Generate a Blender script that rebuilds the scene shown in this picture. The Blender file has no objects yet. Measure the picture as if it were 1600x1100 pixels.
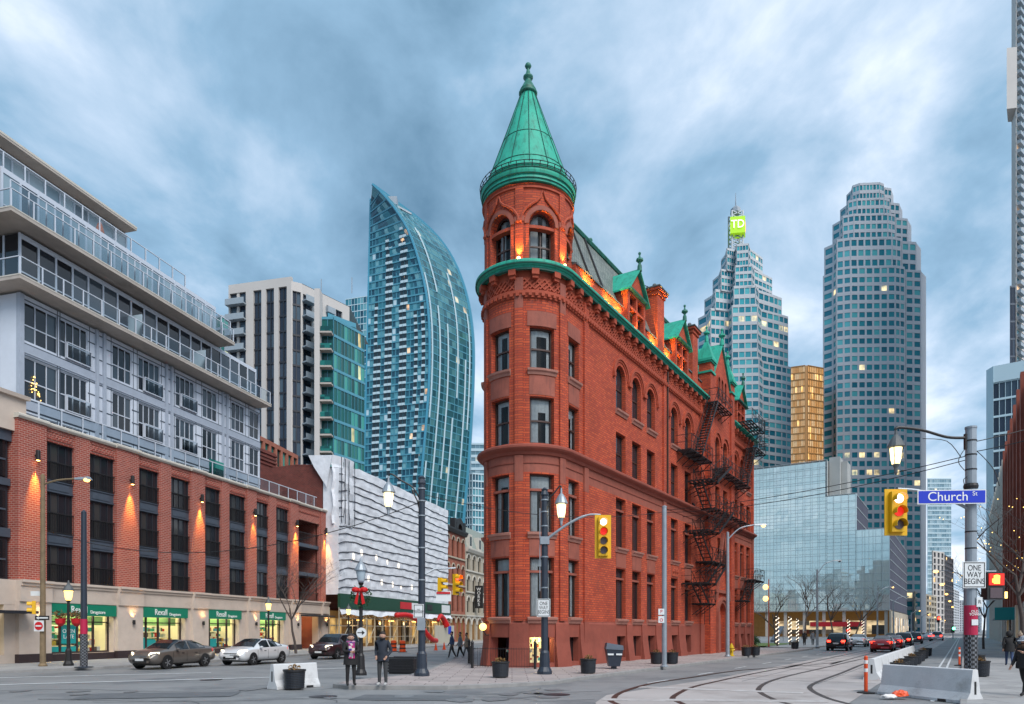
import bpy, bmesh, math, random
from mathutils import Vector, Matrix
rad = math.radians
sin, cos, pi = math.sin, math.cos, math.pi
rng = random.Random(7)
sc = bpy.context.scene
COL = sc.collection

# ---------------------------------------------------------------- camera
CAM_H, FPX, HZ = 2.0, 1100.0, 984.0
cam = bpy.data.cameras.new('camera')
cam.sensor_width = 36.0
cam.lens = 36.0 * FPX / 1600.0
cam.shift_x = 0.0
cam.shift_y = (HZ - 550.0) / 1600.0
cam.clip_start = 0.1
cam.clip_end = 6000.0
camo = bpy.data.objects.new('camera', cam)
camo.location = (0, 0, CAM_H)
camo.rotation_euler = (rad(90), 0, 0)
COL.objects.link(camo)
sc.camera = camo

# ---------------------------------------------------------------- sky
SUN_EL, SUN_AZ = 48.0, 150.0        # azimuth clockwise from +Y: behind the camera, to the right
world = bpy.data.worlds.new('World')
sc.world = world
world.use_nodes = True
wt = world.node_tree
wt.nodes.clear()
def wn(t, **k):
    n = wt.nodes.new(t)
    for a, b in k.items(): setattr(n, a, b)
    return n
out = wn('ShaderNodeOutputWorld'); bg = wn('ShaderNodeBackground')
sky = wn('ShaderNodeTexSky', sky_type='NISHITA', sun_disc=False)
sky.sun_elevation = rad(SUN_EL); sky.sun_rotation = rad(SUN_AZ)
tc = wn('ShaderNodeTexCoord'); sep = wn('ShaderNodeSeparateXYZ')
wt.links.new(tc.outputs['Generated'], sep.inputs[0])
def wmath(op, a, b=None, c=None):
    n = wn('ShaderNodeMath', operation=op)
    for i, v in enumerate((a, b, c)):
        if v is None: continue
        if isinstance(v, (int, float)): n.inputs[i].default_value = v
        else: wt.links.new(v, n.inputs[i])
    return n.outputs[0]
zc = wmath('MAXIMUM', sep.outputs[2], 0.0)
den = wmath('ADD', zc, 0.22)
cx = wmath('DIVIDE', sep.outputs[0], den); cy = wmath('DIVIDE', sep.outputs[1], den)
cmb = wn('ShaderNodeCombineXYZ'); wt.links.new(cx, cmb.inputs[0]); wt.links.new(cy, cmb.inputs[1])
mp = wn('ShaderNodeMapping'); mp.inputs['Location'].default_value = (3.1, 1.7, 0.0)
mp.inputs['Rotation'].default_value = (0, 0, rad(-28)); mp.inputs['Scale'].default_value = (1.1, 0.85, 1)
wt.links.new(cmb.outputs[0], mp.inputs[0])
n1 = wn('ShaderNodeTexNoise'); n1.inputs['Scale'].default_value = 2.5; n1.inputs['Detail'].default_value = 8; n1.inputs['Roughness'].default_value = 0.55
n1.inputs['Distortion'].default_value = 0.25
wt.links.new(mp.outputs[0], n1.inputs['Vector'])
n2 = wn('ShaderNodeTexNoise'); n2.inputs['Scale'].default_value = 0.45; n2.inputs['Detail'].default_value = 3
wt.links.new(mp.outputs[0], n2.inputs['Vector'])
nm = wmath('ADD', wmath('MULTIPLY', n1.outputs[0], 0.95), wmath('MULTIPLY', n2.outputs[0], 0.22))
# lighter towards the horizon and towards the light, as a broken overcast is
side = wmath('MULTIPLY', sep.outputs[0], 0.10)
hor = wmath('MULTIPLY', wmath('POWER', wmath('SUBTRACT', 1.0, zc), 5.0), 0.09)
val = wmath('ADD', wmath('ADD', nm, side), hor)
ramp = wn('ShaderNodeValToRGB'); cr = ramp.color_ramp
cr.elements[0].position = 0.34; cr.elements[0].color = (0.06, 0.125, 0.19, 1)
cr.elements[1].position = 0.79; cr.elements[1].color = (0.48, 0.525, 0.58, 1)
e = cr.elements.new(0.54); e.color = (0.155, 0.255, 0.355, 1)
e = cr.elements.new(0.67); e.color = (0.29, 0.37, 0.465, 1)
wt.links.new(val, ramp.inputs[0])
sk = wn('ShaderNodeVectorMath', operation='SCALE'); sk.inputs[3].default_value = 0.07
wt.links.new(sky.outputs[0], sk.inputs[0])
mixc = wn('ShaderNodeMix', data_type='RGBA'); mixc.inputs[0].default_value = 0.9
wt.links.new(sk.outputs[0], mixc.inputs[6]); wt.links.new(ramp.outputs[0], mixc.inputs[7])
wt.links.new(mixc.outputs[2], bg.inputs[0]); bg.inputs[1].default_value = 1.0
wt.links.new(bg.outputs[0], out.inputs[0])

# ---------------------------------------------------------------- sun (overcast)
sl = bpy.data.lights.new('sun', 'SUN'); sl.energy = 1.5; sl.angle = rad(35); sl.color = (1.0, 0.95, 0.9)
so = bpy.data.objects.new('sun', sl)
az, el = rad(SUN_AZ), rad(SUN_EL)
sdir = Vector((sin(az) * cos(el), cos(az) * cos(el), sin(el)))
so.rotation_euler = (-sdir).to_track_quat('-Z', 'Y').to_euler()
so.location = sdir * 100
COL.objects.link(so)

vs = sc.view_settings
vs.view_transform = 'Standard'; vs.look = 'None'; vs.gamma = 1.0; vs.exposure = 1.12
vs.use_curve_mapping = False
sc.cycles.use_denoising = True
try: sc.cycles.denoiser = 'OPENIMAGEDENOISE'
except Exception: pass
sc.cycles.max_bounces = 6; sc.cycles.diffuse_bounces = 3; sc.cycles.glossy_bounces = 3
sc.cycles.transparent_max_bounces = 8; sc.cycles.sample_clamp_indirect = 4.0
sc.cycles.caustics_reflective = False; sc.cycles.caustics_refractive = False

# ---------------------------------------------------------------- helpers
def at(px, py, Y): return Vector(((px - 800) / FPX * Y, Y, CAM_H + (HZ - py) / FPX * Y))
def gnd(px, py):
    Y = CAM_H * FPX / (py - HZ)
    return Vector(((px - 800) / FPX * Y, Y, 0.0))
def xy(px, Y): return ((px - 800) / FPX * Y, Y)
def zat(py, Y): return CAM_H + (HZ - py) / FPX * Y
DW = Vector((705 / FPX, 1, 0)).normalized()      # Wellington Street direction
DF = Vector((300 / FPX, 1, 0)).normalized()      # Front Street direction
OW = Vector((DW.y, -DW.x, 0)); OF = Vector((DF.y, -DF.x, 0))
ROTW = math.atan2(DW.y, DW.x); ROTF = math.atan2(DF.y, DF.x)

MATS = {}
def nd(nt, t, **k):
    n = nt.nodes.new(t)
    for a, b in k.items(): setattr(n, a, b)
    return n
def mat(name, col, rough=0.6, metal=0.0, streak=None, var=0.0, vscale=3.0, bump=0.0, bscale=30.0, emit=None, estr=0.0, spec=0.5, dirt=None, alpha=None, coat=0.0):
    m = bpy.data.materials.new(name); m.use_nodes = True
    nt = m.node_tree; b = nt.nodes['Principled BSDF']
    b.inputs['Base Color'].default_value = (*col, 1); b.inputs['Roughness'].default_value = rough
    b.inputs['Metallic'].default_value = metal; b.inputs['Specular IOR Level'].default_value = spec
    b.inputs['Coat Weight'].default_value = coat; b.inputs['Coat Roughness'].default_value = 0.06
    co = None
    if var or bump or dirt:
        co = nd(nt, 'ShaderNodeTexCoord')
    if var:
        n = nd(nt, 'ShaderNodeTexNoise'); n.inputs['Scale'].default_value = vscale; n.inputs['Detail'].default_value = 6; n.inputs['Roughness'].default_value = 0.65
        nt.links.new(co.outputs['Object'], n.inputs['Vector'])
        r = nd(nt, 'ShaderNodeMapRange'); r.inputs[1].default_value = 0.25; r.inputs[2].default_value = 0.75
        r.inputs[3].default_value = 1 - var; r.inputs[4].default_value = 1 + var
        nt.links.new(n.outputs[0], r.inputs[0])
        mx = nd(nt, 'ShaderNodeVectorMath', operation='SCALE'); mx.inputs[0].default_value = col
        nt.links.new(r.outputs[0], mx.inputs[3])
        last = mx.outputs[0]
        if dirt:
            n3 = nd(nt, 'ShaderNodeTexNoise'); n3.inputs['Scale'].default_value = dirt[1]; n3.inputs['Detail'].default_value = 8; n3.inputs['Roughness'].default_value = 0.7
            if streak:
                ms = nd(nt, 'ShaderNodeMapping'); ms.inputs['Scale'].default_value = streak; nt.links.new(co.outputs['Object'], ms.inputs[0]); nt.links.new(ms.outputs[0], n3.inputs['Vector'])
            else: nt.links.new(co.outputs['Object'], n3.inputs['Vector'])
            r3 = nd(nt, 'ShaderNodeMapRange'); r3.inputs[1].default_value = dirt[2]; r3.inputs[2].default_value = dirt[3]
            nt.links.new(n3.outputs[0], r3.inputs[0])
            m3 = nd(nt, 'ShaderNodeMix', data_type='RGBA'); nt.links.new(r3.outputs[0], m3.inputs[0])
            nt.links.new(last, m3.inputs[6]); m3.inputs[7].default_value = (*dirt[0], 1)
            last = m3.outputs[2]
        nt.links.new(last, b.inputs['Base Color'])
    if bump:
        n = nd(nt, 'ShaderNodeTexNoise'); n.inputs['Scale'].default_value = bscale; n.inputs['Detail'].default_value = 4
        nt.links.new(co.outputs['Object'], n.inputs['Vector'])
        bp = nd(nt, 'ShaderNodeBump'); bp.inputs['Strength'].default_value = bump; bp.inputs['Distance'].default_value = 0.05
        nt.links.new(n.outputs[0], bp.inputs['Height']); nt.links.new(bp.outputs[0], b.inputs['Normal'])
    if emit:
        b.inputs['Emission Color'].default_value = (*emit, 1); b.inputs['Emission Strength'].default_value = estr
    MATS[name] = m
    return m
def brick_mat(name, c1, c2, mortar, course=0.085, length=0.23, rough=0.85, stain=None, msize=0.012, big=0.22, bump=0.25):
    m = bpy.data.materials.new(name); m.use_nodes = True
    nt = m.node_tree; b = nt.nodes['Principled BSDF']; b.inputs['Roughness'].default_value = rough
    uv = nd(nt, 'ShaderNodeUVMap'); br = nd(nt, 'ShaderNodeTexBrick')
    br.inputs['Color1'].default_value = (*c1, 1); br.inputs['Color2'].default_value = (*c2, 1); br.inputs['Mortar'].default_value = (*mortar, 1)
    br.inputs['Scale'].default_value = 1.0; br.inputs['Mortar Size'].default_value = msize; br.inputs['Brick Width'].default_value = length
    br.inputs['Row Height'].default_value = course; br.inputs['Mortar Smooth'].default_value = 0.1
    nt.links.new(uv.outputs[0], br.inputs['Vector'])
    n = nd(nt, 'ShaderNodeTexNoise'); n.inputs['Scale'].default_value = 0.55; n.inputs['Detail'].default_value = 7; n.inputs['Roughness'].default_value = 0.7
    nt.links.new(uv.outputs[0], n.inputs['Vector'])
    r = nd(nt, 'ShaderNodeMapRange'); r.inputs[1].default_value = 0.3; r.inputs[2].default_value = 0.7; r.inputs[3].default_value = 1 - big; r.inputs[4].default_value = 1 + big
    nt.links.new(n.outputs[0], r.inputs[0])
    sc_ = nd(nt, 'ShaderNodeVectorMath', operation='SCALE'); nt.links.new(br.outputs[0], sc_.inputs[0]); nt.links.new(r.outputs[0], sc_.inputs[3])
    last = sc_.outputs[0]
    if stain:
        n3 = nd(nt, 'ShaderNodeTexNoise'); n3.inputs['Scale'].default_value = 0.8; n3.inputs['Detail'].default_value = 9; n3.inputs['Roughness'].default_value = 0.72
        mpn = nd(nt, 'ShaderNodeMapping'); mpn.inputs['Scale'].default_value = (1.0, 0.35, 1); mpn.inputs['Location'].default_value = (5.2, 1.3, 0)
        nt.links.new(uv.outputs[0], mpn.inputs[0]); nt.links.new(mpn.outputs[0], n3.inputs['Vector'])
        r3 = nd(nt, 'ShaderNodeMapRange'); r3.inputs[1].default_value = 0.56; r3.inputs[2].default_value = 0.74; r3.inputs[4].default_value = 0.75
        nt.links.new(n3.outputs[0], r3.inputs[0])
        m3 = nd(nt, 'ShaderNodeMix', data_type='RGBA'); nt.links.new(r3.outputs[0], m3.inputs[0]); nt.links.new(last, m3.inputs[6]); m3.inputs[7].default_value = (*stain, 1)
        last = m3.outputs[2]
    nt.links.new(last, b.inputs['Base Color'])
    if bump:
        bp = nd(nt, 'ShaderNodeBump'); bp.inputs['Strength'].default_value = bump; bp.inputs['Distance'].default_value = 0.02; bp.invert = True
        nt.links.new(br.outputs['Fac'], bp.inputs['Height']); nt.links.new(bp.outputs[0], b.inputs['Normal'])
    MATS[name] = m
    return m
def cell_glass(name, colours, rough=0.08, metal=0.0, lit=0.0, litcol=(1, .72, .38), litstr=1.2, spec=0.6, wob=0.0, rowlit=0.0):
    """glass whose panes (integer cells of the UV map) differ a little, some of them lit rooms"""
    m = bpy.data.materials.new(name); m.use_nodes = True
    nt = m.node_tree; b = nt.nodes['Principled BSDF']; b.inputs['Roughness'].default_value = rough; b.inputs['Metallic'].default_value = metal
    b.inputs['Specular IOR Level'].default_value = spec
    uv = nd(nt, 'ShaderNodeUVMap'); fl = nd(nt, 'ShaderNodeVectorMath', operation='FLOOR'); nt.links.new(uv.outputs[0], fl.inputs[0])
    w = nd(nt, 'ShaderNodeTexWhiteNoise', noise_dimensions='2D'); nt.links.new(fl.outputs[0], w.inputs['Vector'])
    cr = nd(nt, 'ShaderNodeValToRGB'); cr.color_ramp.interpolation = 'CONSTANT' if len(colours) > 3 else 'LINEAR'
    els = cr.color_ramp.elements
    while len(els) < len(colours): els.new(0.5)
    for i, c in enumerate(colours):
        els[i].position = i / (len(colours) if len(colours) > 3 else len(colours) - 1); els[i].color = (*c, 1)
    nt.links.new(w.outputs['Value'], cr.inputs[0]); nt.links.new(cr.outputs[0], b.inputs['Base Color'])
    if lit:
        ad = nd(nt, 'ShaderNodeVectorMath', operation='ADD'); ad.inputs[1].default_value = (17.3, 9.1, 0); nt.links.new(fl.outputs[0], ad.inputs[0])
        w2 = nd(nt, 'ShaderNodeTexWhiteNoise', noise_dimensions='2D'); nt.links.new(ad.outputs[0], w2.inputs['Vector'])
        lt = nd(nt, 'ShaderNodeMath', operation='LESS_THAN'); nt.links.new(w2.outputs['Value'], lt.inputs[0])
        if rowlit:
            sx = nd(nt, 'ShaderNodeSeparateXYZ'); nt.links.new(fl.outputs[0], sx.inputs[0])
            w4 = nd(nt, 'ShaderNodeTexWhiteNoise', noise_dimensions='1D'); nt.links.new(sx.outputs[1], w4.inputs['W'])
            l4 = nd(nt, 'ShaderNodeMath', operation='LESS_THAN'); l4.inputs[1].default_value = rowlit; nt.links.new(w4.outputs['Value'], l4.inputs[0])
            ma = nd(nt, 'ShaderNodeMath', operation='MULTIPLY_ADD'); ma.inputs[1].default_value = 0.4; ma.inputs[2].default_value = lit
            nt.links.new(l4.outputs[0], ma.inputs[0]); nt.links.new(ma.outputs[0], lt.inputs[1])
        else: lt.inputs[1].default_value = lit
        # lamps inside show as uneven bright spots, not as a flat pane
        nz = nd(nt, 'ShaderNodeTexNoise'); nz.inputs['Scale'].default_value = 1.1; nt.links.new(uv.outputs[0], nz.inputs['Vector'])
        rz = nd(nt, 'ShaderNodeMapRange'); rz.inputs[1].default_value = 0.35; rz.inputs[2].default_value = 0.7; rz.inputs[3].default_value = 0.1; rz.inputs[4].default_value = litstr
        nt.links.new(nz.outputs[0], rz.inputs[0])
        mu = nd(nt, 'ShaderNodeMath', operation='MULTIPLY'); nt.links.new(lt.outputs[0], mu.inputs[0]); nt.links.new(rz.outputs[0], mu.inputs[1])
        b.inputs['Emission Color'].default_value = (*litcol, 1); nt.links.new(mu.outputs[0], b.inputs['Emission Strength'])
    if wob:
        n = nd(nt, 'ShaderNodeTexNoise'); n.inputs['Scale'].default_value = 0.9; n.inputs['Detail'].default_value = 1
        nt.links.new(uv.outputs[0], n.inputs['Vector'])
        bp = nd(nt, 'ShaderNodeBump'); bp.inputs['Strength'].default_value = wob; bp.inputs['Distance'].default_value = 0.3
        nt.links.new(n.outputs[0], bp.inputs['Height']); nt.links.new(bp.outputs[0], b.inputs['Normal'])
    MATS[name] = m
    return m
def thin_glass(name, tint=(0.8, 0.9, 0.92), refl=0.25):
    m = bpy.data.materials.new(name); m.use_nodes = True
    nt = m.node_tree; nt.nodes.remove(nt.nodes['Principled BSDF']); o = nt.nodes['Material Output']
    t = nd(nt, 'ShaderNodeBsdfTransparent'); t.inputs[0].default_value = (*tint, 1)
    g = nd(nt, 'ShaderNodeBsdfGlossy'); g.inputs['Roughness'].default_value = 0.03
    lw = nd(nt, 'ShaderNodeLayerWeight'); lw.inputs[0].default_value = refl
    mx = nd(nt, 'ShaderNodeMixShader')
    nt.links.new(lw.outputs['Fresnel'], mx.inputs[0]); nt.links.new(t.outputs[0], mx.inputs[1]); nt.links.new(g.outputs[0], mx.inputs[2])
    nt.links.new(mx.outputs[0], o.inputs[0])
    MATS[name] = m
    return m
def glow(name, col, s):
    return mat(name, col, 0.5, emit=col, estr=s)

class MB:
    def __init__(s): s.v = []; s.f = []; s.u = []; s.mi = []
    def poly(s, pts, uv=None, mi=0):
        n = len(s.v); s.v += [tuple(p) for p in pts]; s.f.append(tuple(range(n, n + len(pts)))); s.u.append(uv); s.mi.append(mi)
    def hexa(s, p, mi=0):           # bottom four ccw from below-front, top four
        n = len(s.v); s.v += [tuple(q) for q in p]
        for f in ((3, 2, 1, 0), (4, 5, 6, 7), (0, 1, 5, 4), (1, 2, 6, 5), (2, 3, 7, 6), (3, 0, 4, 7)):
            s.f.append(tuple(n + i for i in f)); s.u.append(None); s.mi.append(mi)
    def box(s, x0, x1, y0, y1, z0, z1, mi=0):
        s.hexa(((x0, y0, z0), (x1, y0, z0), (x1, y1, z0), (x0, y1, z0), (x0, y0, z1), (x1, y0, z1), (x1, y1, z1), (x0, y1, z1)), mi)
    def fbox(s, fm, a0, a1, d0, d1, z0, z1, mi=0):   # box in a wall mapping (along, depth, height)
        s.hexa((fm(a0, d0, z0), fm(a1, d0, z0), fm(a1, d1, z0), fm(a0, d1, z0), fm(a0, d0, z1), fm(a1, d0, z1), fm(a1, d1, z1), fm(a0, d1, z1)), mi)
    def bar(s, p, q, r, n=4, r2=None, mi=0):
        s.tube([p, q], [r, r if r2 is None else r2], n, mi=mi)
    def tube(s, pts, rs, n=8, cap=True, mi=0):
        pts = [Vector(p) for p in pts]
        if isinstance(rs, (int, float)): rs = [rs] * len(pts)
        rings = []
        ref = None
        for i, p in enumerate(pts):
            t = (pts[min(i + 1, len(pts) - 1)] - pts[max(i - 1, 0)])
            if t.length < 1e-9: t = Vector((0, 0, 1))
            t.normalize()
            if ref is None:
                ref = Vector((0, 0, 1)) if abs(t.z) < 0.9 else Vector((1, 0, 0))
            x = t.cross(ref)
            if x.length < 1e-6: x = t.cross(Vector((0, 1, 0)))
            x.normalize(); y = x.cross(t); ref = y
            k = len(s.v); off = pi / n if n == 4 else 0
            for j in range(n):
                a = 2 * pi * j / n + off
                s.v.append(tuple(p + (x * cos(a) + y * sin(a)) * rs[i]))
            rings.append(k)
        for a, b in zip(rings, rings[1:]):
            for j in range(n):
                s.f.append((a + j, a + (j + 1) % n, b + (j + 1) % n, b + j)); s.u.append(None); s.mi.append(mi)
        if cap:
            s.f.append(tuple(rings[0] + j for j in reversed(range(n)))); s.u.append(None); s.mi.append(mi)
            s.f.append(tuple(rings[-1] + j for j in range(n))); s.u.append(None); s.mi.append(mi)
    def lathe(s, prof, n=16, c=(0, 0, 0), a0=0, a1=2 * pi, mi=0):
        full = abs(a1 - a0 - 2 * pi) < 1e-6
        m = n if full else n + 1
        base = len(s.v)
        for (r, z) in prof:
            for j in range(m):
                a = a0 + (a1 - a0) * j / n
                s.v.append((c[0] + r * cos(a), c[1] + r * sin(a), c[2] + z))
        for i in range(len(prof) - 1):
            for j in range(n):
                k = (j + 1) % m if full else j + 1
                s.f.append((base + i * m + j, base + i * m + k, base + (i + 1) * m + k, base + (i + 1) * m + j)); s.u.append(None); s.mi.append(mi)
        if full:
            if prof[0][0] > 1e-4:
                s.f.append(tuple(base + j for j in reversed(range(n)))); s.u.append(None); s.mi.append(mi)
            if prof[-1][0] > 1e-4:
                s.f.append(tuple(base + (len(prof) - 1) * m + j for j in range(n))); s.u.append(None); s.mi.append(mi)
    def ball(s, c, r, n=10, m=6, sz=1.0, mi=0):
        s.lathe([(r * sin(pi * i / m) + 1e-5, -r * sz * cos(pi * i / m)) for i in range(m + 1)], n, c, mi=mi)
    def sweep(s, fm, prof, As, close=False, mi=0):      # profile of (d, z) along the path parameter values As
        base = len(s.v); k = len(prof)
        for a in As:
            for (d, z) in prof: s.v.append(tuple(fm(a, d, z)))
        for i in range(len(As) - 1):
            for j in range(k if close else k - 1):
                j2 = (j + 1) % k
                s.f.append((base + i * k + j, base + (i + 1) * k + j, base + (i + 1) * k + j2, base + i * k + j2)); s.u.append(None); s.mi.append(mi)
        s.f.append(tuple(base + j for j in range(k))); s.u.append(None); s.mi.append(mi)
        s.f.append(tuple(base + (len(As) - 1) * k + j for j in reversed(range(k)))); s.u.append(None); s.mi.append(mi)
    def mesh(s, name, mats, smooth=False):
        me = bpy.data.meshes.new(name)
        me.from_pydata(s.v, [], s.f)
        if not isinstance(mats, (list, tuple)): mats = [mats]
        for m in mats: me.materials.append(MATS[m])
        if len(mats) > 1: me.polygons.foreach_set('material_index', s.mi)
        ul = me.uv_layers.new(name='UVMap')
        V = s.v; data = []
        for f, u in zip(s.f, s.u):
            if u is not None:
                for q in u: data += q
                continue
            p0 = V[f[0]]; p1 = V[f[1]]; p2 = V[f[2]]
            ax, ay, az_ = p1[0] - p0[0], p1[1] - p0[1], p1[2] - p0[2]
            bx, by, bz = p2[0] - p0[0], p2[1] - p0[1], p2[2] - p0[2]
            nx, ny, nz = ay * bz - az_ * by, az_ * bx - ax * bz, ax * by - ay * bx
            l = math.sqrt(nx * nx + ny * ny + nz * nz) or 1.0
            if abs(nz) / l > 0.75:
                for i in f: data += (V[i][0], V[i][1])
            else:
                h = math.hypot(nx, ny) or 1.0; tx, ty = -ny / h, nx / h
                for i in f: data += (V[i][0] * tx + V[i][1] * ty, V[i][2])
        ul.data.foreach_set('uv', data)
        if smooth: me.polygons.foreach_set('use_smooth', [True] * len(me.polygons))
        me.update()
        return me
    def build(s, name, mats, parent=None, smooth=False, loc=None, rotz=None, stuff=False):
        o = bpy.data.objects.new(name, s.mesh(name, mats, smooth))
        COL.objects.link(o)
        if parent: o.parent = parent
        if loc is not None: o.location = loc
        if rotz is not None: o.rotation_euler = (0, 0, rotz)
        if stuff: o['kind'] = 'stuff'
        return o
def link(name, me, parent=None, loc=(0, 0, 0), rotz=0.0, scale=None):
    o = bpy.data.objects.new(name, me); COL.objects.link(o)
    if parent: o.parent = parent
    o.location = loc; o.rotation_euler = (0, 0, rotz)
    if scale: o.scale = scale
    return o
def tag(o, label, cat, group=None):
    o['label'] = label; o['category'] = cat
    if group: o['group'] = group
    return o
def thing(name, label, cat, loc=(0, 0, 0), rotz=0.0, group=None):
    o = bpy.data.objects.new(name, None); COL.objects.link(o)
    o.location = loc; o.rotation_euler = (0, 0, rotz); o.empty_display_size = 0.3
    return tag(o, label, cat, group)
def struct(o, kind='structure'):
    o['kind'] = kind; return o
def dup(root, loc, rotz, label, group=None):
    r = root.copy(); COL.objects.link(r); r.location = loc; r.rotation_euler = (0, 0, rotz); r['label'] = label
    if group: r['group'] = group
    def kids(src, dst):
        for ch in list(src.children):
            c = ch.copy(); COL.objects.link(c); c.parent = dst; kids(ch, c)
    kids(root, r)
    return r
def text(name, body, size, m, parent, loc, rot=(rad(90), 0, 0), align='CENTER', depth=0.004, sx=1.0, spacing=1.0):
    cu = bpy.data.curves.new(name, 'FONT'); cu.body = body; cu.size = size; cu.align_x = align; cu.align_y = 'CENTER'
    cu.extrude = depth; cu.space_line = spacing
    t = bpy.data.objects.new('tmp_text', cu); COL.objects.link(t)
    dg = bpy.context.evaluated_depsgraph_get(); me = bpy.data.meshes.new_from_object(t.evaluated_get(dg))
    bpy.data.objects.remove(t)
    me.materials.clear(); me.materials.append(MATS[m])
    o = bpy.data.objects.new(name, me); COL.objects.link(o); o.parent = parent; o.location = loc; o.rotation_euler = rot; o.scale = (sx, 1, 1)
    return o
def lamp(name, kind, loc, energy, col, parent=None, size=0.1, target=None, spot=90, blend=0.6):
    l = bpy.data.lights.new(name, kind); l.energy = energy; l.color = col
    if kind in ('POINT', 'SPOT'): l.shadow_soft_size = size
    if kind == 'SPOT': l.spot_size = rad(spot); l.spot_blend = blend
    o = bpy.data.objects.new(name, l); COL.objects.link(o)
    if parent: o.parent = parent
    o.location = loc
    if target is not None: o.rotation_euler = (Vector(target) - Vector(loc)).to_track_quat('-Z', 'Y').to_euler()
    return o
def frange(a, b, step):
    n = max(1, int(math.ceil(abs(b - a) / step - 1e-6)))
    return [a + (b - a) * i / n for i in range(n + 1)]
flat = lambda a, d, z: (a, d, z)

def wall(mb, fm, a0, a1, z0, z1, ops, depth, step=None):
    """wall sheet with real openings and reveals; ops = (a0, a1, z0, z1, arched)"""
    xs = {a0, a1}; zs = {z0, z1}
    for o in ops: xs |= {o[0], o[1]}; zs |= {o[2], o[3]}
    if step: xs |= set(frange(a0, a1, step))
    xs = sorted(x for x in xs if a0 - 1e-6 <= x <= a1 + 1e-6); zs = sorted(z for z in zs if z0 - 1e-6 <= z <= z1 + 1e-6)
    xs = [x for i, x in enumerate(xs) if i == 0 or x - xs[i - 1] > 1e-4]
    for i in range(len(xs) - 1):
        xm = (xs[i] + xs[i + 1]) / 2
        mine = [o for o in ops if o[0] < xm < o[1]]
        run = None
        for j in range(len(zs) - 1):
            zm = (zs[j] + zs[j + 1]) / 2
            solid = not any(o[2] < zm < o[3] for o in mine)
            if solid and run is None: run = zs[j]
            if (not solid) and run is not None:
                mb.poly((fm(xs[i], 0, run), fm(xs[i + 1], 0, run), fm(xs[i + 1], 0, zs[j]), fm(xs[i], 0, zs[j]))); run = None
        if run is not None:
            mb.poly((fm(xs[i], 0, run), fm(xs[i + 1], 0, run), fm(xs[i + 1], 0, z1), fm(xs[i], 0, z1)))
    for o in ops:
        x0, x1, zb, zt = o[:4]; arch = len(o) > 4 and o[4]
        r = (x1 - x0) / 2; zs_ = zt - r if arch else zt
        sub = [x0] + [x for x in xs if x0 < x < x1] + [x1]
        for p, q in zip(sub, sub[1:]):
            mb.poly((fm(p, 0, zb), fm(p, depth, zb), fm(q, depth, zb), fm(q, 0, zb)))
            if not arch: mb.poly((fm(p, depth, zt), fm(p, 0, zt), fm(q, 0, zt), fm(q, depth, zt)))
        mb.poly((fm(x0, 0, zb), fm(x0, 0, zs_), fm(x0, depth, zs_), fm(x0, depth, zb)))
        mb.poly((fm(x1, depth, zb), fm(x1, depth, zs_), fm(x1, 0, zs_), fm(x1, 0, zb)))
        if arch:
            xc = (x0 + x1) / 2; N = 10
            P = [(xc - r * cos(pi * i / N), zs_ + r * sin(pi * i / N)) for i in range(N + 1)]
            for (xa, za), (xb, zb2) in zip(P, P[1:]):
                mb.poly((fm(xa, 0, za), fm(xb, 0, zb2), fm(xb, 0, zt), fm(xa, 0, zt)))
                mb.poly((fm(xa, 0, za), fm(xa, depth, za), fm(xb, depth, zb2), fm(xb, 0, zb2)))

def arch_ring(mb, fm, xc, zs_, r0, r1, d0, d1, N=12, a0=0.0, a1=pi):
    P = [a0 + (a1 - a0) * i / N for i in range(N + 1)]
    for p, q in zip(P, P[1:]):
        c = []
        for d in (d0, d1):
            c += [fm(xc - r0 * cos(p), d, zs_ + r0 * sin(p)), fm(xc - r1 * cos(p), d, zs_ + r1 * sin(p)), fm(xc - r1 * cos(q), d, zs_ + r1 * sin(q)), fm(xc - r0 * cos(q), d, zs_ + r0 * sin(q))]
        mb.hexa(c)

def window_unit(mbf, mbp, fm, x0, x1, z0, z1, d, arch=False, fw=0.07, fd=0.07, cols=1, rows=(0.5,), step=0.35):
    """sash frame into mbf, glass into mbp"""
    r = (x1 - x0) / 2; top = z1 - r if arch else z1
    def hb(p, q, za, zb, da, db):
        for s_, t_ in zip(frange(p, q, step), frange(p, q, step)[1:]): mbf.fbox(fm, s_, t_, da, db, za, zb)
    mbf.fbox(fm, x0, x0 + fw, d, d + fd, z0, top); mbf.fbox(fm, x1 - fw, x1, d, d + fd, z0, top)
    hb(x0 + fw, x1 - fw, z0, z0 + fw, d, d + fd)
    if not arch: hb(x0 + fw, x1 - fw, z1 - fw, z1, d, d + fd)
    else: arch_ring(mbf, fm, (x0 + x1) / 2, top, r - fw, r, d, d + fd, 10)
    for t in rows:
        z = z0 + (z1 - z0) * t; hb(x0 + fw, x1 - fw, z - fw * .5, z + fw * .5, d + .002, d + fd - .004)
    for i in range(1, cols):
        x = x0 + (x1 - x0) * i / cols; mbf.fbox(fm, x - fw * .35, x + fw * .35, d + .004, d + fd - .006, z0 + fw, top - (0 if arch else fw))
    gd = d + fd * 0.6
    for s_, t_ in zip(frange(x0, x1, step), frange(x0, x1, step)[1:]):
        mbp.poly((fm(s_, gd, z0), fm(t_, gd, z0), fm(t_, gd, top), fm(s_, gd, top)))
    if arch:
        xc = (x0 + x1) / 2; P = [(xc - r * cos(pi * i / 10), top + r * sin(pi * i / 10)) for i in range(11)]
        mbp.poly([fm(p, gd, z) for p, z in reversed(P)])
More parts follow.
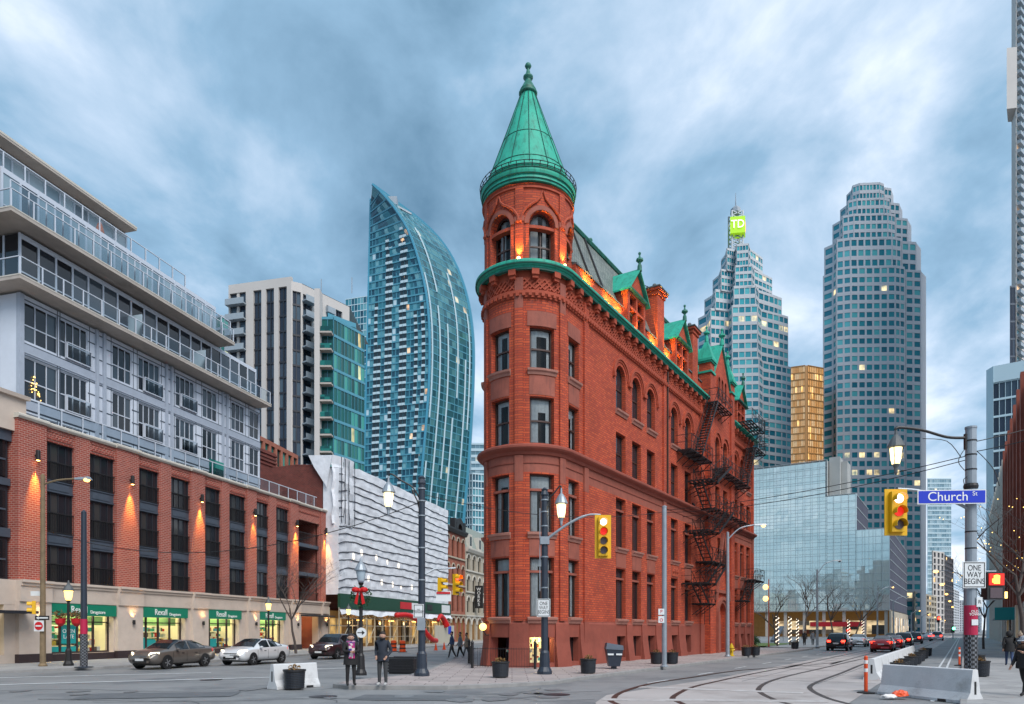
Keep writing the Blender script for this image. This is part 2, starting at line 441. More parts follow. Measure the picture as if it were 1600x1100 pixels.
# ================================================================ materials
brick_mat('flatiron_brick', (0.56, 0.092, 0.031), (0.38, 0.050, 0.020), (0.22, 0.045, 0.03), course=0.125, length=0.34, msize=0.018, stain=(0.20, 0.045, 0.032), big=0.22)
brick_mat('podium_brick', (0.37, 0.07, 0.045), (0.26, 0.045, 0.032), (0.43, 0.27, 0.22), course=0.125, length=0.33, msize=0.016, big=0.12)
brick_mat('old_brick', (0.17, 0.035, 0.025), (0.12, 0.028, 0.022), (0.16, 0.075, 0.06), course=0.12, length=0.3, big=0.35)
brick_mat('heritage_brick', (0.36, 0.10, 0.055), (0.28, 0.075, 0.045), (0.33, 0.18, 0.13), course=0.12, length=0.3)
brick_mat('slate', (0.15, 0.175, 0.16), (0.25, 0.27, 0.235), (0.045, 0.055, 0.05), course=0.17, length=0.26, msize=0.02, rough=0.55, big=0.3, bump=0.5)
brick_mat('sidewalk', (0.35, 0.345, 0.34), (0.29, 0.287, 0.285), (0.12, 0.12, 0.12), course=1.5, length=1.5, msize=0.018, rough=0.8, stain=(0.17, 0.165, 0.16), big=0.22, bump=0.3)
brick_mat('plaza_paving', (0.40, 0.34, 0.325), (0.34, 0.295, 0.28), (0.13, 0.10, 0.10), course=0.6, length=1.2, msize=0.02, rough=0.8, stain=(0.15, 0.13, 0.125), big=0.2, bump=0.3)
mat('white_wrap', (0.74, 0.77, 0.82), 0.6, var=0.1, vscale=0.7, bump=1.0, bscale=1.6, dirt=((0.55, 0.58, 0.63), 0.9, 0.5, 0.75))
mat('red_stone', (0.27, 0.066, 0.043), 0.8, var=0.22, vscale=0.9, bump=0.2, bscale=14, dirt=((0.17, 0.05, 0.036), 0.7, 0.55, 0.75))
mat('red_stone_smooth', (0.30, 0.085, 0.056), 0.75, var=0.22, vscale=1.6, bump=0.15, bscale=20, streak=(3, 3, .5), dirt=((0.17, 0.055, 0.042), 1.2, 0.5, 0.75))
mat('sill_stone', (0.38, 0.17, 0.13), 0.75, var=0.2, vscale=2)
mat('terracotta', (0.36, 0.065, 0.03), 0.8, var=0.2, vscale=4)
mat('copper_green', (0.02, 0.37, 0.255), 0.6, var=0.25, vscale=1.3, streak=(5, 5, .35), dirt=((0.012, 0.14, 0.10), 1.0, 0.5, 0.72), bump=0.15, bscale=3)
mat('copper_dark', (0.025, 0.17, 0.125), 0.55, var=0.35, vscale=2.5, dirt=((0.012, 0.07, 0.05), 2.0, 0.5, 0.7))
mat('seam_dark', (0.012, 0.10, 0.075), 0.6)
mat('lead_grey', (0.10, 0.11, 0.115), 0.5, var=0.2)
mat('sash_brown', (0.055, 0.025, 0.018), 0.5, var=0.15)
mat('iron_black', (0.014, 0.013, 0.014), 0.5, var=0.3, vscale=5)
mat('pane_dark', (0.012, 0.014, 0.017), 0.05, spec=0.55)
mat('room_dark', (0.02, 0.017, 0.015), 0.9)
mat('curtain', (0.72, 0.74, 0.75), 0.9, var=0.15, vscale=6)
thin_glass('clear_pane', (0.92, 0.95, 0.95), 0.3)
thin_glass('shop_pane', (0.93, 0.95, 0.93), 0.12)
thin_glass('balcony_glass', (0.78, 0.86, 0.9), 0.35)
cell_glass('sash_glass', [(0.012, 0.013, 0.016), (0.03, 0.035, 0.045), (0.02, 0.022, 0.026)], rough=0.06, spec=0.6)
mat('cream_stone', (0.56, 0.47, 0.40), 0.75, var=0.1, vscale=1.2, bump=0.1, bscale=25, dirt=((0.40, 0.33, 0.28), 0.9, 0.6, 0.85))
mat('cream_trim', (0.55, 0.52, 0.46), 0.7, var=0.1)
mat('dark_plinth', (0.035, 0.022, 0.024), 0.6, var=0.2)
mat('charcoal_metal', (0.028, 0.031, 0.04), 0.45, metal=0.2, var=0.15)
mat('slate_metal', (0.075, 0.095, 0.125), 0.45, metal=0.2, var=0.15)
mat('white_panel', (0.60, 0.655, 0.74), 0.5, var=0.07, vscale=0.8)
mat('panel_grey', (0.37, 0.42, 0.50), 0.5, var=0.08)
mat('white_mullion', (0.55, 0.60, 0.68), 0.45)
mat('slab_concrete', (0.42, 0.375, 0.335), 0.8, var=0.15, vscale=1.0, dirt=((0.30, 0.26, 0.225), 0.8, 0.55, 0.8))
mat('frosted_glass', (0.42, 0.53, 0.60), 0.2, var=0.08, vscale=0.5)
mat('sign_green', (0.004, 0.20, 0.115), 0.45)
mat('sign_teal', (0.01, 0.30, 0.30), 0.5)
mat('white_paint', (0.75, 0.76, 0.76), 0.5)
mat('lettering_white', (0.85, 0.85, 0.83), 0.5)
mat('shop_wall', (0.72, 0.68, 0.42), 0.8, emit=(1.0, 0.82, 0.45), estr=0.2)  # walls glow by themselves: room light put into the material
glow('header_lime', (0.35, 0.6, 0.22), 0.12)
mat('shop_floor', (0.4, 0.38, 0.3), 0.5)
cell_glass('shop_goods', [(0.6, 0.05, 0.04), (0.7, 0.65, 0.5), (0.05, 0.35, 0.25), (0.75, 0.5, 0.1), (0.1, 0.3, 0.5), (0.75, 0.75, 0.7), (0.15, 0.12, 0.1)], rough=0.6, spec=0.2)
glow('shop_light', (1.0, 0.9, 0.66), 5.0)
glow('warm_light', (1.0, 0.52, 0.13), 10.0)
glow('lantern_glow', (1.0, 0.80, 0.42), 1.15)
glow('amber_glow', (1.0, 0.62, 0.16), 1.6)
glow('sodium_glow', (1.0, 0.48, 0.10), 3.0)
glow('red_glow', (1.0, 0.03, 0.015), 5.0)
glow('red_dim', (0.75, 0.02, 0.01), 0.35)
glow('white_hot', (1.0, 0.80, 0.72), 1.3)
glow('hand_glow', (1.0, 0.33, 0.05), 1.8)
glow('green_glow', (0.1, 1.0, 0.4), 4.0)
glow('sign_lime', (0.30, 0.55, 0.003), 0.3)
glow('head_glow', (1.0, 0.86, 0.6), 1.8)
glow('bulb_white', (1.0, 0.86, 0.68), 0.9)
glow('sheet_glow', (0.95, 0.86, 0.74), 0.35)
mat('signal_yellow', (0.75, 0.42, 0.005), 0.45, var=0.06)
mat('signal_black', (0.012, 0.012, 0.013), 0.5)
mat('galvanised', (0.30, 0.34, 0.38), 0.45, metal=0.35, var=0.18, vscale=2.0)
mat('pole_blue', (0.024, 0.034, 0.052), 0.4, var=0.2)
mat('wood_pole', (0.20, 0.145, 0.085), 0.85, var=0.3, vscale=3, bump=0.3, bscale=9)
mat('sign_white', (0.70, 0.73, 0.74), 0.45)
mat('sign_black', (0.015, 0.015, 0.017), 0.5)
mat('sign_red', (0.55, 0.012, 0.02), 0.45)
mat('sign_blue', (0.008, 0.035, 0.52), 0.4)
mat('magenta_poster', (0.45, 0.012, 0.06), 0.5)
mat('pattern_wrap', (0.16, 0.17, 0.19), 0.6, var=0.2)
mat('asphalt', (0.225, 0.228, 0.23), 0.62, var=0.16, vscale=0.35, bump=0.15, bscale=40, dirt=((0.12, 0.127, 0.136), 0.3, 0.48, 0.68))
mat('track_concrete', (0.42, 0.385, 0.37), 0.62, var=0.12, vscale=0.4, bump=0.1, bscale=30, dirt=((0.25, 0.215, 0.2), 0.35, 0.48, 0.7))
mat('kerb_concrete', (0.27, 0.265, 0.26), 0.8, var=0.2, vscale=2)
mat('road_paint', (0.55, 0.57, 0.58), 0.6, var=0.25, vscale=2.5, dirt=((0.25, 0.26, 0.27), 1.4, 0.55, 0.7))
mat('rail_steel', (0.075, 0.048, 0.04), 0.45, metal=0.5, var=0.3)
mat('patch_asphalt', (0.12, 0.127, 0.135), 0.65, var=0.2)
mat('barrier_concrete', (0.60, 0.61, 0.62), 0.8, var=0.1, vscale=1.5, bump=0.15, bscale=20, dirt=((0.30, 0.30, 0.30), 1.1, 0.56, 0.78))
mat('planter_black', (0.018, 0.018, 0.02), 0.45, var=0.2)
mat('soil', (0.05, 0.035, 0.025), 0.9, var=0.4)
mat('dry_plants', (0.20, 0.11, 0.035), 0.9, var=0.4, vscale=8)
mat('evergreen', (0.025, 0.07, 0.025), 0.9, var=0.4, vscale=8)
mat('grass', (0.10, 0.15, 0.035), 0.9, var=0.3, vscale=1.2)
mat('bark', (0.10, 0.080, 0.072), 0.9, var=0.3)
mat('orange_plastic', (0.70, 0.075, 0.012), 0.4)
mat('reflective_white', (0.75, 0.72, 0.7), 0.4)
mat('red_plastic', (0.55, 0.008, 0.008), 0.35)
mat('hydrant_yellow', (0.60, 0.40, 0.01), 0.45)
mat('rubber', (0.015, 0.015, 0.016), 0.7)
mat('granite_grey', (0.52, 0.545, 0.57), 0.7, var=0.08, vscale=0.05)
mat('granite_pink', (0.52, 0.54, 0.58), 0.7, var=0.08, vscale=0.05)
mat('beige_concrete', (0.52, 0.49, 0.465), 0.75, var=0.07, vscale=0.1)
mat('balcony_grey', (0.30, 0.35, 0.39), 0.4, var=0.1)
mat('tower_frame_teal', (0.075, 0.27, 0.36), 0.35, var=0.1)
mat('tower_frame_blue', (0.045, 0.25, 0.37), 0.35)
mat('tower_white', (0.48, 0.62, 0.68), 0.4)
mat('tower_dark', (0.015, 0.03, 0.04), 0.4)
mat('beige_stone', (0.42, 0.37, 0.29), 0.8, var=0.2, vscale=0.6)
mat('mansard_green', (0.27, 0.31, 0.28), 0.7, var=0.15)
mat('core_concrete', (0.36, 0.37, 0.36), 0.8, var=0.12, vscale=0.25)
mat('hoarding_green', (0.008, 0.06, 0.033), 0.6, var=0.15)
mat('seam_black', (0.03, 0.035, 0.05), 0.7)
mat('scaffold_pale', (0.50, 0.47, 0.38), 0.5)
mat('scaffold_back', (0.16, 0.085, 0.03), 0.8, var=0.3, vscale=1, emit=(1.0, 0.5, 0.12), estr=0.03)  # faint warm emission puts lamp light into the wall itself
mat('rust_steel', (0.30, 0.07, 0.04), 0.7, var=0.3, vscale=0.5)
mat('gold_frame', (0.35, 0.17, 0.05), 0.4, metal=0.2)
cell_glass('teal_glass', [(0.015, 0.085, 0.13), (0.03, 0.16, 0.21), (0.02, 0.10, 0.15), (0.10, 0.30, 0.36), (0.035, 0.19, 0.25), (0.012, 0.06, 0.10), (0.16, 0.37, 0.42)], rough=0.12, spec=0.5, lit=0.03, litcol=(1, .6, .3), litstr=0.7)
cell_glass('sail_glass', [(0.03, 0.12, 0.145), (0.055, 0.19, 0.215), (0.04, 0.155, 0.18), (0.09, 0.25, 0.27), (0.022, 0.095, 0.12)], rough=0.12, metal=0.25, spec=0.6, lit=0.012, litcol=(1, .72, .42), litstr=0.5)
cell_glass('office_glass', [(0.016, 0.21, 0.28), (0.03, 0.29, 0.35), (0.05, 0.38, 0.43), (0.02, 0.24, 0.31), (0.11, 0.47, 0.50), (0.014, 0.17, 0.24)], rough=0.1, spec=0.6, metal=0.1, lit=0.01, litcol=(1, .74, .36), litstr=0.75, rowlit=0.05)
cell_glass('green_glass', [(0.003, 0.055, 0.055), (0.005, 0.085, 0.08), (0.012, 0.15, 0.13), (0.004, 0.065, 0.06), (0.05, 0.30, 0.25), (0.006, 0.10, 0.09)], rough=0.1, spec=0.55, lit=0.03, litcol=(1, .72, .28), litstr=0.5)
cell_glass('navy_glass', [(0.018, 0.026, 0.045), (0.04, 0.06, 0.09), (0.025, 0.036, 0.06), (0.06, 0.095, 0.13), (0.02, 0.028, 0.045)], rough=0.1, spec=0.55, lit=0.02, litcol=(1, .5, .15), litstr=1.0)
cell_glass('condo_glass', [(0.01, 0.014, 0.02), (0.02, 0.028, 0.04), (0.012, 0.015, 0.02), (0.05, 0.07, 0.09)], rough=0.05, spec=0.55)
cell_glass('gold_glass', [(0.85, 0.42, 0.14), (0.95, 0.55, 0.24), (0.75, 0.36, 0.11), (1.0, 0.66, 0.34), (0.88, 0.5, 0.2)], rough=0.4, metal=0.0, lit=0.05, litcol=(1, .62, .2), litstr=0.7, rowlit=0.12)
cell_glass('mirror_glass', [(0.66, 0.79, 0.77), (0.72, 0.83, 0.81), (0.62, 0.76, 0.74)], rough=0.03, metal=0.35, spec=0.6, wob=0.03)
mat('pane_mirror', (0.64, 0.77, 0.75), 0.025, metal=0.45, spec=0.6)
mat('mirror_joint', (0.42, 0.48, 0.50), 0.5)
cell_glass('dark_band_glass', [(0.045, 0.045, 0.07), (0.065, 0.065, 0.095), (0.052, 0.052, 0.08)], rough=0.55, spec=0.12, lit=0.004, litstr=0.5)
cell_glass('pale_glass', [(0.20, 0.33, 0.40), (0.30, 0.43, 0.49), (0.16, 0.28, 0.34), (0.38, 0.5, 0.55)], rough=0.15, metal=0.2, lit=0.02, litstr=0.6)
cell_glass('dark_office', [(0.02, 0.028, 0.04), (0.035, 0.045, 0.06), (0.05, 0.07, 0.09)], rough=0.1, lit=0.10, litcol=(1, .65, .25), litstr=1.6)

mat('oil_stain', (0.165, 0.172, 0.18), 0.5, var=0.3, vscale=3)
mat('worn_paint', (0.50, 0.48, 0.47), 0.6, var=0.15, vscale=2, dirt=((0.38, 0.35, 0.335), 2.2, 0.42, 0.6))
# ================================================================ ground
def flatpoly(name, pts, z, m, kind='structure'):
    mb = MB(); mb.poly([(p[0], p[1], z) for p in pts])
    return struct(mb.build(name, m), kind)
W0 = Vector((2.58, 27.8, 0))
def wp(s, off, z=0.0): v = W0 + DW * s + OW * off; return Vector((v.x, v.y, z))
F0 = Vector((-27.8, 40.0, 0))
def fp(s, off, z=0.0): v = F0 + DF * s + OF * off; return Vector((v.x, v.y, z))
flatpoly('ground', [(-1500, -400), (1800, -400), (1800, 2600), (-1500, 2600)], -0.012, 'asphalt')
def slab(name, pts, h, mtop, mside='kerb_concrete', kw=0.16):
    """raised pavement: kerb ring as a real step, paving inside it"""
    mb = MB(); n = len(pts)
    area = sum(pts[i][0] * pts[(i + 1) % n][1] - pts[(i + 1) % n][0] * pts[i][1] for i in range(n))
    if area < 0: pts = pts[::-1]
    P = [Vector((p[0], p[1])) for p in pts]
    inn = []
    for i in range(n):
        a, b, c = P[i - 1], P[i], P[(i + 1) % n]
        d1 = (b - a).normalized(); d2 = (c - b).normalized()
        nrm = Vector((-d1.y - d2.y, d1.x + d2.x)); nrm = nrm.normalized() / max(0.4, math.sqrt((1 + d1.dot(d2)) / 2))
        inn.append(b + nrm * kw)
    for i in range(n):
        j = (i + 1) % n
        mb.poly(((*P[i], -.01), (*P[j], -.01), (*P[j], h - .02), (*P[i], h - .02)))
        pi_, pj = P[i] + (inn[i] - P[i]) * .12, P[j] + (inn[j] - P[j]) * .12
        mb.poly(((*P[i], h - .02), (*P[j], h - .02), (*pj, h), (*pi_, h)))
        mb.poly(((*pi_, h), (*pj, h), (*inn[j], h), (*inn[i], h)))
    root = struct(mb.build(name, mside))
    m2 = MB(); m2.poly([(*p, h - .004) for p in inn]); m2.build('paving', mtop, root)
    return root
KH = 0.13
def g2(px, py): v = gnd(px, py); return (v.x, v.y)
# triangle of pavement round the flatiron
tipr = [wp(s, 0) for s in (0.6, 3, 20, 52)]
fl_left = [g2(752, 1012), g2(722, 1024), g2(700, 1036), g2(664, 1052), g2(640, 1058), g2(604, 1062), g2(560, 1066), g2(530, 1070), g2(520, 1074), g2(545, 1077)]
isl = fl_left + [g2(700, 1077), g2(800, 1073), g2(868, 1069)] + [(p.x, p.y) for p in tipr] + [(wp(52, -17).x, wp(52, -17).y)]
slab('flatiron_pavement', isl, KH, 'plaza_paving')
# pavement in front of the shops
slab('shop_pavement', [tuple(fp(s, o).xy) for s, o in ((-9, -2), (-9, 3.4), (-6.5, 6.0), (-2, 7.6), (4, 7.9), (20, 7.6), (60, 7.0), (130, 7.0), (130, -2))], KH, 'sidewalk')
# north pavement of the street on the right
slab('east_pavement', [tuple(wp(s, o).xy) for s, o in ((-14, 13.3), (-9, 12.75), (30, 12.75), (420, 12.75), (420, 18.5), (-14, 18.5))], KH, 'sidewalk')
# park side pavement beyond the flatiron
slab('park_pavement', [tuple(wp(s, o).xy) for s, o in ((57, -.2), (60, -1.0), (300, -1.0), (300, -6), (58, -6), (54.5, -3))], KH, 'sidewalk')
flatpoly('park_lawn', [tuple(wp(s, o).xy) for s, o in ((58, -6.1), (78, -6.1), (78, -24), (55, -24))], 0.14, 'grass')
# streetcar concrete
flatpoly('track_bed', [tuple(wp(s, o).xy) for s, o in ((4.5, 4.3), (300, 4.3), (300, 10.2), (-4, 10.2))] + [g2(1420, 1150), g2(960, 1150), g2(930, 1098), g2(948, 1086)], 0.0, 'track_concrete')
def strip_along(mb, pts, w, z, h=0.006):
    pts = [Vector((p[0], p[1])) for p in pts]; L = []; Rr = []
    for i, p in enumerate(pts):
        t = (pts[min(i + 1, len(pts) - 1)] - pts[max(i - 1, 0)]).normalized(); n = Vector((-t.y, t.x)) * w / 2
        L.append(p + n); Rr.append(p - n)
    for i in range(len(pts) - 1):
        mb.poly(((*Rr[i], z), (*Rr[i + 1], z), (*L[i + 1], z), (*L[i], z)))
        mb.poly(((*L[i], z - h), (*L[i], z), (*L[i + 1], z), (*L[i + 1], z - h)))
        mb.poly(((*Rr[i], z), (*Rr[i], z - h), (*Rr[i + 1], z - h), (*Rr[i + 1], z)))
def catmull(P, k=6):
    P = [Vector(p) for p in P]; out_ = []
    for i in range(len(P) - 1):
        a, b, c, d = P[max(i - 1, 0)], P[i], P[i + 1], P[min(i + 2, len(P) - 1)]
        for j in range(k):
            t = j / k
            out_.append(0.5 * ((2 * b) + (c - a) * t + (2 * a - 5 * b + 4 * c - d) * t * t + (3 * b - a - 3 * c + d) * t ** 3))
    return out_ + [P[-1]]
rails = [[(1080, 1140), (961, 1099), (959, 1092.6), (965.6, 1084.7), (988, 1075.7), (1024, 1066.7), (1083, 1058), (1150, 1048)],
         [(1150, 1140), (1065, 1099), (1051, 1092.6), (1058, 1084.7), (1083, 1073.5), (1128, 1063), (1173, 1053.5), (1240, 1041.5)],
         [(1390, 1140), (1230, 1099.4), (1206, 1091.5), (1188, 1082), (1186.6, 1074.5), (1201, 1065.5), (1232.5, 1056), (1285, 1044), (1348, 1029.5)],
         [(1500, 1140), (1322, 1099), (1285, 1087.6), (1266.6, 1077), (1268, 1070.5), (1285, 1062.7), (1316.5, 1051), (1356, 1036)]]
for r_, off in zip(rails, (4.9, 6.3, 7.6, 9.0)):
    pts = [Vector(g2(*p)) for p in r_]
    s1 = (pts[-1] - W0.xy).dot(DW.xy)
    pts += [wp(s1 + 8, off).xy, wp(s1 + 30, off).xy, wp(300, off).xy]
    mb = MB(); strip_along(mb, catmull(pts, 7), 0.17, 0.006); struct(mb.build('streetcar_rail', 'rail_steel'))
# painted markings
def marks(name, segs, w, z=0.004, m='road_paint'):
    mb = MB()
    for p, q in segs: strip_along(mb, [p, q], w, z, .003)
    return struct(mb.build(name, m), 'structure')
marks('lane_dashes', [(wp(s, 2.9).xy, wp(s + 2.2, 2.9).xy) for s in range(0, 120, 6)], 0.12)
marks('bike_lane_line', [(wp(-2, 12.1).xy, wp(200, 12.1).xy), (wp(0.2, 11.75).xy, wp(200, 11.75).xy)], 0.1)
a0, b0 = gnd(-60, 1068), gnd(430, 1052)
marks('crosswalk_line', [(g2(-80, 1072), g2(430, 1058)), (g2(-80, 1061), g2(330, 1051))], 0.3)
marks('crosswalk_line', [(g2(940, 1093), g2(1290, 1096)), (g2(1000, 1073.5), g2(1255, 1083))], 0.6, 0.008, 'worn_paint')
marks('stop_line', [(g2(470, 1046), g2(560, 1043))], 0.4)
marks('front_lane_line', [(fp(s, 14.2).xy, fp(s + 3, 14.2).xy) for s in range(6, 90, 8)], 0.13)
def patch(px, py, w, d, rot):
    c = gnd(px, py); mb = MB(); pts = []
    for (a, b) in ((-1, -1), (-.3, -1.06), (.4, -.97), (1, -1), (1.03, .1), (1, 1), (.2, .95), (-.5, 1.04), (-1, 1)): pts.append((c.x + a * w * cos(rot) - b * d * sin(rot), c.y + a * w * sin(rot) + b * d * cos(rot), .003))
    mb.poly(pts); struct(mb.build('road_repair', 'patch_asphalt'))
for a in ((250, 1086, 2.2, .9, .2), (640, 1090, 1.6, .8, -.1), (1420, 1082, 1.1, 1.3, .5)): patch(*a)
for (px, py) in ((505, 1088), (330, 1062), (870, 1085)):
    c = gnd(px, py); mb = MB(); mb.lathe([(1e-3, .004), (.38, .004), (.42, .003)], 20, (c.x, c.y, 0)); struct(mb.build('manhole_cover', 'charcoal_metal'))
jm = MB()
for k in range(0, 70): strip_along(jm, [wp(4.5 + k * 4.0, 4.35), wp(4.5 + k * 4.0, 10.1)], .05, .003, .002)
for off in (5.6, 8.3): strip_along(jm, [wp(3, off), wp(290, off)], .045, .003, .002)
struct(jm.build('concrete_joint', 'patch_asphalt'))
rc = random.Random(77)
for k in range(14):
    p = Vector(g2(rc.uniform(40, 900), rc.uniform(1078, 1098))); a = rc.uniform(-.5, .5); pts = [p]
    for q in range(6): a += rc.uniform(-.5, .5); p = p + Vector((cos(a), sin(a))) * rc.uniform(.25, .6); pts.append(p)
    mb = MB(); strip_along(mb, pts, .035, .0035, .002); struct(mb.build('road_crack', 'patch_asphalt'))
for k in range(16):
    c = Vector(g2(rc.uniform(20, 880), rc.uniform(1072, 1098))); mb = MB(); w = rc.uniform(.15, .5)
    mb.poly([(c.x + w * rc.uniform(.7, 1.2) * cos(2 * pi * i / 9), c.y + w * 1.4 * rc.uniform(.7, 1.2) * sin(2 * pi * i / 9), .0045) for i in range(9)]); struct(mb.build('oil_stain', 'oil_stain'))
mbc = MB()
for pts in ([(0, 1079), (120, 1077), (260, 1080), (420, 1077)], [(60, 1092), (300, 1096), (520, 1091), (720, 1093)], [(760, 1084), (900, 1081), (940, 1080)]):
    strip_along(mbc, catmull([g2(*p) for p in pts], 5), 0.05, 0.003, .002)
struct(mbc.build('road_crack', 'patch_asphalt'))
# ================================================================ flatiron building
FT = Vector((2.79, 36.06, 0)); RT = 2.3; PHI = rad(162.6); LEN = 38.0; TH0 = rad(57.3)
fi = thing('flatiron_building', 'red brick wedge-shaped flatiron building with green conical turret roof', 'building', FT, ROTW)
def fm(a, d, z):
    if a >= 0: return (a, d, z)
    phi = -a / RT
    if phi <= PHI:
        r = RT - d; return (-r * sin(phi), RT - r * cos(phi), z)
    l = phi * RT - PHI * RT
    ex, ey = -RT * sin(PHI), RT - RT * cos(PHI)
    return (ex - l * cos(PHI) + d * sin(PHI), ey + l * sin(PHI) + d * cos(PHI), z)
AL = -(RT * PHI); AEND = AL - 36.0
def ath(deg): return RT * (rad(deg) - TH0)          # path parameter of a turret bearing seen from the camera
TUR = frange(AL, 0, 0.2)
PATH = [AEND] + TUR + [LEN]
def path(a0, a1):
    return sorted({a0, a1} | {a for a in PATH if a0 < a < a1})
def wallp(name, m, z0, z1, ops, depth=0.32):
    mb = MB(); wall(mb, fm, AL, 0.0, z0, z1, [o for o in ops if o[1] <= 0], depth, 0.2)
    wall(mb, fm, 0.0, LEN, z0, z1, [o for o in ops if o[0] >= 0], depth)
    wall(mb, fm, AEND, AL, z0, z1, [], depth)
    p, q = fm(LEN, 0, 0), fm(AEND, 0, 0)
    mb.poly(((p[0], p[1], z0), (q[0], q[1], z0), (q[0], q[1], z1), (p[0], p[1], z1)))
    return mb.build(name, m, fi)
AW = [(ath(-99), 1.2), (ath(-41), 1.22), (ath(17), 1.32)]          # turret bays: centre, width
BW = [(0.80, 1.15)]                                                # bay beside the turret
FW = [(6.8, 1.4), (9.2, 1.4), (11.6, 1.4), (16.0, 1.4), (18.9, 1.4)]
PW = [(25.3, 1.2), (27.5, 1.2)]                                    # pavilion
EW = [(31.8, 1.3), (34.0, 1.3), (36.2, 1.3)]
ALLW = AW + BW + FW + PW + EW
def rows(z0, z1, cols, arch=False): return [(c - w / 2, c + w / 2, z0, z1, arch) for c, w in cols]
GR = [w for w in ALLW if w not in PW]
o_base = rows(0.35, 1.62, AW + BW + FW[:3] + FW[3:] + EW)
o_low = rows(2.62, 5.62, GR) + rows(6.85, 9.78, AW + BW + FW + EW)
o_mid = rows(11.3, 13.62, ALLW) + rows(15.0, 17.1, AW + BW) + rows(14.95, 17.65, FW + PW + EW, True)
wallp('stone_base', 'red_stone', 0.0, 2.45, o_base, 0.4)
wallp('brick_wall', 'flatiron_brick', 2.45, 9.85, o_low)
wallp('stone_band', 'red_stone_smooth', 9.85, 10.75, [])
wallp('brick_wall', 'flatiron_brick', 10.75, 18.55, o_mid)
wallp('frieze_wall', 'terracotta', 18.55, 20.0, [])
# windows: sash, glass, sill, lintel
win_n = 0
def add_window(c, w, z0, z1, arch=False, transom=None, sill=True, lint=None, glass='sash_glass', frame='sash_brown', curtains=False, deep=0.24):
    global win_n
    mf, mp_ = MB(), MB()
    rws = [0.5] if transom is None else [transom]
    window_unit(mf, mp_, fm, c - w / 2, c + w / 2, z0, z1, deep, arch, fw=0.085, fd=0.08, cols=1, rows=rws, step=0.22)
    if transom is not None:       # heavy stone transom bar
        zt = z0 + (z1 - z0) * transom
        for s_, t_ in zip(frange(c - w / 2, c + w / 2, .25), frange(c - w / 2, c + w / 2, .25)[1:]): mf.fbox(fm, s_, t_, deep - .12, deep + .03, zt - .05, zt + .07, 1)
        mf.fbox(fm, c - .035, c + .035, deep + .004, deep + .07, z0 + .08, zt - .05)
    wo = mf.build('window', [frame, 'red_stone_smooth'], fi)
    k = win_n * 7.0
    mp_.u = [[(k + .5, .5)] * len(f) for f in mp_.f]
    mp_.build('pane', 'clear_pane' if curtains else glass, wo)
    if curtains:
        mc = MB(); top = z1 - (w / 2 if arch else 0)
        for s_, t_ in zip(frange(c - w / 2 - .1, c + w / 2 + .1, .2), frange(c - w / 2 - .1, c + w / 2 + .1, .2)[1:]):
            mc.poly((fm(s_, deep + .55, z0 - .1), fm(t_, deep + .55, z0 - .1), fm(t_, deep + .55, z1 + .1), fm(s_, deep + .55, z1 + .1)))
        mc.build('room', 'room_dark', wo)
        mc = MB()
        for (f0, f1, zlow) in ((0.04, 0.04 + rng.uniform(.28, .42), z0), (rng.uniform(.72, .82), 0.97, z0), (0.04, .96, z1 - (z1 - z0) * rng.uniform(.12, .3))):
            xs = frange(c - w / 2 + f0 * w, c - w / 2 + f1 * w, 0.045)
            for i, (p, q) in enumerate(zip(xs, xs[1:])):
                da, db = deep + .12 + .03 * (i % 2), deep + .12 + .03 * ((i + 1) % 2)
                mc.poly((fm(p, da, zlow), fm(q, db, zlow), fm(q, db, z1), fm(p, da, z1)))
        mc.build('curtain', 'curtain', wo)
    win_n += 1
    if sill:
        ms = MB(); ms.sweep(fm, [(0.3, z0 - .3), (-.06, z0 - .3), (-.10, z0 - .18), (-.18, z0 - .12), (-.20, z0 - .02), (0.0, z0 + .03), (0.3, z0 + .03)], frange(c - w / 2 - .1, c + w / 2 + .1, .25))
        ms.build('sill', 'sill_stone', wo)
    if lint:
        ml = MB(); ml.sweep(fm, [(-.035, z1 + .02), (-.035, z1 + lint), (.05, z1 + lint), (.05, z1 + .02)], frange(c - w / 2 - .12, c + w / 2 + .12, .25))
        ml.build('lintel', 'red_stone_smooth', wo)
    return wo
for (c, w) in AW + BW:
    cur = c > ath(-60)
    add_window(c, w, 2.62, 5.62, transom=0.76, curtains=cur); add_window(c, w, 6.85, 9.78, transom=0.73, curtains=cur)
    add_window(c, w, 11.3, 13.62, sill=False, curtains=cur); add_window(c, w, 15.0, 17.1, lint=0.75, curtains=cur)
for (c, w) in FW + EW:
    add_window(c, w, 2.62, 5.62, transom=0.80); add_window(c, w, 6.85, 9.78, transom=0.76)
for (c, w) in FW + PW + EW:
    add_window(c, w, 11.3, 13.62, sill=False); add_window(c, w, 14.95, 17.65, arch=True)
# panels under second-floor windows
for (c, w) in AW + BW + FW + EW:
    mb = MB(); mb.sweep(fm, [(-.02, 5.68), (-.02, 6.50), (.05, 6.50), (.05, 5.68)], frange(c - w / 2 - .02, c + w / 2 + .02, .25)); mb.build('panel', 'red_stone_smooth', fi)
for (c, w) in AW + BW:
    mb = MB(); mb.sweep(fm, [(-.02, 13.7), (-.02, 14.66), (.05, 14.66), (.05, 13.7)], frange(c - w / 2 - .02, c + w / 2 + .02, .25)); mb.build('panel', 'red_stone_smooth', fi)
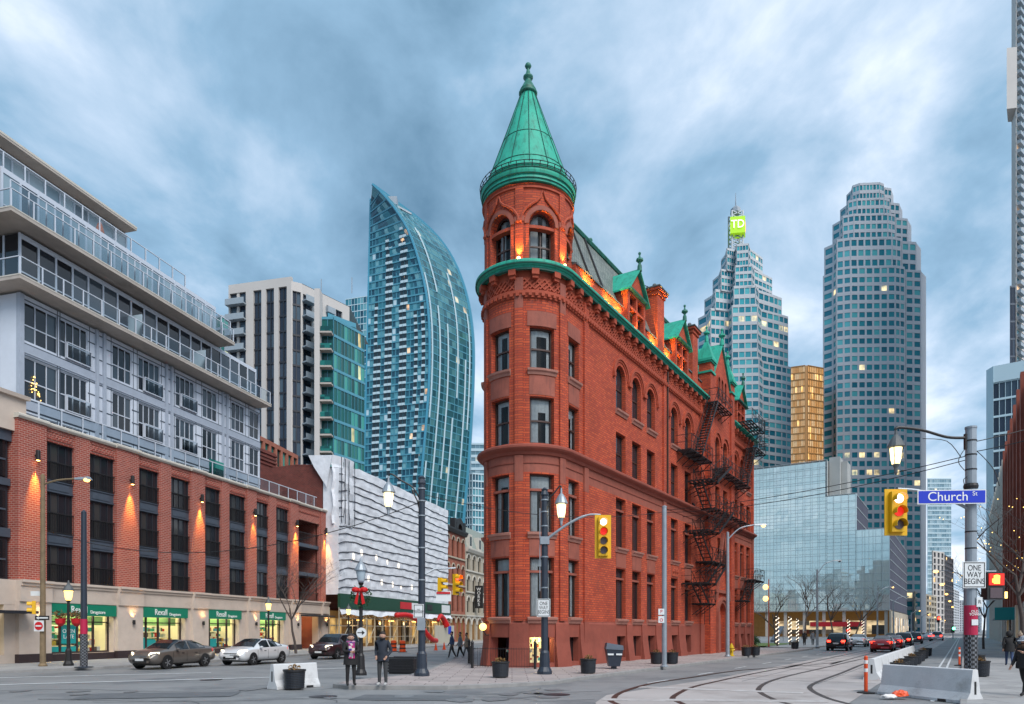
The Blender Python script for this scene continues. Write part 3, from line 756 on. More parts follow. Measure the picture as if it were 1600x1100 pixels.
# basement windows and the lit shop in the turret foot
for (c, w) in FW + EW + AW[:1] + BW:
    mb = MB(); mb.fbox(fm, c - w / 2, c + w / 2, .34, .4, .35, 1.62); mb.build('basement_window', 'pane_dark', fi)
glow('purple_glow', (0.5, 0.12, 0.9), 0.8)
for (c, w), gm in ((AW[1], 'purple_glow'), (AW[2], 'shop_wall')):
    mb = MB()
    for s_, t_ in zip(frange(c - w / 2, c + w / 2, .3), frange(c - w / 2, c + w / 2, .3)[1:]): mb.fbox(fm, s_, t_, .9, .95, .3, 1.7)
    o = mb.build('basement_shop', gm if gm == 'shop_wall' else 'room_dark', fi)
    m2 = MB()
    for i in range(26 if gm == 'shop_wall' else 2):
        x = c + rng.uniform(-.45, .45) * w; z = rng.uniform(.4, 1.45)
        m2.fbox(fm, x - .06, x + .06, .5 + .01 * i, .55 + .01 * i, z, z + rng.uniform(.08, .2))
    m2.u = [[(rng.randint(0, 99) + .5, .5)] * 4 for f in m2.f]
    m2.build('goods', 'shop_goods', o, stuff=True)
    if gm != 'shop_wall':
        m3 = MB(); m3.fbox(fm, c + .2, c + .5, .6, .62, .7, 1.6); m3.build('neon_panel', 'purple_glow', o)
    if gm == 'shop_wall': lamp('basement_shop_light', 'POINT', fm(c, .55, 1.5), 14, (1, .72, .35), fi, 0.1)
# battered buttress foot between the basement windows
edges = sorted(w for w in AW + BW + FW + EW)
for (c0, w0), (c1, w1) in zip(edges, edges[1:]):
    p, q = c0 + w0 / 2, c1 - w1 / 2
    if q - p < 0.2: continue
    if 19 < p < 30: continue
    mb = MB(); mb.sweep(fm, [(-.26, 0.02), (-.24, .25), (-.10, 1.35), (-.06, 2.3), (.02, 2.42), (.02, 0.02)], [a for a in frange(p + .05, q - .05, .25)])
    mb.build('buttress_foot', 'red_stone', fi)
# water table, belt course
mb = MB(); mb.sweep(fm, [(0, 2.38), (-.12, 2.40), (-.14, 2.50), (-.03, 2.58), (0, 2.58)], path(AEND, LEN)); 
mb = MB(); mb.sweep(fm, [(0.02, 10.70), (-.10, 10.72), (-.16, 10.86), (-.34, 10.95), (-.40, 11.02), (-.40, 11.12), (-.30, 11.2), (0.02, 11.24)], path(AEND, LEN)); mb.build('belt_course', 'red_stone', fi)
mb = MB(); mb.sweep(fm, [(0.02, 10.28), (-.04, 10.29), (-.04, 10.33), (0.02, 10.34)], path(AEND, LEN)); mb.build('string_course', 'red_stone', fi)
# brick pilasters of the turret and corner
PIL = [ath(-70), ath(-12.5), ath(46.5), 1.95, 4.1, 13.6, 21.6]
for a in (ath(-70), ath(-12.5), ath(46.5)):
    for (z0, z1, m_) in ((2.45, 9.4, 'flatiron_brick'), (9.4, 10.68, 'red_stone_smooth'), (11.26, 18.0, 'flatiron_brick'), (18.0, 19.5, 'red_stone_smooth')):
        mb = MB(); w = .42
        mb.sweep(fm, [(-.10, z0), (-.10, z1), (.03, z1), (.03, z0)], frange(a - w / 2, a + w / 2, .15)); mb.build('pilaster', m_, fi)
for a in (2.1, 13.9, 21.9, 30.4, 37.7):
    for (z0, z1, m_) in ((0.0, 2.44, 'red_stone'), (2.45, 9.4, 'flatiron_brick'), (9.4, 10.68, 'red_stone_smooth'), (11.26, 19.5, 'flatiron_brick')):
        mb = MB(); mb.fbox(fm, a - .25, a + .25, -.11, .03, z0, z1); mb.build('pilaster', m_, fi)
# hood moulds over the arched windows
for (c, w) in FW + PW + EW:
    mb = MB(); arch_ring(mb, fm, c, 16.95, 1.02, 1.15, -.11, .02, 14); arch_ring(mb, fm, c, 16.95, 0.9, 1.02, -.05, .02, 14)
    for s_ in (-1, 1): mb.fbox(fm, c + s_ * 1.085 - .11, c + s_ * 1.085 + .11, -.16, .02, 16.72, 16.96)
    mb.build('hood_mould', 'terracotta', fi)
# frieze: dentils, lattice, brackets
mb = MB(); mb.sweep(fm, [(0.02, 18.5), (-.07, 18.52), (-.07, 18.6), (-.14, 18.72), (-.14, 18.86), (.02, 18.88)], path(AEND, LEN)); mb.build('architrave', 'terracotta', fi)
mb = MB(); a = AL
while a < LEN - .2:
    mb.fbox(fm, a, a + .15, -.20, -.12, 18.56, 18.71); a += .30
mb.build('dentils', 'terracotta', fi, stuff=True)
mb = MB(); a = AL
def lat(p, q, t=.035):
    (a1_, z1_), (a2_, z2_) = p, q
    n = Vector((-(z2_ - z1_), a2_ - a1_)).normalized() * t
    mb.hexa([fm(a1_ - n.x, -.07, z1_ - n.y), fm(a2_ - n.x, -.07, z2_ - n.y), fm(a2_ - n.x, .02, z2_ - n.y), fm(a1_ - n.x, .02, z1_ - n.y),
             fm(a1_ + n.x, -.07, z1_ + n.y), fm(a2_ + n.x, -.07, z2_ + n.y), fm(a2_ + n.x, .02, z2_ + n.y), fm(a1_ + n.x, .02, z1_ + n.y)])
while a < LEN - .6:
    lat((a, 18.95), (a + .5, 19.45)); lat((a, 19.45), (a + .5, 18.95))
    lat((a + .25, 18.95), (a + .5, 19.2)); lat((a, 19.2), (a + .25, 19.45)); a += .5
mb.build('lattice', 'terracotta', fi, stuff=True)
mb = MB(); a = AL + .3
while a < LEN - .3:
    mb.fbox(fm, a - .16, a + .16, -.34, .02, 19.55, 19.82); mb.fbox(fm, a - .13, a + .13, -.26, .02, 19.40, 19.55); a += 1.05
mb.build('brackets', 'terracotta', fi, stuff=True)
CORN = [(0.02, 19.88), (-.28, 19.89), (-.30, 19.96), (-.38, 19.98), (-.45, 20.06), (-.49, 20.09), (-.49, 20.20), (-.44, 20.25), (0.3, 20.34), (0.3, 19.88)]
for (p, q) in ((AEND, 22.75), (30.05, LEN + .3)):
    mb = MB(); mb.sweep(fm, CORN, path(p, q)); mb.build('cornice', 'copper_green', fi)
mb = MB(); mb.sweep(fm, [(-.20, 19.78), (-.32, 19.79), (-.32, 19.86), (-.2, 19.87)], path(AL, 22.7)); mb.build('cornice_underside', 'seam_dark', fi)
# turret top storey
ctr = (0.0, RT)
def cyl(a, d, z):
    th = a / RT; r = RT - d
    return (-r * sin(th), RT - r * cos(th), z)
A5 = [(-ath(17), 1.35), (-ath(-41), 1.35), (-ath(-99), 1.35), (-ath(75), 1.35), (-ath(-157), 1.35)]
def cyx(a, d, z): return cyl(-a, d, z)      # path parameter as on the lower wall
B5 = [(ath(t), 1.38) for t in (-157, -99, -41, 17, 75)]
mb = MB(); wall(mb, cyx, ath(-205), ath(155), 20.2, 24.25, [(c - w / 2, c + w / 2, 20.45, 22.9, True) for c, w in B5], .42, .2)
mb.build('turret_wall', 'flatiron_brick', fi)
for k, (c, w) in enumerate(B5):
    mf, mp_ = MB(), MB(); window_unit(mf, mp_, cyx, c - w / 2, c + w / 2, 20.45, 22.9, .33, True, fw=.08, fd=.08, cols=2, rows=(.32,), step=.2)
    for s_, t_ in zip(frange(c - w / 2 - .06, c + w / 2 + .06, .2), frange(c - w / 2 - .06, c + w / 2 + .06, .2)[1:]): mf.fbox(cyx, s_, t_, .05, .4, 22.02, 22.17, 1)
    wo = mf.build('window', ['sash_brown', 'terracotta'], fi); mp_.build('pane', 'clear_pane', wo)
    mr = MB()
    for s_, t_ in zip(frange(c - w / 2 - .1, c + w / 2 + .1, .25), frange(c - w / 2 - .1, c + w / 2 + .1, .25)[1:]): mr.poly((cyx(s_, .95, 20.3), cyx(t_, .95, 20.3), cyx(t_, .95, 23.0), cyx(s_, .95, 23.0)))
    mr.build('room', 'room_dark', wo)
    mr = MB()
    for (f0, f1) in ((.05, .45), (.7, .9)):
        xs = frange(c - w / 2 + f0 * w, c - w / 2 + f1 * w, .05)
        for i, (p, q) in enumerate(zip(xs, xs[1:])): mr.poly((cyx(p, .6 + .04 * (i % 2), 20.45), cyx(q, .6 + .04 * ((i + 1) % 2), 20.45), cyx(q, .6 + .04 * ((i + 1) % 2), 22.9), cyx(p, .6 + .04 * (i % 2), 22.9)))
    mr.build('curtain', 'curtain', wo)
    # arch face and ogee hood
    mh = MB(); arch_ring(mh, cyx, c, 22.21, .70, .92, -.05, .03, 14); mh.build('arch_surround', 'red_stone_smooth', fi)
    P = []
    for s_ in (-1, 1):
        pts = [(1.12, 22.35), (1.05, 22.62), (.86, 22.92), (.58, 23.13), (.32, 23.30), (.14, 23.50), (.03, 23.86)]
        P.append([cyx(c + s_ * x, -.06, z) for x, z in pts])
    mh = MB()
    for L_ in P: mh.tube(L_, [.07, .075, .075, .07, .065, .055, .03], 6)
    for s_ in (-1, 1): mh.ball(cyx(c + s_ * 1.12, -.06, 22.33), .13, 8, 5)
    mh.build('ogee_hood', 'terracotta', fi)
for t in (-128, -70, -12, 46, 104):
    mb = MB(); mb.sweep(cyx, [(-.07, 20.36), (-.07, 24.1), (.03, 24.1), (.03, 20.36)], frange(ath(t) - .2, ath(t) + .2, .14)); mb.build('pilaster', 'flatiron_brick', fi)
    mb = MB(); mb.sweep(cyx, [(-.09, 22.3), (-.09, 22.55), (.03, 22.55), (.03, 22.3)], frange(ath(t) - .24, ath(t) + .24, .14)); mb.build('pilaster_block', 'red_stone_smooth', fi)
mb = MB(); mb.lathe([(2.28, 23.95), (2.38, 23.98), (2.36, 24.1), (2.44, 24.16), (2.3, 24.22)], 48, (*ctr, 0)); mb.build('turret_string', 'terracotta', fi, smooth=False)
mb = MB(); mb.lathe([(2.3, 24.3), (2.37, 24.33), (2.38, 24.44), (2.42, 24.47), (2.40, 24.62), (2.47, 24.69), (2.50, 24.80), (2.50, 24.94), (2.42, 25.03), (2.2, 25.10)], 48, (*ctr, 0)); mb.build('turret_cornice', 'copper_green', fi)
for r_, z_ in ((2.41, 24.455), (2.455, 24.655), (2.515, 24.92)):
    mb = MB(); mb.tube([(ctr[0] + r_ * cos(2 * pi * i / 48), ctr[1] + r_ * sin(2 * pi * i / 48), z_) for i in range(49)], .025, 5); mb.build('cornice_groove', 'seam_dark', fi)
mb = MB(); mb.sweep(fm, [(-.46, 20.02), (-.50, 20.03), (-.50, 20.06), (-.46, 20.07)], path(AEND, 22.75)); mb.build('cornice_groove', 'seam_dark', fi)
mb = MB()
for i in range(40):
    a = 2 * pi * i / 40; p = (ctr[0] + 2.46 * cos(a), ctr[1] + 2.46 * sin(a))
    q = (ctr[0] + 2.55 * cos(a), ctr[1] + 2.55 * sin(a)); mb.bar((*p, 24.9), (*q, 25.22), .022)
for (r_, z_) in ((2.55, 25.22), (2.51, 25.08)):
    mb.tube([(ctr[0] + r_ * cos(2 * pi * i / 40), ctr[1] + r_ * sin(2 * pi * i / 40), z_) for i in range(41)], .02, 5)
mb.build('gutter_rail', 'iron_black', fi)
mb = MB(); mb.lathe([(2.36, 25.12), (2.18, 25.42), (2.0, 25.85), (1.12, 28.25), (0.36, 30.38)], 40, (*ctr, 0)); mb.build('cone_roof', 'copper_green', fi, smooth=True)
mb = MB()
for i in range(14):
    a = 2 * pi * i / 14 + .13
    mb.tube([(ctr[0] + r_ * cos(a), ctr[1] + r_ * sin(a), z_) for r_, z_ in ((2.20, 25.42), (2.015, 25.85), (1.135, 28.25), (0.37, 30.4))], .022, 4)
for r_, z_ in ((1.39, 27.55), (2.02, 25.85)):
    mb.tube([(ctr[0] + r_ * cos(2 * pi * i / 36), ctr[1] + r_ * sin(2 * pi * i / 36), z_) for i in range(37)], .016, 4)
mb.build('roof_seam', 'seam_dark', fi)
mb = MB(); mb.lathe([(.36, 30.3), (.48, 30.33), (.50, 30.42), (.38, 30.48), (.44, 30.56), (.40, 30.62), (.20, 31.0), (.17, 31.04), (.17, 31.16), (.26, 31.22), (.26, 31.3), (.15, 31.36), (.08, 31.66), (.07, 31.72), (.13, 31.76), (.18, 31.86), (.13, 31.97), (.02, 32.02)], 16, (*ctr, 0)); mb.build('finial', 'copper_dark', fi, smooth=True)
# mansard
EL_ = fm(LEN, 0, 0); 
for (p, q) in ((1.6, LEN),):
    mb = MB(); mb.fbox(fm, p, q, .30, .55, 20.3, 21.55); mb.build('parapet', 'flatiron_brick', fi)
    mb = MB(); mb.sweep(fm, [(.22, 21.5), (.22, 21.6), (.58, 21.74), (.6, 21.5)], [p, q]); mb.build('eaves_gutter', 'lead_grey', fi)
mb = MB(); mb.poly((fm(.9, .48, 21.65), fm(LEN, .48, 21.65), fm(LEN, 2.05, 25.5), fm(2.6, 2.05, 25.5)))
mb.poly((fm(.9, .48, 21.65), fm(2.6, 2.05, 25.5), fm(2.4, 4.0, 25.5), fm(.9, 4.0, 21.65)))
e1 = fm(AEND, 2.05, 25.5); e0 = fm(AL - 3, 2.05, 25.5)
mb.build('mansard_slope', 'slate', fi)
mb = MB(); mb.poly((fm(2.5, 2.0, 25.48), fm(LEN, 2.0, 25.48), e1, e0)); mb.poly((fm(AEND, .5, 21.6), fm(AL - 1, .5, 21.6), e0, e1)); mb.poly((e0, e1, fm(AEND, .5, 20.2), fm(AL - 1, .5, 20.2)))
mb.poly((fm(LEN, 0, 20), fm(AEND, 0, 20), fm(AEND, 1.2, 25.5), fm(LEN, 2.05, 25.5)))
mb.build('flat_roof', 'lead_grey', fi)
mb = MB(); mb.tube([fm(2.5, 2.0, 25.52), fm(LEN, 2.0, 25.52)], .16, 6); mb.tube([fm(.9, .46, 21.7), fm(2.5, 2.03, 25.5)], .09, 5)
mb.build('ridge_cap', 'copper_dark', fi)
for a in (3.6, 5.4):
    mb = MB(); mb.tube([fm(a, .44, 21.66), fm(a + .5, 2.0, 25.5)], .07, 5); mb.build('hip_roll', 'iron_black', fi)
for a in (4.2, 6.8):
    mb = MB(); mb.ball(fm(a, 2.0, 25.72), .14, 6, 4); mb.build('ridge_knob', 'copper_dark', fi)
# dormers
def finial_small(mb, c, k=1.0):
    mb.lathe([(.16 * k, -.1), (.14 * k, .25 * k), (.08 * k, .4 * k), (.10 * k, .46 * k), (.24 * k, .58 * k), (.22 * k, .70 * k), (.08 * k, .76 * k), (.05 * k, .95 * k), (.09 * k, 1.02 * k), (.09 * k, 1.1 * k), (.01, 1.16 * k)], 10, c)
def gable_roof(mb, a0, a1, d0, d1, ze, za, t=.14):
    c = (a0 + a1) / 2
    for (x, s_) in ((a0, -1), (a1, 1)):
        mb.hexa([fm(x, d0, ze), fm(c, d0, za), fm(c, d1, za), fm(x, d1, ze), fm(x, d0, ze + t), fm(c, d0, za + t), fm(c, d1, za + t), fm(x, d1, ze + t)])
def dormer(c, w, nwin=2):
    a0, a1 = c - w / 2, c + w / 2; zt = 22.75
    d = MB(); ops = []
    iw = (w - .8) / nwin
    for i in range(nwin):
        x = a0 + .3 + i * (iw + .2 / max(1, nwin - 1))
        ops += [(x, x + iw, 20.75, 21.65, False), (x, x + iw, 21.8, 22.5, False)]
    f2 = lambda a, dd, z: fm(a, dd - .02, z)
    wall(d, f2, a0, a1, 20.3, zt, ops, .3)
    d.fbox(fm, a0, a0 + .02, -.02, 2.0, 20.3, zt); d.fbox(fm, a1 - .02, a1, -.02, 2.0, 20.3, zt)
    d.poly([fm(a0, -.02, zt), fm(a1, -.02, zt), fm(c, -.02, zt + 1.45)])
    body = d.build('dormer', 'flatiron_brick', fi)
    g = MB()
    for o in ops: g.fbox(fm, o[0], o[1], .26, .3, o[2], o[3])
    g.build('pane', 'pane_dark', body)
    g = MB(); gable_roof(g, a0 - .22, a1 + .22, -.26, 2.6, zt - .22, zt + 1.55, .11); 
    g.build('gable_roof', 'copper_green', body)
    g = MB(); g.sweep(fm, [(-.05, zt - .12), (-.2, zt - .06), (-.24, zt + .04), (-.02, zt + .10)], [a0 - .05, a1 + .05])
    g.build('gable_cornice', 'copper_dark', body)
    g = MB(); finial_small(g, fm(c, -.2, zt + 1.6), .95); g.build('finial', 'copper_dark', body)
for c, w in ((9.2, 2.8), (17.6, 2.8), (33.6, 2.8)): dormer(c, w)
for c in (13.9, 21.2):
    b = MB(); b.fbox(fm, c - .62, c + .62, .2, 1.1, 20.3, 24.75)
    ch = b.build('chimney', 'flatiron_brick', fi)
    b = MB(); b.fbox(fm, c - .7, c + .7, .12, 1.18, 24.6, 24.85); b.fbox(fm, c - .82, c + .82, .0, 1.3, 24.85, 25.02); b.build('chimney_collar', 'flatiron_brick', ch)
    b = MB(); b.fbox(fm, c - .88, c + .88, -.06, 1.36, 25.02, 25.1)
    p = [fm(c - .8, .02, 25.1), fm(c + .8, .02, 25.1), fm(c + .8, 1.28, 25.1), fm(c - .8, 1.28, 25.1)]; t = fm(c, .65, 25.5)
    for i in range(4): b.poly((p[i], p[(i + 1) % 4], t))
    b.ball(fm(c, .65, 25.5), .16, 8, 5); b.build('chimney_cap', 'lead_grey', ch)
mb = MB()
for k in (0, .25): mb.tube([fm(11.2 + k, 1.9, 24.0), fm(11.5 + k, 1.6, 24.9), fm(12.3, 1.2, 25.2), fm(13.2, .7, 25.1)], .03, 5)
mb.build('vent_pipe', 'iron_black', fi)
# pavilion with entrance, gable and two pinnacles
P0, P1, PD = 23.0, 29.8, -.3
fq = lambda a, d, z: fm(a, d + PD, z)
mb = MB(); wall(mb, fq, P0, P1, 0.0, 10.7, [(25.4, 27.4, 0.1, 4.2, True), (25.3, 26.1, 6.9, 9.5, False), (26.7, 27.5, 6.9, 9.5, False)], .6)
wall(mb, fq, P0, P1, 11.24, 20.2, [(24.7, 25.9, 11.3, 13.62, False), (26.9, 28.1, 11.3, 13.62, False), (24.7, 25.9, 14.95, 17.65, True), (26.9, 28.1, 14.95, 17.65, True)], .32)
gz = lambda a: 22.2 + 3.1 * (1 - abs(a - 26.4) / 2.4)
mb.poly((fq(24, 0, 20.2), fq(28.8, 0, 20.2), fq(28.8, 0, 22.2), fq(26.4, 0, 25.3), fq(24, 0, 22.2)))
mb.fbox(fq, P0, P0 + .02, 0, .6, 11.3, 20.2); mb.fbox(fq, P1 - .02, P1, 0, .6, 11.3, 20.2)
mb.fbox(fq, P0, P0 + .02, 0, .6, 0, 10.7); mb.fbox(fq, 23.6, 29.2, .02, .5, 20.2, 22.2)
pv = mb.build('pavilion', 'flatiron_brick', fi)
mb = MB(); mb.sweep(fq, [(0.0, 10.70), (-.10, 10.72), (-.16, 10.86), (-.34, 10.95), (-.40, 11.12), (-.30, 11.2), (0.0, 11.24)], [P0 - .1, P1 + .1]); mb.build('belt_course', 'red_stone', pv)
for c in (25.3, 27.5):
    mf, mp_ = MB(), MB(); window_unit(mf, mp_, fq, c - .6, c + .6, 11.3, 13.62, .24); window_unit(mf, mp_, fq, c - .6, c + .6, 14.95, 17.65, .24, True)
    wo = mf.build('window', 'sash_brown', pv); mp_.build('pane', 'sash_glass', wo)
    mb = MB(); arch_ring(mb, fq, c, 17.05, .9, 1.1, -.1, .0, 14); mb.build('hood_mould', 'terracotta', pv)
for c in (25.7, 27.1):
    mf, mp_ = MB(), MB(); window_unit(mf, mp_, fq, c - .4, c + .4, 6.9, 9.5, .24); wo = mf.build('window', 'sash_brown', pv); mp_.build('pane', 'sash_glass', wo)
for i in (-1, 0, 1):
    mb = MB(); c = 26.4 + i * .9; mb.fbox(fq, c - .28, c + .28, -.01, .05, 20.9, 22.3); mb.build('pane', 'pane_dark', pv)
    mb = MB(); arch_ring(mb, fq, c, 22.3, 0.28, .42, -.10, .02, 10); mb.fbox(fq, c - .42, c - .28, -.1, .02, 20.9, 22.3); mb.fbox(fq, c + .28, c + .42, -.1, .02, 20.9, 22.3); mb.build('arch_surround', 'terracotta', pv)
    arc = MB(); arc.poly([fq(c - .28 * cos(pi * k / 8), -.012, 22.3 + .28 * sin(pi * k / 8)) for k in range(9)][::-1]); arc.build('pane', 'pane_dark', pv)
mb = MB(); gable_roof(mb, 23.75, 29.05, PD - .14, 2.6, 22.0, 25.45); mb.build('gable_roof', 'copper_green', pv)
mb = MB(); finial_small(mb, fq(26.4, -.05, 25.55), 1.15); mb.build('finial', 'copper_green', pv)
for c in (23.45, 29.35):
    mb = MB(); mb.fbox(fq, c - .5, c + .5, -.15, .8, 0, 10.7); mb.fbox(fq, c - .5, c + .5, -.15, .8, 11.2, 23.0); pn = mb.build('pinnacle_pier', 'flatiron_brick', pv)
    mb = MB(); mb.fbox(fq, c - .6, c + .6, -.25, .9, 22.2, 22.35); mb.fbox(fq, c - .6, c + .6, -.25, .9, 23.0, 23.12); mb.fbox(fq, c - .68, c + .68, -.33, .98, 23.12, 23.3)
    p = [fq(c - .66, -.31, 23.3), fq(c + .66, -.31, 23.3), fq(c + .66, .96, 23.3), fq(c - .66, .96, 23.3)]; t = fq(c, .32, 25.15)
    for i in range(4): mb.poly((p[i], p[(i + 1) % 4], t))
    finial_small(mb, fq(c, .32, 24.9), 1.0); mb.build('pinnacle_cap', 'copper_green', pn)
# entrance: recessed arched door with steep stone gable above
mb = MB(); arch_ring(mb, fq, 26.4, 3.2, 1.0, 1.25, -.12, .02, 16); arch_ring(mb, fq, 26.4, 3.2, 1.25, 1.5, -.22, .02, 16)
for s_ in (-1, 1):
    mb.fbox(fq, 26.4 + s_ * 1.25 - .25, 26.4 + s_ * 1.25 + .25, -.22, .02, 0.0, 3.2)
    mb.hexa([fq(26.4 + s_ * 2.0, -.25, 4.4), fq(26.4 + s_ * 1.75, -.25, 4.4), fq(26.4 + s_ * 1.75, 0, 4.4), fq(26.4 + s_ * 2.0, 0, 4.4), fq(26.4 + s_ * .14, -.25, 10.0), fq(26.4, -.25, 9.6), fq(26.4, 0, 9.6), fq(26.4 + s_ * .14, 0, 10.0)])
mb.fbox(fq, 24.4, 28.4, -.2, .0, 5.0, 5.25)
mb.build('entrance_surround', 'red_stone_smooth', pv)
mb = MB(); mb.fbox(fq, 25.5, 27.3, .5, .6, 0.1, 4.2); mb.build('door', 'sash_brown', pv)
mb = MB(); mb.fbox(fq, 25.2, 27.6, -.5, .0, 0, .1); mb.fbox(fq, 25.4, 27.4, -.0, .6, .0, .18); mb.build('door_step', 'red_stone', pv)
# relief emblem panel and drain pipe
mb = MB(); mb.fbox(fm, 15.4, 16.6, -.06, .02, 5.75, 6.5); [mb.ball(fm(15.6 + .2 * i, -.07, 6.1 + .12 * (i % 2)), .12, 6, 4) for i in range(5)]; mb.build('relief_panel', 'terracotta', fi)
mb = MB(); mb.tube([fm(14.35, -.12, 19.6), fm(14.35, -.12, 11.3)], .07, 6); mb.build('drain_pipe', 'sash_brown', fi)
# warm uplights along the parapet and the turret
ul = [(2.9, .05), (5.6, .05), (6.9, .05), (12.6, .05), (15.2, .05)]
for a, d in ul:
    mb = MB(); mb.fbox(fm, a - .07, a + .07, d - .07, d + .07, 20.36, 20.46); mb.build('uplight', 'warm_light', fi)
    lamp('uplight_beam', 'SPOT', fm(a, d - .05, 20.5), 420, (1, .52, .08), fi, .05, fm(a, d + .55, 22.0), 100, .8)
for t in (-12, 46):
    p = cyx(ath(t), -.22, 20.36); q = cyx(ath(t), -.02, 21.8)
    mb = MB(); mb.box(p[0] - .06, p[0] + .06, p[1] - .06, p[1] + .06, 20.34, 20.44); mb.build('uplight', 'warm_light', fi)
    lamp('uplight_beam', 'SPOT', (p[0], p[1], 20.5), 170, (1, .5, .1), fi, .04, q, 70, .8)
for a in (9.0, 17.4):
    lamp('uplight_beam', 'SPOT', fm(a, -.35, 20.45), 70, (1, .45, .08), fi, .05, fm(a, 0.1, 22.2), 110, .8)
# globe lamp on the turret foot
p = cyx(ath(-62), -.35, 2.15)
mb = MB(); mb.ball(p, .19, 12, 8); gl = mb.build('globe_lamp', 'amber_glow', fi, smooth=True)
mb = MB(); q = cyx(ath(-58), .0, 1.75); mb.tube([q, (q[0] * .4 + p[0] * .6, q[1] * .4 + p[1] * .6, 1.72), (p[0], p[1], 1.98)], .035, 6); mb.build('lamp_bracket', 'iron_black', gl)

# fire escapes: platforms, stairs, railings
fe = MB(); fe.fbox(fm, 19.8, 20.2, -.1, 0, 11.3, 11.5); fe = fe.build('fire_escape', 'iron_black', fi); fe['label'] = 'black iron fire escape zigzagging down the brick front'
def railing(mb, a0, a1, z, d, z2=None):
    z2 = z if z2 is None else z2
    for h in (.5, 1.0): mb.bar(fm(a0, d, z + h), fm(a1, d, z2 + h), .025)
    n = max(1, int(abs(a1 - a0) / 1.0))
    for i in range(n + 1):
        t = i / n; a = a0 + (a1 - a0) * t; zz = z + (z2 - z) * t; mb.bar(fm(a, d, zz), fm(a, d, zz + 1.0), .025)
        if i < n:
            b_ = a0 + (a1 - a0) * (i + 1) / n; zb = z + (z2 - z) * (i + 1) / n
            mb.bar(fm(a, d, zz + .05), fm(b_, d, zb + .95), .015); mb.bar(fm(a, d, zz + .95), fm(b_, d, zb + .05), .015)
def platform(a0, a1, z, dep=1.1, off=0.0, ends=True, left=False):
    f_ = fm
    mb = MB()
    for i in range(6):
        d = off - dep * (i + .5) / 6; mb.fbox(f_, a0, a1, d - .06, d + .06, z - .05, z)
    for a in frange(a0, a1, 1.3): mb.fbox(f_, a - .04, a + .04, off - dep, off, z - .13, z - .05); mb.bar(f_(a, off - dep + .1, z - .1), f_(a, off, z - .9), .035)
    p = mb.build('platform', 'iron_black', fe)
    mb = MB(); railing(mb, a0, a1, z, off - dep)
    if ends:
        for a in (a0, a1):
            mb.bar(f_(a, off, z + 1.0), f_(a, off - dep, z + 1.0), .025); mb.bar(f_(a, off, z + .5), f_(a, off - dep, z + .5), .02)
    mb.build('railing', 'iron_black', fe)
def stair(a0, z0, a1, z1, d0=-1.1, d1=-.45):
    mb = MB(); n = max(4, int(abs(z1 - z0) / .24))
    for d in (d0, d1): mb.hexa([fm(a0, d - .02, z0 - .12), fm(a1, d - .02, z1 - .12), fm(a1, d + .02, z1 - .12), fm(a0, d + .02, z0 - .12), fm(a0, d - .02, z0 + .1), fm(a1, d - .02, z1 + .1), fm(a1, d + .02, z1 + .1), fm(a0, d + .02, z0 + .1)])
    for i in range(n + 1):
        t = i / n; a = a0 + (a1 - a0) * t; z = z0 + (z1 - z0) * t; mb.fbox(fm, a - .11, a + .11, d0, d1, z - .02, z + .02)
    for d in (d0, d1):
        mb.bar(fm(a0, d, z0 + .9), fm(a1, d, z1 + .9), .025)
        for i in range(0, 5): 
            t = i / 4; a = a0 + (a1 - a0) * t; z = z0 + (z1 - z0) * t; mb.bar(fm(a, d, z), fm(a, d, z + .9), .02)
    mb.build('stair', 'iron_black', fe)
platform(16.4, 21.3, 14.75); platform(23.4, 32.4, 14.7, 1.2); platform(22.4, 26.4, 19.7, 1.2)
stair(18.7, 14.75, 22.6, 19.7, -1.15, -.5)
stair(23.6, 14.7, 19.9, 12.9, -1.9, -1.25); platform(18.2, 20.2, 12.9, 1.9)
stair(18.6, 12.9, 21.0, 11.2, -1.1, -.5); platform(20.8, 31.0, 11.2, 1.5)
stair(24.0, 11.2, 20.2, 9.2, -1.95, -1.4); platform(17.8, 20.4, 9.2, 1.9)
stair(18.4, 9.2, 21.2, 7.2, -1.1, -.5); platform(20.6, 24.6, 7.2, 1.3)
stair(22.8, 7.2, 19.4, 5.4, -1.9, -1.3); platform(17.4, 20.0, 5.4, 1.8); stair(18.2, 5.4, 20.4, 4.0, -1.1, -.5); platform(19.8, 21.8, 4.0, 1.2)
stair(31.2, 14.7, 34.4, 18.7, -1.2, -.6); platform(34.2, 37.6, 18.7, 1.3); platform(31.6, 36.4, 20.5, 1.5)
mb = MB()
for d in (-1.5, -1.0): mb.bar(fm(36.2, d, 18.7), fm(36.2, d, 21.6), .035)
for i in range(12): mb.bar(fm(36.2, -1.5, 18.9 + i * .24), fm(36.2, -1.0, 18.9 + i * .24), .022)
for i in range(7):
    z = 19.4 + i * .4; mb.tube([fm(36.2 + .0, -1.5, z), fm(36.5, -1.8, z), fm(37.0, -1.75, z), fm(37.2, -1.25, z), fm(37.0, -.8, z), fm(36.2, -1.0, z)], .02, 4)
mb.build('caged_ladder', 'iron_black', fe)
platform(34.6, 37.4, 6.6, 1.2); stair(34.4, 6.6, 31.8, 4.6, -1.1, -.5); platform(30.6, 32.2, 4.6, 1.2)
mb = MB()
for d in (-.9, -.5): mb.bar(fm(21.2, d, 4.0), fm(21.2, d, 2.4), .03)
for i in range(6): mb.bar(fm(21.2, -.9, 2.5 + i * .26), fm(21.2, -.5, 2.5 + i * .26), .02)
mb.build('drop_ladder', 'iron_black', fe)
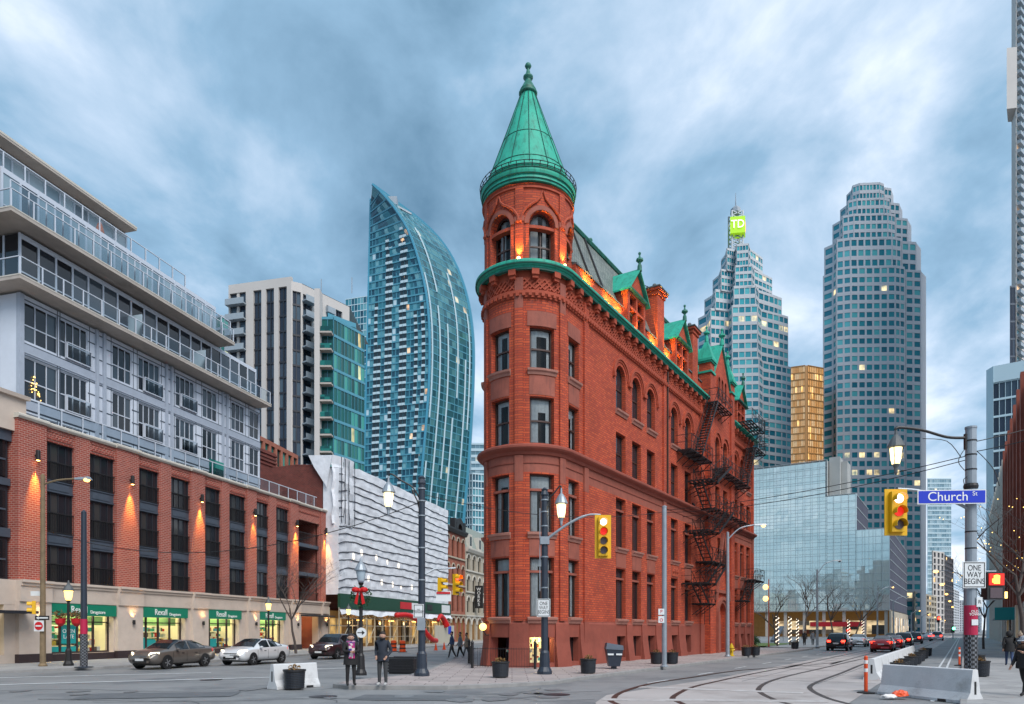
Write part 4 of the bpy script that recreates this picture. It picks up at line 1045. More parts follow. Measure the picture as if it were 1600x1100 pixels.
# balconies of the other fire escape, seen past the turret's left edge
for z in (15.2, 11.9, 7.3, 3.2):
    mb = MB(); x0, x1 = AL - 14, AL - 8
    mb.fbox(fm, x0, x1, -1.0, 0, z - .06, z)
    for h in (.5, 1.0): mb.bar(fm(x0, -1, z + h), fm(x1, -1, z + h), .025); mb.bar(fm(x1, -1, z + h), fm(x1, 0, z + h), .025)
    for i in range(7): a = x0 + i; mb.bar(fm(a, -1, z), fm(a, -1, z + 1), .025); mb.bar(fm(a, -1, z), fm(a + 1, -1, z + 1), .015) if i < 6 else None
    mb.bar(fm(x1, -1, z), fm(x1, 0, z + 1), .015); mb.bar(fm(x1, -1, z + 1), fm(x1, 0, z), .015)
    mb.bar(fm(x1, -.9, z), fm(x1, 0, z - .9), .03)
    mb.build('balcony', 'iron_black', fe)
# ================================================================ condominium with brick podium (left)
cell_glass('pale_glazing', [(0.22, 0.32, 0.38), (0.32, 0.42, 0.47), (0.10, 0.15, 0.19), (0.27, 0.37, 0.43), (0.38, 0.47, 0.52)], rough=0.15, spec=0.5)
thin_glass('screen_glass', (0.62, 0.72, 0.78), 0.3)
cb = thing('condominium_building', 'white panelled condominium with balconies above a red brick podium of shops', 'building', F0, ROTF)
BIGP = [(-.4, 1.4), (6.5, 8.4), (13.5, 15.0), (20.2, 21.5), (26.6, 28.0), (32.1, 33.0)]
BAYS = [(1.4, 3.4), (4.5, 6.5), (8.4, 10.4), (11.5, 13.5), (15.0, 17.0), (18.0, 20.2), (21.5, 23.4), (24.5, 26.6)]
SH = [(1.5, 6.3), (8.4, 12.9), (15.0, 19.2), (21.5, 25.6)]
PT = 14.0
mb = MB(); wall(mb, flat, -.4, 33.0, 4.8, PT, [(a, b, 4.8, 13.15) for a, b in BAYS] + [(28.1, 32.0, 4.8, 12.6)], .3)
mb.box(-.4, -.38, 0, 3, 4.8, PT); mb.box(32.98, 33.0, 0, 12, 4.8, PT)
mb.box(32.0, 32.1, .5, 3.5, 0, 12.6); mb.box(28.0, 28.1, .5, 3.5, 0, 12.6)
mb.build('podium_wall', 'podium_brick', cb)
mb = MB(); mb.poly(((-.4, 0, PT), (33, 0, PT), (33, 18, PT), (-.4, 18, PT))); mb.build('podium_roof', 'slab_concrete', cb)
for a, b in BIGP:
    mb = MB(); mb.box(a, b, -.14, .02, 4.8, PT); mb.build('brick_pilaster', 'podium_brick', cb)
for (a, b), (c, d) in zip(BAYS[::2], BAYS[1::2]):
    mb = MB(); mb.box(b + .02, c - .02, -.06, .02, 4.8, PT); mb.build('brick_pilaster', 'podium_brick', cb)
for a, b in BAYS + [(28.1, 32.0)]:      # corbelled panel over each bay
    mb = MB(); mb.box(a + .12, b - .12, -.05, .02, 13.3, 13.36); mb.box(a + .12, b - .12, -.05, .02, 13.75, 13.81)
    for i in range(int((b - a) / .24) - 1):
        x = a + .2 + i * .24; mb.hexa([(x, -.04, 13.4), (x + .07, -.04, 13.4), (x + .07, .01, 13.4), (x, .01, 13.4), (x + .18, -.04, 13.72), (x + .25, -.04, 13.72), (x + .25, .01, 13.72), (x + .18, .01, 13.72)])
    mb.build('corbel_panel', 'podium_brick', cb)
prof = [(0.3, 13.95), (-.24, 13.95), (-.32, 14.06), (-.32, 14.16), (-.26, 14.22), (.3, 14.24)]
for (a, b, off) in [(p[0] - .08, p[1] + .08, 0) for p in BIGP] + [(p[1] + .08, q[0] - .08, .12) for p, q in zip(BIGP, BIGP[1:])]:
    mb = MB(); mb.sweep(flat, [(d + off if d < 0 else d, z) for d, z in prof], [a, b]); mb.build('coping', 'cream_trim', cb)
# window units in the tall bays (three storeys each)
cell_glass('podium_glass', [(0.012, 0.014, 0.018), (0.02, 0.022, 0.028), (0.05, 0.05, 0.05), (0.03, 0.03, 0.035)], rough=0.05, spec=0.5, lit=0.05, litcol=(1, .5, .15), litstr=0.25)
def podium_unit(w, h):
    f, p, r = MB(), MB(), MB()
    fw = .07
    f.box(0, fw, 0, .1, 0, h); f.box(w - fw, w, 0, .1, 0, h); f.box(fw, w - fw, 0, .1, h - fw, h); f.box(fw, w - fw, 0, .1, 0, fw)
    for t in (.26, .52, .78): f.box(w * t - .03, w * t + .03, .01, .09, fw, h - fw)
    f.box(fw, w - fw, .012, .088, h * .5 - .02, h * .5 + .02)
    for i in range(4):
        x0 = [0, .26, .52, .78][i] * w; x1 = [.26, .52, .78, 1][i] * w
        p.poly(((x0, .06, 0), (x1, .06, 0), (x1, .06, h), (x0, .06, h)), [(i * 3 + .5, .5)] * 4)
    r.box(0, w, -.14, -.09, h * .5 - .03, h * .5 + .03); r.box(0, w, -.14, -.09, 0.06, .1)
    n = int(w / .13)
    for i in range(n + 1): x = w * i / n; r.box(x - .012, x + .012, -.13, -.105, .1, h * .5)
    return f.mesh('window', 'charcoal_metal'), p.mesh('pane', 'podium_glass'), r.mesh('railing', 'iron_black')
cacheu = {}
for k, (a, b) in enumerate(BAYS):
    for j, (z0, z1) in enumerate(((4.82, 7.05), (7.75, 10.2), (10.9, 13.13))):
        w, h = round(b - a, 2), round(z1 - z0, 2)
        if (w, h) not in cacheu: cacheu[(w, h)] = podium_unit(w, h)
        f, p, r = cacheu[(w, h)]
        wo = link('window', f, cb, (a, .17, z0)); link('pane', p, wo); link('railing', r, wo)
    for (z0, z1) in ((7.05, 7.75), (10.2, 10.9)):
        mb = MB(); mb.box(a, b, .12, .3, z0, z1); mb.box(a + .3, b - .3, .09, .13, z0 + .15, z1 - .15); mb.box(a, b, .06, .13, z1 - .06, z1); mb.box(a, b, .06, .13, z0, z0 + .06)
        mb.build('spandrel', 'slate_metal', cb)
# balcony tower at the far end, recessed
mb = MB(); mb.box(28.1, 32.0, 3.4, 3.5, 3.3, 12.6); mb.build('recess_wall', 'room_dark', cb)
for z in (4.6, 7.6, 10.4):
    mb = MB(); mb.box(28.1, 32.0, .1, 3.4, z - .35, z); bl = mb.build('balcony', 'slate_metal', cb)
    mb = MB(); mb.box(28.1, 32, .12, .17, z + 1.0, z + 1.06); [mb.box(28.1 + i * .17, 28.125 + i * .17, .13, .155, z, z + 1) for i in range(23)]; mb.build('railing', 'iron_black', bl)
# shop floor: stone pillars, cornice, show windows
zc_, zh = 3.62, 4.8
op = [(a, b, .55, 3.5) for a, b in SH] + [(28.2, 31.6, .02, 3.3)]
mb = MB(); wall(mb, lambda a, d, z: (a, d - .1, z), -.4, 33.0, 0.0, 4.8, op, .7); mb.box(-.4, -.38, -.1, 3, 0, 4.8); mb.build('shop_front', 'cream_stone', cb)
for a, b in BIGP:
    mb = MB(); mb.box(a - .12, b + .12, -.36, -.09, 0.62, 3.6); mb.build('stone_pillar', 'cream_stone', cb)
    mb = MB(); mb.box(a - .16, b + .16, -.40, -.09, 0.0, .62); mb.build('pillar_plinth', 'dark_plinth', cb)
mb = MB()
for a, b in zip([p[1] for p in BIGP], [p[0] for p in BIGP[1:]]): mb.box(a + .2, b - .2, -.16, -.09, 0, .55) if a < 27 else None
mb.build('plinth', 'dark_plinth', cb)
for (z0, z1, o_) in ((3.6, 4.5, .12), (4.5, 4.68, .2), (4.68, 4.82, .3)):
    for i, (a, b, off) in enumerate([(p[0] - .1, p[1] + .1, .26) for p in BIGP] + [(p[1] + .1, q[0] - .1, 0) for p, q in zip(BIGP, BIGP[1:])]):
        mb = MB(); mb.box(a, b, -.1 - o_ - off * (.92 if off else 1), -.02, z0, z1); mb.build('fascia', 'cream_stone', cb)
rs = random.Random(5)
for si, (a, b) in enumerate(SH):
    sh = MB(); sh.box(a - .02, b + .02, -.3, .1, 2.86, 3.56); so_ = sh.build('shop_sign', 'sign_green', cb)
    c = (a + b) / 2
    text('shop_name', 'Rexall', .60, 'lettering_white', so_, (c - .42, -.31, 3.22), depth=.012, sx=.82)
    text('shop_kind', 'Drugstore', .30, 'lettering_white', so_, (c + .95, -.31, 3.10), depth=.012, sx=.9)
    hd = MB(); hd.box(a + .05, b - .05, .75, .8, 2.3, 2.85); hd.build('header_panel', 'header_lime', so_)
    rm = MB(); rm.poly(((a - .5, 3.2, 0), (b + .5, 3.2, 0), (b + .5, 3.2, 3.5), (a - .5, 3.2, 3.5)))
    rm.poly(((a - .5, .6, 0), (a - .5, 3.2, 0), (a - .5, 3.2, 3.5), (a - .5, .6, 3.5))); rm.poly(((b + .5, 3.2, 0), (b + .5, .6, 0), (b + .5, .6, 3.5), (b + .5, 3.2, 3.5)))
    rm.poly(((a - .5, .6, 3.5), (a - .5, 3.2, 3.5), (b + .5, 3.2, 3.5), (b + .5, .6, 3.5)))
    ro = rm.build('shop_room', 'shop_wall', cb)
    fl = MB(); fl.poly(((a - .5, .6, .5), (b + .5, .6, .5), (b + .5, 3.2, .5), (a - .5, 3.2, .5))); fl.build('shop_floor', 'shop_floor', ro)
    gd = MB()
    for row, y in ((0, .85), (0, 1.6), (1, 2.6)):
        for lv in range(4):
            z = .62 + lv * .42
            x = a + .1
            while x < b - .3:
                w = rs.uniform(.12, .3); h = rs.uniform(.16, .36); k = rs.randint(0, 60)
                if rs.random() < (.85 if y > 1 or lv < 2 else 0):
                    n0 = len(gd.f); gd.box(x, x + w, y, y + .25, z, z + h)
                    for q in range(n0, len(gd.f)): gd.u[q] = [(k + .5, .5)] * 4
                x += w + .02
    gd.build('goods', 'shop_goods', ro, stuff=True)
    sv = MB()
    for y in (1.6, 2.6):
        for lv in range(5): sv.box(a, b, y - .05, y + .35, .57 + lv * .42, .60 + lv * .42)
    sv.build('shelf', 'white_paint', ro)
    li = MB()
    for t in (.2, .5, .8): li.box(a + (b - a) * t - .5, a + (b - a) * t + .5, 1.0, 1.2, 3.3, 3.36)
    li.build('strip_light', 'shop_light', ro)
    fr = MB(); n = max(3, int((b - a) / 1.0))
    for i in range(n + 1):
        x = a + (b - a) * i / n; fr.box(max(a, x - .05), min(b, x + .05), .3, .42, .55, 2.9)
    fr.box(a, b, .31, .41, .55, .66); fr.box(a, b, .31, .41, 2.45, 2.52)
    fo = fr.build('show_window', 'dark_plinth', cb)
    pn = MB(); pn.poly(((a, .37, .55), (b, .37, .55), (b, .37, 2.9), (a, .37, 2.9))); pn.build('pane', 'shop_pane', fo)
    tp = MB()
    if si == 0:
        w = (b - a) / n
        tp.box(a + w + .1, a + 2 * w - .08, .33, .36, 1.15, 2.3); tp.box(a + .12, a + w - .1, .33, .36, .66, .98); tp.box(a + w + .1, a + 2 * w - .08, .33, .36, .66, .98)
        po = tp.build('window_poster', 'sign_teal', fo); text('poster_text', 'OPEN\nLATE', .34, 'lettering_white', po, (a + 1.5 * w, .32, 1.74))
    elif si < 3:
        w = (b - a) / n; tp.box(a + .1, a + w - .1, .33, .36, .66, 1.45); tp.box(a + w + .1, a + 1.8 * w, .33, .36, .66, 1.3); tp.build('window_poster', 'sign_teal', fo)
    lamp('shop_lamp', 'AREA', (c, .95, 3.2), 42, (1, .84, .55), cb).data.size = 2.0
# entrance passage with warm light
mb = MB(); mb.box(28.0, 32.0, 2.6, 2.7, 0, 3.4); mb.build('passage_wall', 'cream_stone', cb)
mb = MB(); mb.box(29.2, 30.3, 2.55, 2.6, .1, 2.3); mb.build('door', 'scaffold_back', cb)
mb = MB(); mb.box(28.0, 33.0, -1.2, -.1, 3.3, 3.42); mb.build('canopy', 'charcoal_metal', cb)
lamp('passage_lamp', 'POINT', (30.2, 1.6, 2.9), 40, (1, .62, .25), cb, .15)
# cylinder sconces on the large pilasters, lit
for a, b in BIGP:
    c = (a + b) / 2 + .15
    mb = MB(); mb.lathe([(.11, 11.75), (.12, 11.8), (.12, 12.3), (.1, 12.34)], 10, (c, -.36, 0)); mb.box(c - .04, c + .04, -.34, -.13, 12.0, 12.1); s_ = mb.build('sconce', 'iron_black', cb)
    mb = MB(); mb.lathe([(.09, 11.74), (.09, 11.76)], 10, (c, -.36, 0)); mb.build('sconce_lens', 'warm_light', s_)
    lamp('sconce_beam', 'SPOT', (c, -.38, 11.7), 1500 * rng.uniform(.6, 1.1), (1, .48, .06), cb, .05, (c + rng.uniform(-.06, .06), -.02, rng.uniform(5.2, 6.6)), rng.uniform(32, 42), .9)
    for zz in (2.35,):
        mb = MB(); mb.lathe([(.09, zz), (.09, zz + .3)], 8, (c, -.48, 0)); s_ = mb.build('sconce', 'iron_black', cb); mb = MB(); mb.box(c - .03, c + .03, -.46, -.34, zz + .1, zz + .2); mb.build('sconce_arm', 'iron_black', s_)
        lamp('sconce_beam', 'SPOT', (c, -.52, zz + .36), 46, (1, .55, .2), cb, .05, (c, -.35, 5.0), 90, .9)
# dark metal bay and cream storey at the street corner
mb = MB(); mb.box(-9.0, -.5, .5, 12, 4.8, 12.6); mb.build('corner_bay', 'charcoal_metal', cb)
mb = MB(); mb.box(-9.0, -.42, .3, .5, 12.6, 13.2); mb.box(-9, -.45, .35, .5, 10.1, 10.5); mb.box(-9, -.45, .35, .5, 7.2, 7.7); mb.build('corner_bay_band', 'slate_metal', cb)
for i in range(5):
    for z in (5.0, 7.8, 10.6):
        mb = MB(); mb.box(-2.0 - i * 1.7, -.7 - i * 1.7, .42, .5, z, z + 2.0); wo = mb.build('window', 'pane_dark', cb)
        mb = MB(); mb.box(-1.4 - i * 1.7, -1.3 - i * 1.7, .38, .42, z, z + 2); mb.box(-2.0 - i * 1.7, -.7 - i * 1.7, .38, .42, z + .9, z + 1.0); mb.build('mullion', 'slate_metal', wo)
mb = MB(); mb.box(-9.0, .3, .1, 6, 13.2, 15.1); mb.sweep(flat, [(.12, 15.1), (-.1, 15.1), (-.15, 15.3), (.12, 15.35)], [-9, .4]); mb.build('corner_attic', 'cream_stone', cb)
mb = MB(); mb.box(-9.0, -.42, -.1, .4, 0, .6); mb.box(-9, -.42, -.12, .4, 3.4, 4.8); mb.box(-3.4, -2.6, -.1, .4, .6, 3.4); mb.box(-1.2, -.42, -.11, .4, .6, 3.4); mb.build('corner_shop_front', 'cream_stone', cb)
mb = MB(); mb.box(-9, -.42, .25, .3, .6, 3.4); mb.build('corner_shop_window', 'shop_wall', cb)
mb = MB(); mb.box(-6, -.2, -1.4, -.1, 2.9, 3.05); mb.build('canopy', 'charcoal_metal', cb)
# podium roof terrace railing
mb = MB(); mb.poly(((1.0, .03, 14.3), (31.5, .03, 14.3), (31.5, .03, 15.2), (1.0, .03, 15.2))); mb.build('terrace_glass', 'balcony_glass', cb)
mb = MB(); mb.box(1.0, 31.5, 0, .07, 15.2, 15.26); [mb.box(1.0 + i * 1.5, 1.06 + i * 1.5, 0, .07, 14.2, 15.2) for i in range(21)]; mb.build('terrace_railing', 'white_mullion', cb)
# ---- white upper floors
WI, X0, X1 = 1.8, 1.3, 24.7
GRP = [(1.6, 3.9, 3), (3.95, 6.1, 4), (8.1, 9.8, 3), (10.4, 12.5, 4), (14.1, 16.2, 4), (17.1, 18.9, 3), (20.7, 22.5, 3), (23.2, 24.6, 2)]
LV = [(12.6, 15.0), (15.9, 18.35), (19.25, 21.65)]
fw_ = lambda a, d, z: (a, d + WI, z)
mb = MB(); wall(mb, fw_, X0, X1, PT, 22.0, [(a, b, max(z0, PT + .01), z1) for a, b, n in GRP for z0, z1 in LV], .16)
fs = lambda a, d, z: (X0 + d, WI + a, z)
fs2 = lambda a, d, z: (X0 + d, WI + 16 - a, z)
wall(mb, fs2, 0, 16, PT, 22.0, [(16 - b, 16 - a, z0, z1) for a, b in ((1.5, 3.2), (5, 7), (9, 11)) for z0, z1 in LV[1:]], .16)
mb.poly(((X1, WI, PT), (X1, WI + 16, PT), (X1, WI + 16, 22), (X1, WI, 22)))
mb.build('panel_wall', 'white_panel', cb)
for a, b, n in GRP:
    for z0, z1 in LV:
        f, p = MB(), MB(); h = z1 - z0; w = b - a
        window_unit(f, p, flat, 0, w, 0, h, 0, fw=.07, fd=.07, cols=n, rows=(.42,), step=9)
        p = MB()
        for i in range(n): 
            for j in range(2): p.poly(((w * i / n, .05, h * (0, .42)[j]), (w * (i + 1) / n, .05, h * (0, .42)[j]), (w * (i + 1) / n, .05, h * (.42, 1)[j]), (w * i / n, .05, h * (.42, 1)[j])), [(rs.randint(0, 90) + .5, .5)] * 4)
        wo = f.build('window', 'white_mullion', cb, loc=(a, WI + .06, z0)); p.build('pane', 'condo_glass', wo)
        if n == 4 and z0 > 14:
            r = MB(); r.box(w * .2, w + .1, -.26, -.22, .98, 1.04); r.box(w * .2, w + .1, -.24, -.06, 0, .06); r.box(w * .2, w * .22, -.26, -.06, 0, 1.04); r.box(w + .08, w + .1, -.26, -.06, 0, 1.04)
            ro = r.build('juliet_rail', 'white_mullion', wo); g = MB(); g.poly(((w * .2, -.24, .06), (w + .1, -.24, .06), (w + .1, -.24, .98), (w * .2, -.24, .98))); g.build('glass', 'balcony_glass', ro)
for a, b in ((1.5, 3.2), (5, 7), (9, 11)):
    for z0, z1 in LV[1:]:
        mb = MB(); mb.box(X0 + .1, X0 + .16, WI + a, WI + b, z0, z1); wo = mb.build('window', 'pane_dark', cb)
        mb = MB(); [mb.box(X0 + .06, X0 + .1, WI + a + (b - a) * t - .04, WI + a + (b - a) * t + .04, z0, z1) for t in (.03, .5, .97)]; mb.box(X0 + .05, X0 + .1, WI + a, WI + b, z0 + 1.0, z0 + 1.08); mb.build('mullion', 'white_mullion', wo)
for x in (X0 - .04,):
    mb = MB(); mb.box(x, x + .3, WI - .07, WI + .2, PT, 22); mb.build('corner_post', 'panel_grey', cb)
for zb in (15.1, 18.45):
    mb = MB(); mb.box(X0 - .05, X1, WI - .06, WI + .02, zb + .1, zb + .62); mb.build('floor_band', 'panel_grey', cb)
for x in (6.75, 7.35, 13.05, 13.6, 19.5, 20.05):
    mb = MB(); mb.box(x - .1, x + .1, WI - .16, WI + .01, PT, 22); mb.build('mullion_fin', 'panel_grey', cb)
mb = MB()
for z in (14.7, 15.15, 15.8, 16.7, 17.6, 18.42, 19.12, 20.1, 21.0, 21.72):
    segs = [(X0, 1.6), (6.1, 8.1), (9.8, 10.4), (12.5, 14.1), (16.2, 17.1), (18.9, 20.7), (22.5, 23.2)] if not any(abs(z - q) < .08 for q in (15.15, 15.8, 18.42, 19.12, 21.72)) else [(X0, X1)]
    for a, b in segs: mb.box(a, b, WI - .02, WI + .005, z - .035, z + .035)
for a, b, n in GRP:
    for x in (a - .12, b + .12): mb.box(x - .02, x + .02, WI - .018, WI + .006, PT, 22)
mb.build('panel_joints', 'slate_metal', cb, stuff=True)
# balcony slabs, glass balustrades and set-back glazed floors
def balcony_floor(x0, x1, d0, z, wall_d, wx0, wx1, wall_h, wallmat, top=True, glass='balcony_glass'):
    mb = MB(); mb.box(x0, x1, d0, d0 + 14, z - .24, z); sl_ = mb.build('balcony_slab', 'slab_concrete', cb)
    mb = MB(); mb.box(x0, x1, d0 - .02, d0, z - .04, z + .03); mb.box(x0 - .02, x0, d0 - .02, d0 + 13, z - .04, z + .03); mb.build('slab_edge', 'cream_trim', sl_)
    if top:
        mb = MB(); mb.poly(((x0 + .1, d0 + .09, z + .1), (x1 - .1, d0 + .09, z + .1), (x1 - .1, d0 + .09, z + 1.05), (x0 + .1, d0 + .09, z + 1.05))); mb.poly(((x0 + .09, d0 + 10, z + .1), (x0 + .09, d0 + .1, z + .1), (x0 + .09, d0 + .1, z + 1.05), (x0 + .09, d0 + 10, z + 1.05))); mb.build('balustrade_glass', glass, sl_)
        mb = MB(); mb.box(x0 + .05, x1 - .05, d0 + .06, d0 + .12, z + 1.05, z + 1.1); mb.box(x0 + .05, x0 + .11, d0 + .06, d0 + 10, z + 1.051, z + 1.102)
        for x in frange(x0 + .08, x1 - .08, 1.45): mb.box(x - .035, x + .035, d0 + .05, d0 + .13, z, z + 1.05)
        mb.build('balustrade_rail', 'white_mullion', sl_)
    if wall_h:
        n = int((wx1 - wx0) / 1.15); p = MB(); f = MB()
        for i in range(n):
            a, b = wx0 + (wx1 - wx0) * i / n, wx0 + (wx1 - wx0) * (i + 1) / n
            p.poly(((a, wall_d, z), (b, wall_d, z), (b, wall_d, z + wall_h), (a, wall_d, z + wall_h)), [(rs.randint(0, 90) + .5, .5)] * 4)
            f.box(a - .06, a + .06, wall_d - .06, wall_d + .05, z, z + wall_h)
        f.box(wx1 - .06, wx1 + .06, wall_d - .06, wall_d + .05, z, z + wall_h); f.box(wx0, wx1, wall_d - .05, wall_d + .04, z + wall_h - .3, z + wall_h); f.box(wx0, wx1, wall_d - .05, wall_d + .04, z + .9, z + .98)
        p.poly(((wx0, wall_d + 12, z), (wx0, wall_d, z), (wx0, wall_d, z + wall_h), (wx0, wall_d + 12, z + wall_h)), [(3.5, .5)] * 4)
        p.poly(((wx1, wall_d, z), (wx1, wall_d + 12, z), (wx1, wall_d + 12, z + wall_h), (wx1, wall_d, z + wall_h)), [(3.5, .5)] * 4)
        for y in (1.2, 2.6, 4.0, 6, 8): f.box(wx0 - .05, wx0 + .04, wall_d + y - .06, wall_d + y + .06, z, z + wall_h)
        f.build('glazing_bars', 'white_mullion', sl_, stuff=True); p.build('glazing', wallmat, sl_, stuff=True)
    return sl_
b1 = balcony_floor(.2, 24.5, .45, 22.4, 1.9, 1.4, 24.2, 3.2, 'condo_glass')
b2 = balcony_floor(-.3, 19.4, .5, 26.0, 2.3, .6, 19.2, 3.1, 'pale_glazing')
b3 = balcony_floor(-.6, 16.0, 2.4, 29.1, 5.4, .3, 13.0, 3.2, 'pale_glazing')
mb = MB(); mb.box(-.6, 12.9, 4.3, 18, 32.35, 32.62); mb.build('roof_slab', 'slab_concrete', cb)
mb = MB(); mb.box(-.62, 12.92, 4.28, 4.3, 32.5, 32.64); mb.build('roof_edge', 'cream_trim', cb)
# frosted screens standing on the balconies, a parasol, and a lit tree in a window
mb = MB(); mb.poly(((-.1, .8, 26.0), (19.2, .8, 26.0), (19.2, .8, 27.65), (-.1, .8, 27.65))); mb.build('screen_glass', 'screen_glass', cb)
mb = MB(); [mb.box(x - .03, x + .03, .75, .8, 26.0, 27.66) for x in frange(-.1, 19.2, 1.15)]; mb.box(-.1, 19.2, .75, .81, 27.64, 27.7); mb.build('screen_frame', 'white_mullion', cb)
for x in (9.5, 16.0):
    mb = MB(); mb.box(x - .03, x + .03, .65, 1.8, 22.4, 24.1); mb.build('divider_screen', 'frosted_glass', cb)
mb = MB(); mb.lathe([(.05, 29.2), (.28, 29.6), (.3, 30.5), (.16, 31.0), (.03, 31.25)], 10, (9.6, 4.4, 0)); mb.build('furled_parasol', 'heritage_brick', cb)
mb = MB(); mb.box(16.3, 18.0, .5, .55, 14.3, 15.6); mb.build('divider_screen', 'green_glass', cb)
mb = MB()
for i in range(26):
    t = rs.random(); a = rs.uniform(0, 6.28); mb.ball((2.3 + .42 * (1 - t) * cos(a), WI + .02, 16.0 + 1.5 * t), .035, 5, 3)
mb.build('tree_lights', 'amber_glow', cb, stuff=True)
# ================================================================ towers behind
def V2(p): return Vector((p[0], p[1]))
def cells(mbg, p0, p1, z0, z1, nb, nf, k0=0):
    mbg.poly(((*p0, z0), (*p1, z0), (*p1, z1), (*p0, z1)), [(k0, 0), (k0 + nb, 0), (k0 + nb, nf), (k0, nf)])
def obox(mb, p0, d, n, a0, a1, o0, o1, z0, z1):
    P = lambda a, o: (p0.x + d.x * a + n.x * o, p0.y + d.y * a + n.y * o)
    a, b, c, e = P(a0, o1), P(a1, o1), P(a1, o0), P(a0, o0)
    mb.hexa(((*a, z0), (*b, z0), (*c, z0), (*e, z0), (*a, z1), (*b, z1), (*c, z1), (*e, z1)))
def face(mbg, mbf, p0, p1, z0, z1, nb, nf, sp=.3, pier=.15, proud=.4, corner=True, k0=0, piers=None, top=None):
    p0, p1 = V2(p0), V2(p1); L = (p1 - p0).length; d = (p1 - p0) / L; n = Vector((d.y, -d.x))
    cells(mbg, p0, p1, z0, z1, nb, nf, k0)
    fh = (z1 - z0) / nf
    if sp:
        for i in range(nf + 1): 
            zb = z0 + i * fh; obox(mbf, p0, d, n, 0, L, -.05, proud, max(z0, zb - fh * sp / 2), min(z1 + (.3 if i == nf else 0), zb + fh * sp / 2) + (top or 0) * (i == nf))
    if pier:
        for i in (piers if piers is not None else range(nb + 1)):
            a = L * i / nb; w = L / nb * pier / 2
            obox(mbf, p0, d, n, max(0, a - w), min(L, a + w), -.05, proud * .96, z0, z1)
    return L
def cap(mb, pts, z):
    mb.poly([(*p, z) for p in pts])
def tower(name, label, specs, fmat, gmat, roofmat=None, back=25, cat='tower'):
    """specs: list of (pts, z0, z1, nf, bays, kw); pts run left to right as seen from the street"""
    x = sum(p[0] for p in specs[0][0]) / len(specs[0][0]); y = sum(p[1] for p in specs[0][0]) / len(specs[0][0])
    root = thing(name, label, cat, (x, y, 0))
    g, f, c = MB(), MB(), MB()
    for (pts, z0, z1, nf, bays, kw) in specs:
        pts = [(p[0] - x, p[1] - y) for p in pts]
        P0, P1 = specs[0][0][0], pts[-1]
        kb = 1 + back / y; a0, a1 = (pts[0][0] + x, pts[0][1] + y), (pts[-1][0] + x, pts[-1][1] + y)
        bl, br = (a0[0] * kb + .3 - x, a0[1] * kb - y), (a1[0] * kb - .3 - x, a1[1] * kb - y)
        full = pts + [br, bl]
        for i in range(len(full)):
            p, q = full[i], full[(i + 1) % len(full)]
            if i < len(pts) - 1:
                if bays[i] == 0:
                    f.poly(((*p, z0), (*q, z0), (*q, z1), (*p, z1)))
                else: face(g, f, p, q, z0, z1, bays[i], nf, k0=i * 40, **kw)
            else: c.poly(((*p, z0), (*q, z0), (*q, z1), (*p, z1)))
        cap(c, full, z1 + .01)
    g.build('window_panes', gmat, root, stuff=True); f.build('facade_grid', fmat, root, stuff=True); c.build('core', roofmat or fmat, root)
    return root
def ring(px0, px1, Y, notch=(0.0, 0.06, 0.5, 0.94, 1.0), dep=(6, 1, 0, 1, 6)):
    return [xy(px0 + (px1 - px0) * t, Y + d) for t, d in zip(notch, dep)]
# -- stepped granite tower with the lime sign (right of the flatiron)
Y = 330; S = Y / FPX
def nz(a, b, fh=3.9): return max(1, int(round((b - a) / fh)))
def zpx(y, Y_=None): return CAM_H + (HZ - y) * (Y_ or Y) / FPX
sp = []
kw = dict(sp=.40, pier=.16, proud=.2)
def stepped(tiers, Yc, zbase, kw, bays):
    out_ = []; prev = None
    for i, (x0, x1, ytop) in enumerate(tiers):
        z1 = zpx(ytop, Yc); z0 = zbase if i == len(tiers) - 1 else zpx(tiers[i + 1][2], Yc) - .5
        w = x1 - x0
        pts = [xy(x0, Yc + 14), xy(x0 + .10 * w, Yc + 9), xy(x0 + .14 * w, Yc + 3), xy(x0 + .34 * w, Yc + 5), xy(x0 + .38 * w, Yc), xy(x0 + .66 * w, Yc - 1), xy(x0 + .70 * w, Yc + 4), xy(x0 + .9 * w, Yc + 9), xy(x1, Yc + 12)]
        out_.append((pts, z0, z1, nz(z0, z1), bays, kw))
    return out_
tw1 = tower('office_tower', 'stepped grey granite tower with teal windows and lime rooftop sign', stepped([(1127, 1191, 383), (1114, 1206, 416), (1101, 1221, 448), (1091, 1231, 478), (1088, 1236, 560)], Y, 0, kw, [1, 2, 4, 1, 4, 1, 3, 2]), 'granite_grey', 'office_glass')
bx = xy(1158, Y); lx = Vector((bx[0], bx[1], 0)) - tw1.location
zz0, zz1 = zpx(384), zpx(318)
mb = MB()
for dx in (-2.6, 2.6):
    for dy in (-2.6, 2.6): mb.bar((lx.x + dx, lx.y + 8 + dy, zz0 - 1), (lx.x + dx, lx.y + 8 + dy, zz1), .45)
for i in range(9):
    z = zz0 + (zz1 - zz0) * i / 9; z2 = zz0 + (zz1 - zz0) * (i + 1) / 9
    for dy in (-2.6, 2.6): mb.bar((lx.x - 2.6, lx.y + 8 + dy, z), (lx.x + 2.6, lx.y + 8 + dy, z2), .25); mb.bar((lx.x + 2.6, lx.y + 8 + dy, z), (lx.x - 2.6, lx.y + 8 + dy, z2), .25)
mb.lathe([(2.6, zz1), (2.4, zz1 + 2), (1.2, zz1 + 3.2), (.3, zz1 + 3.6), (.1, zz1 + 10)], 8, (lx.x, lx.y + 8, 0)); mb.build('mast', 'galvanised', tw1)
zb0, zb1 = zpx(357), zpx(331); hw = (zb1 - zb0) / 2
mb = MB(); q = [(-hw, 0), (hw * .75, -1.0), (hw * 1.15, 3.6), (-hw * .5, 5.2)]
c4 = [(lx.x + a, lx.y + b + 4) for a, b in q]
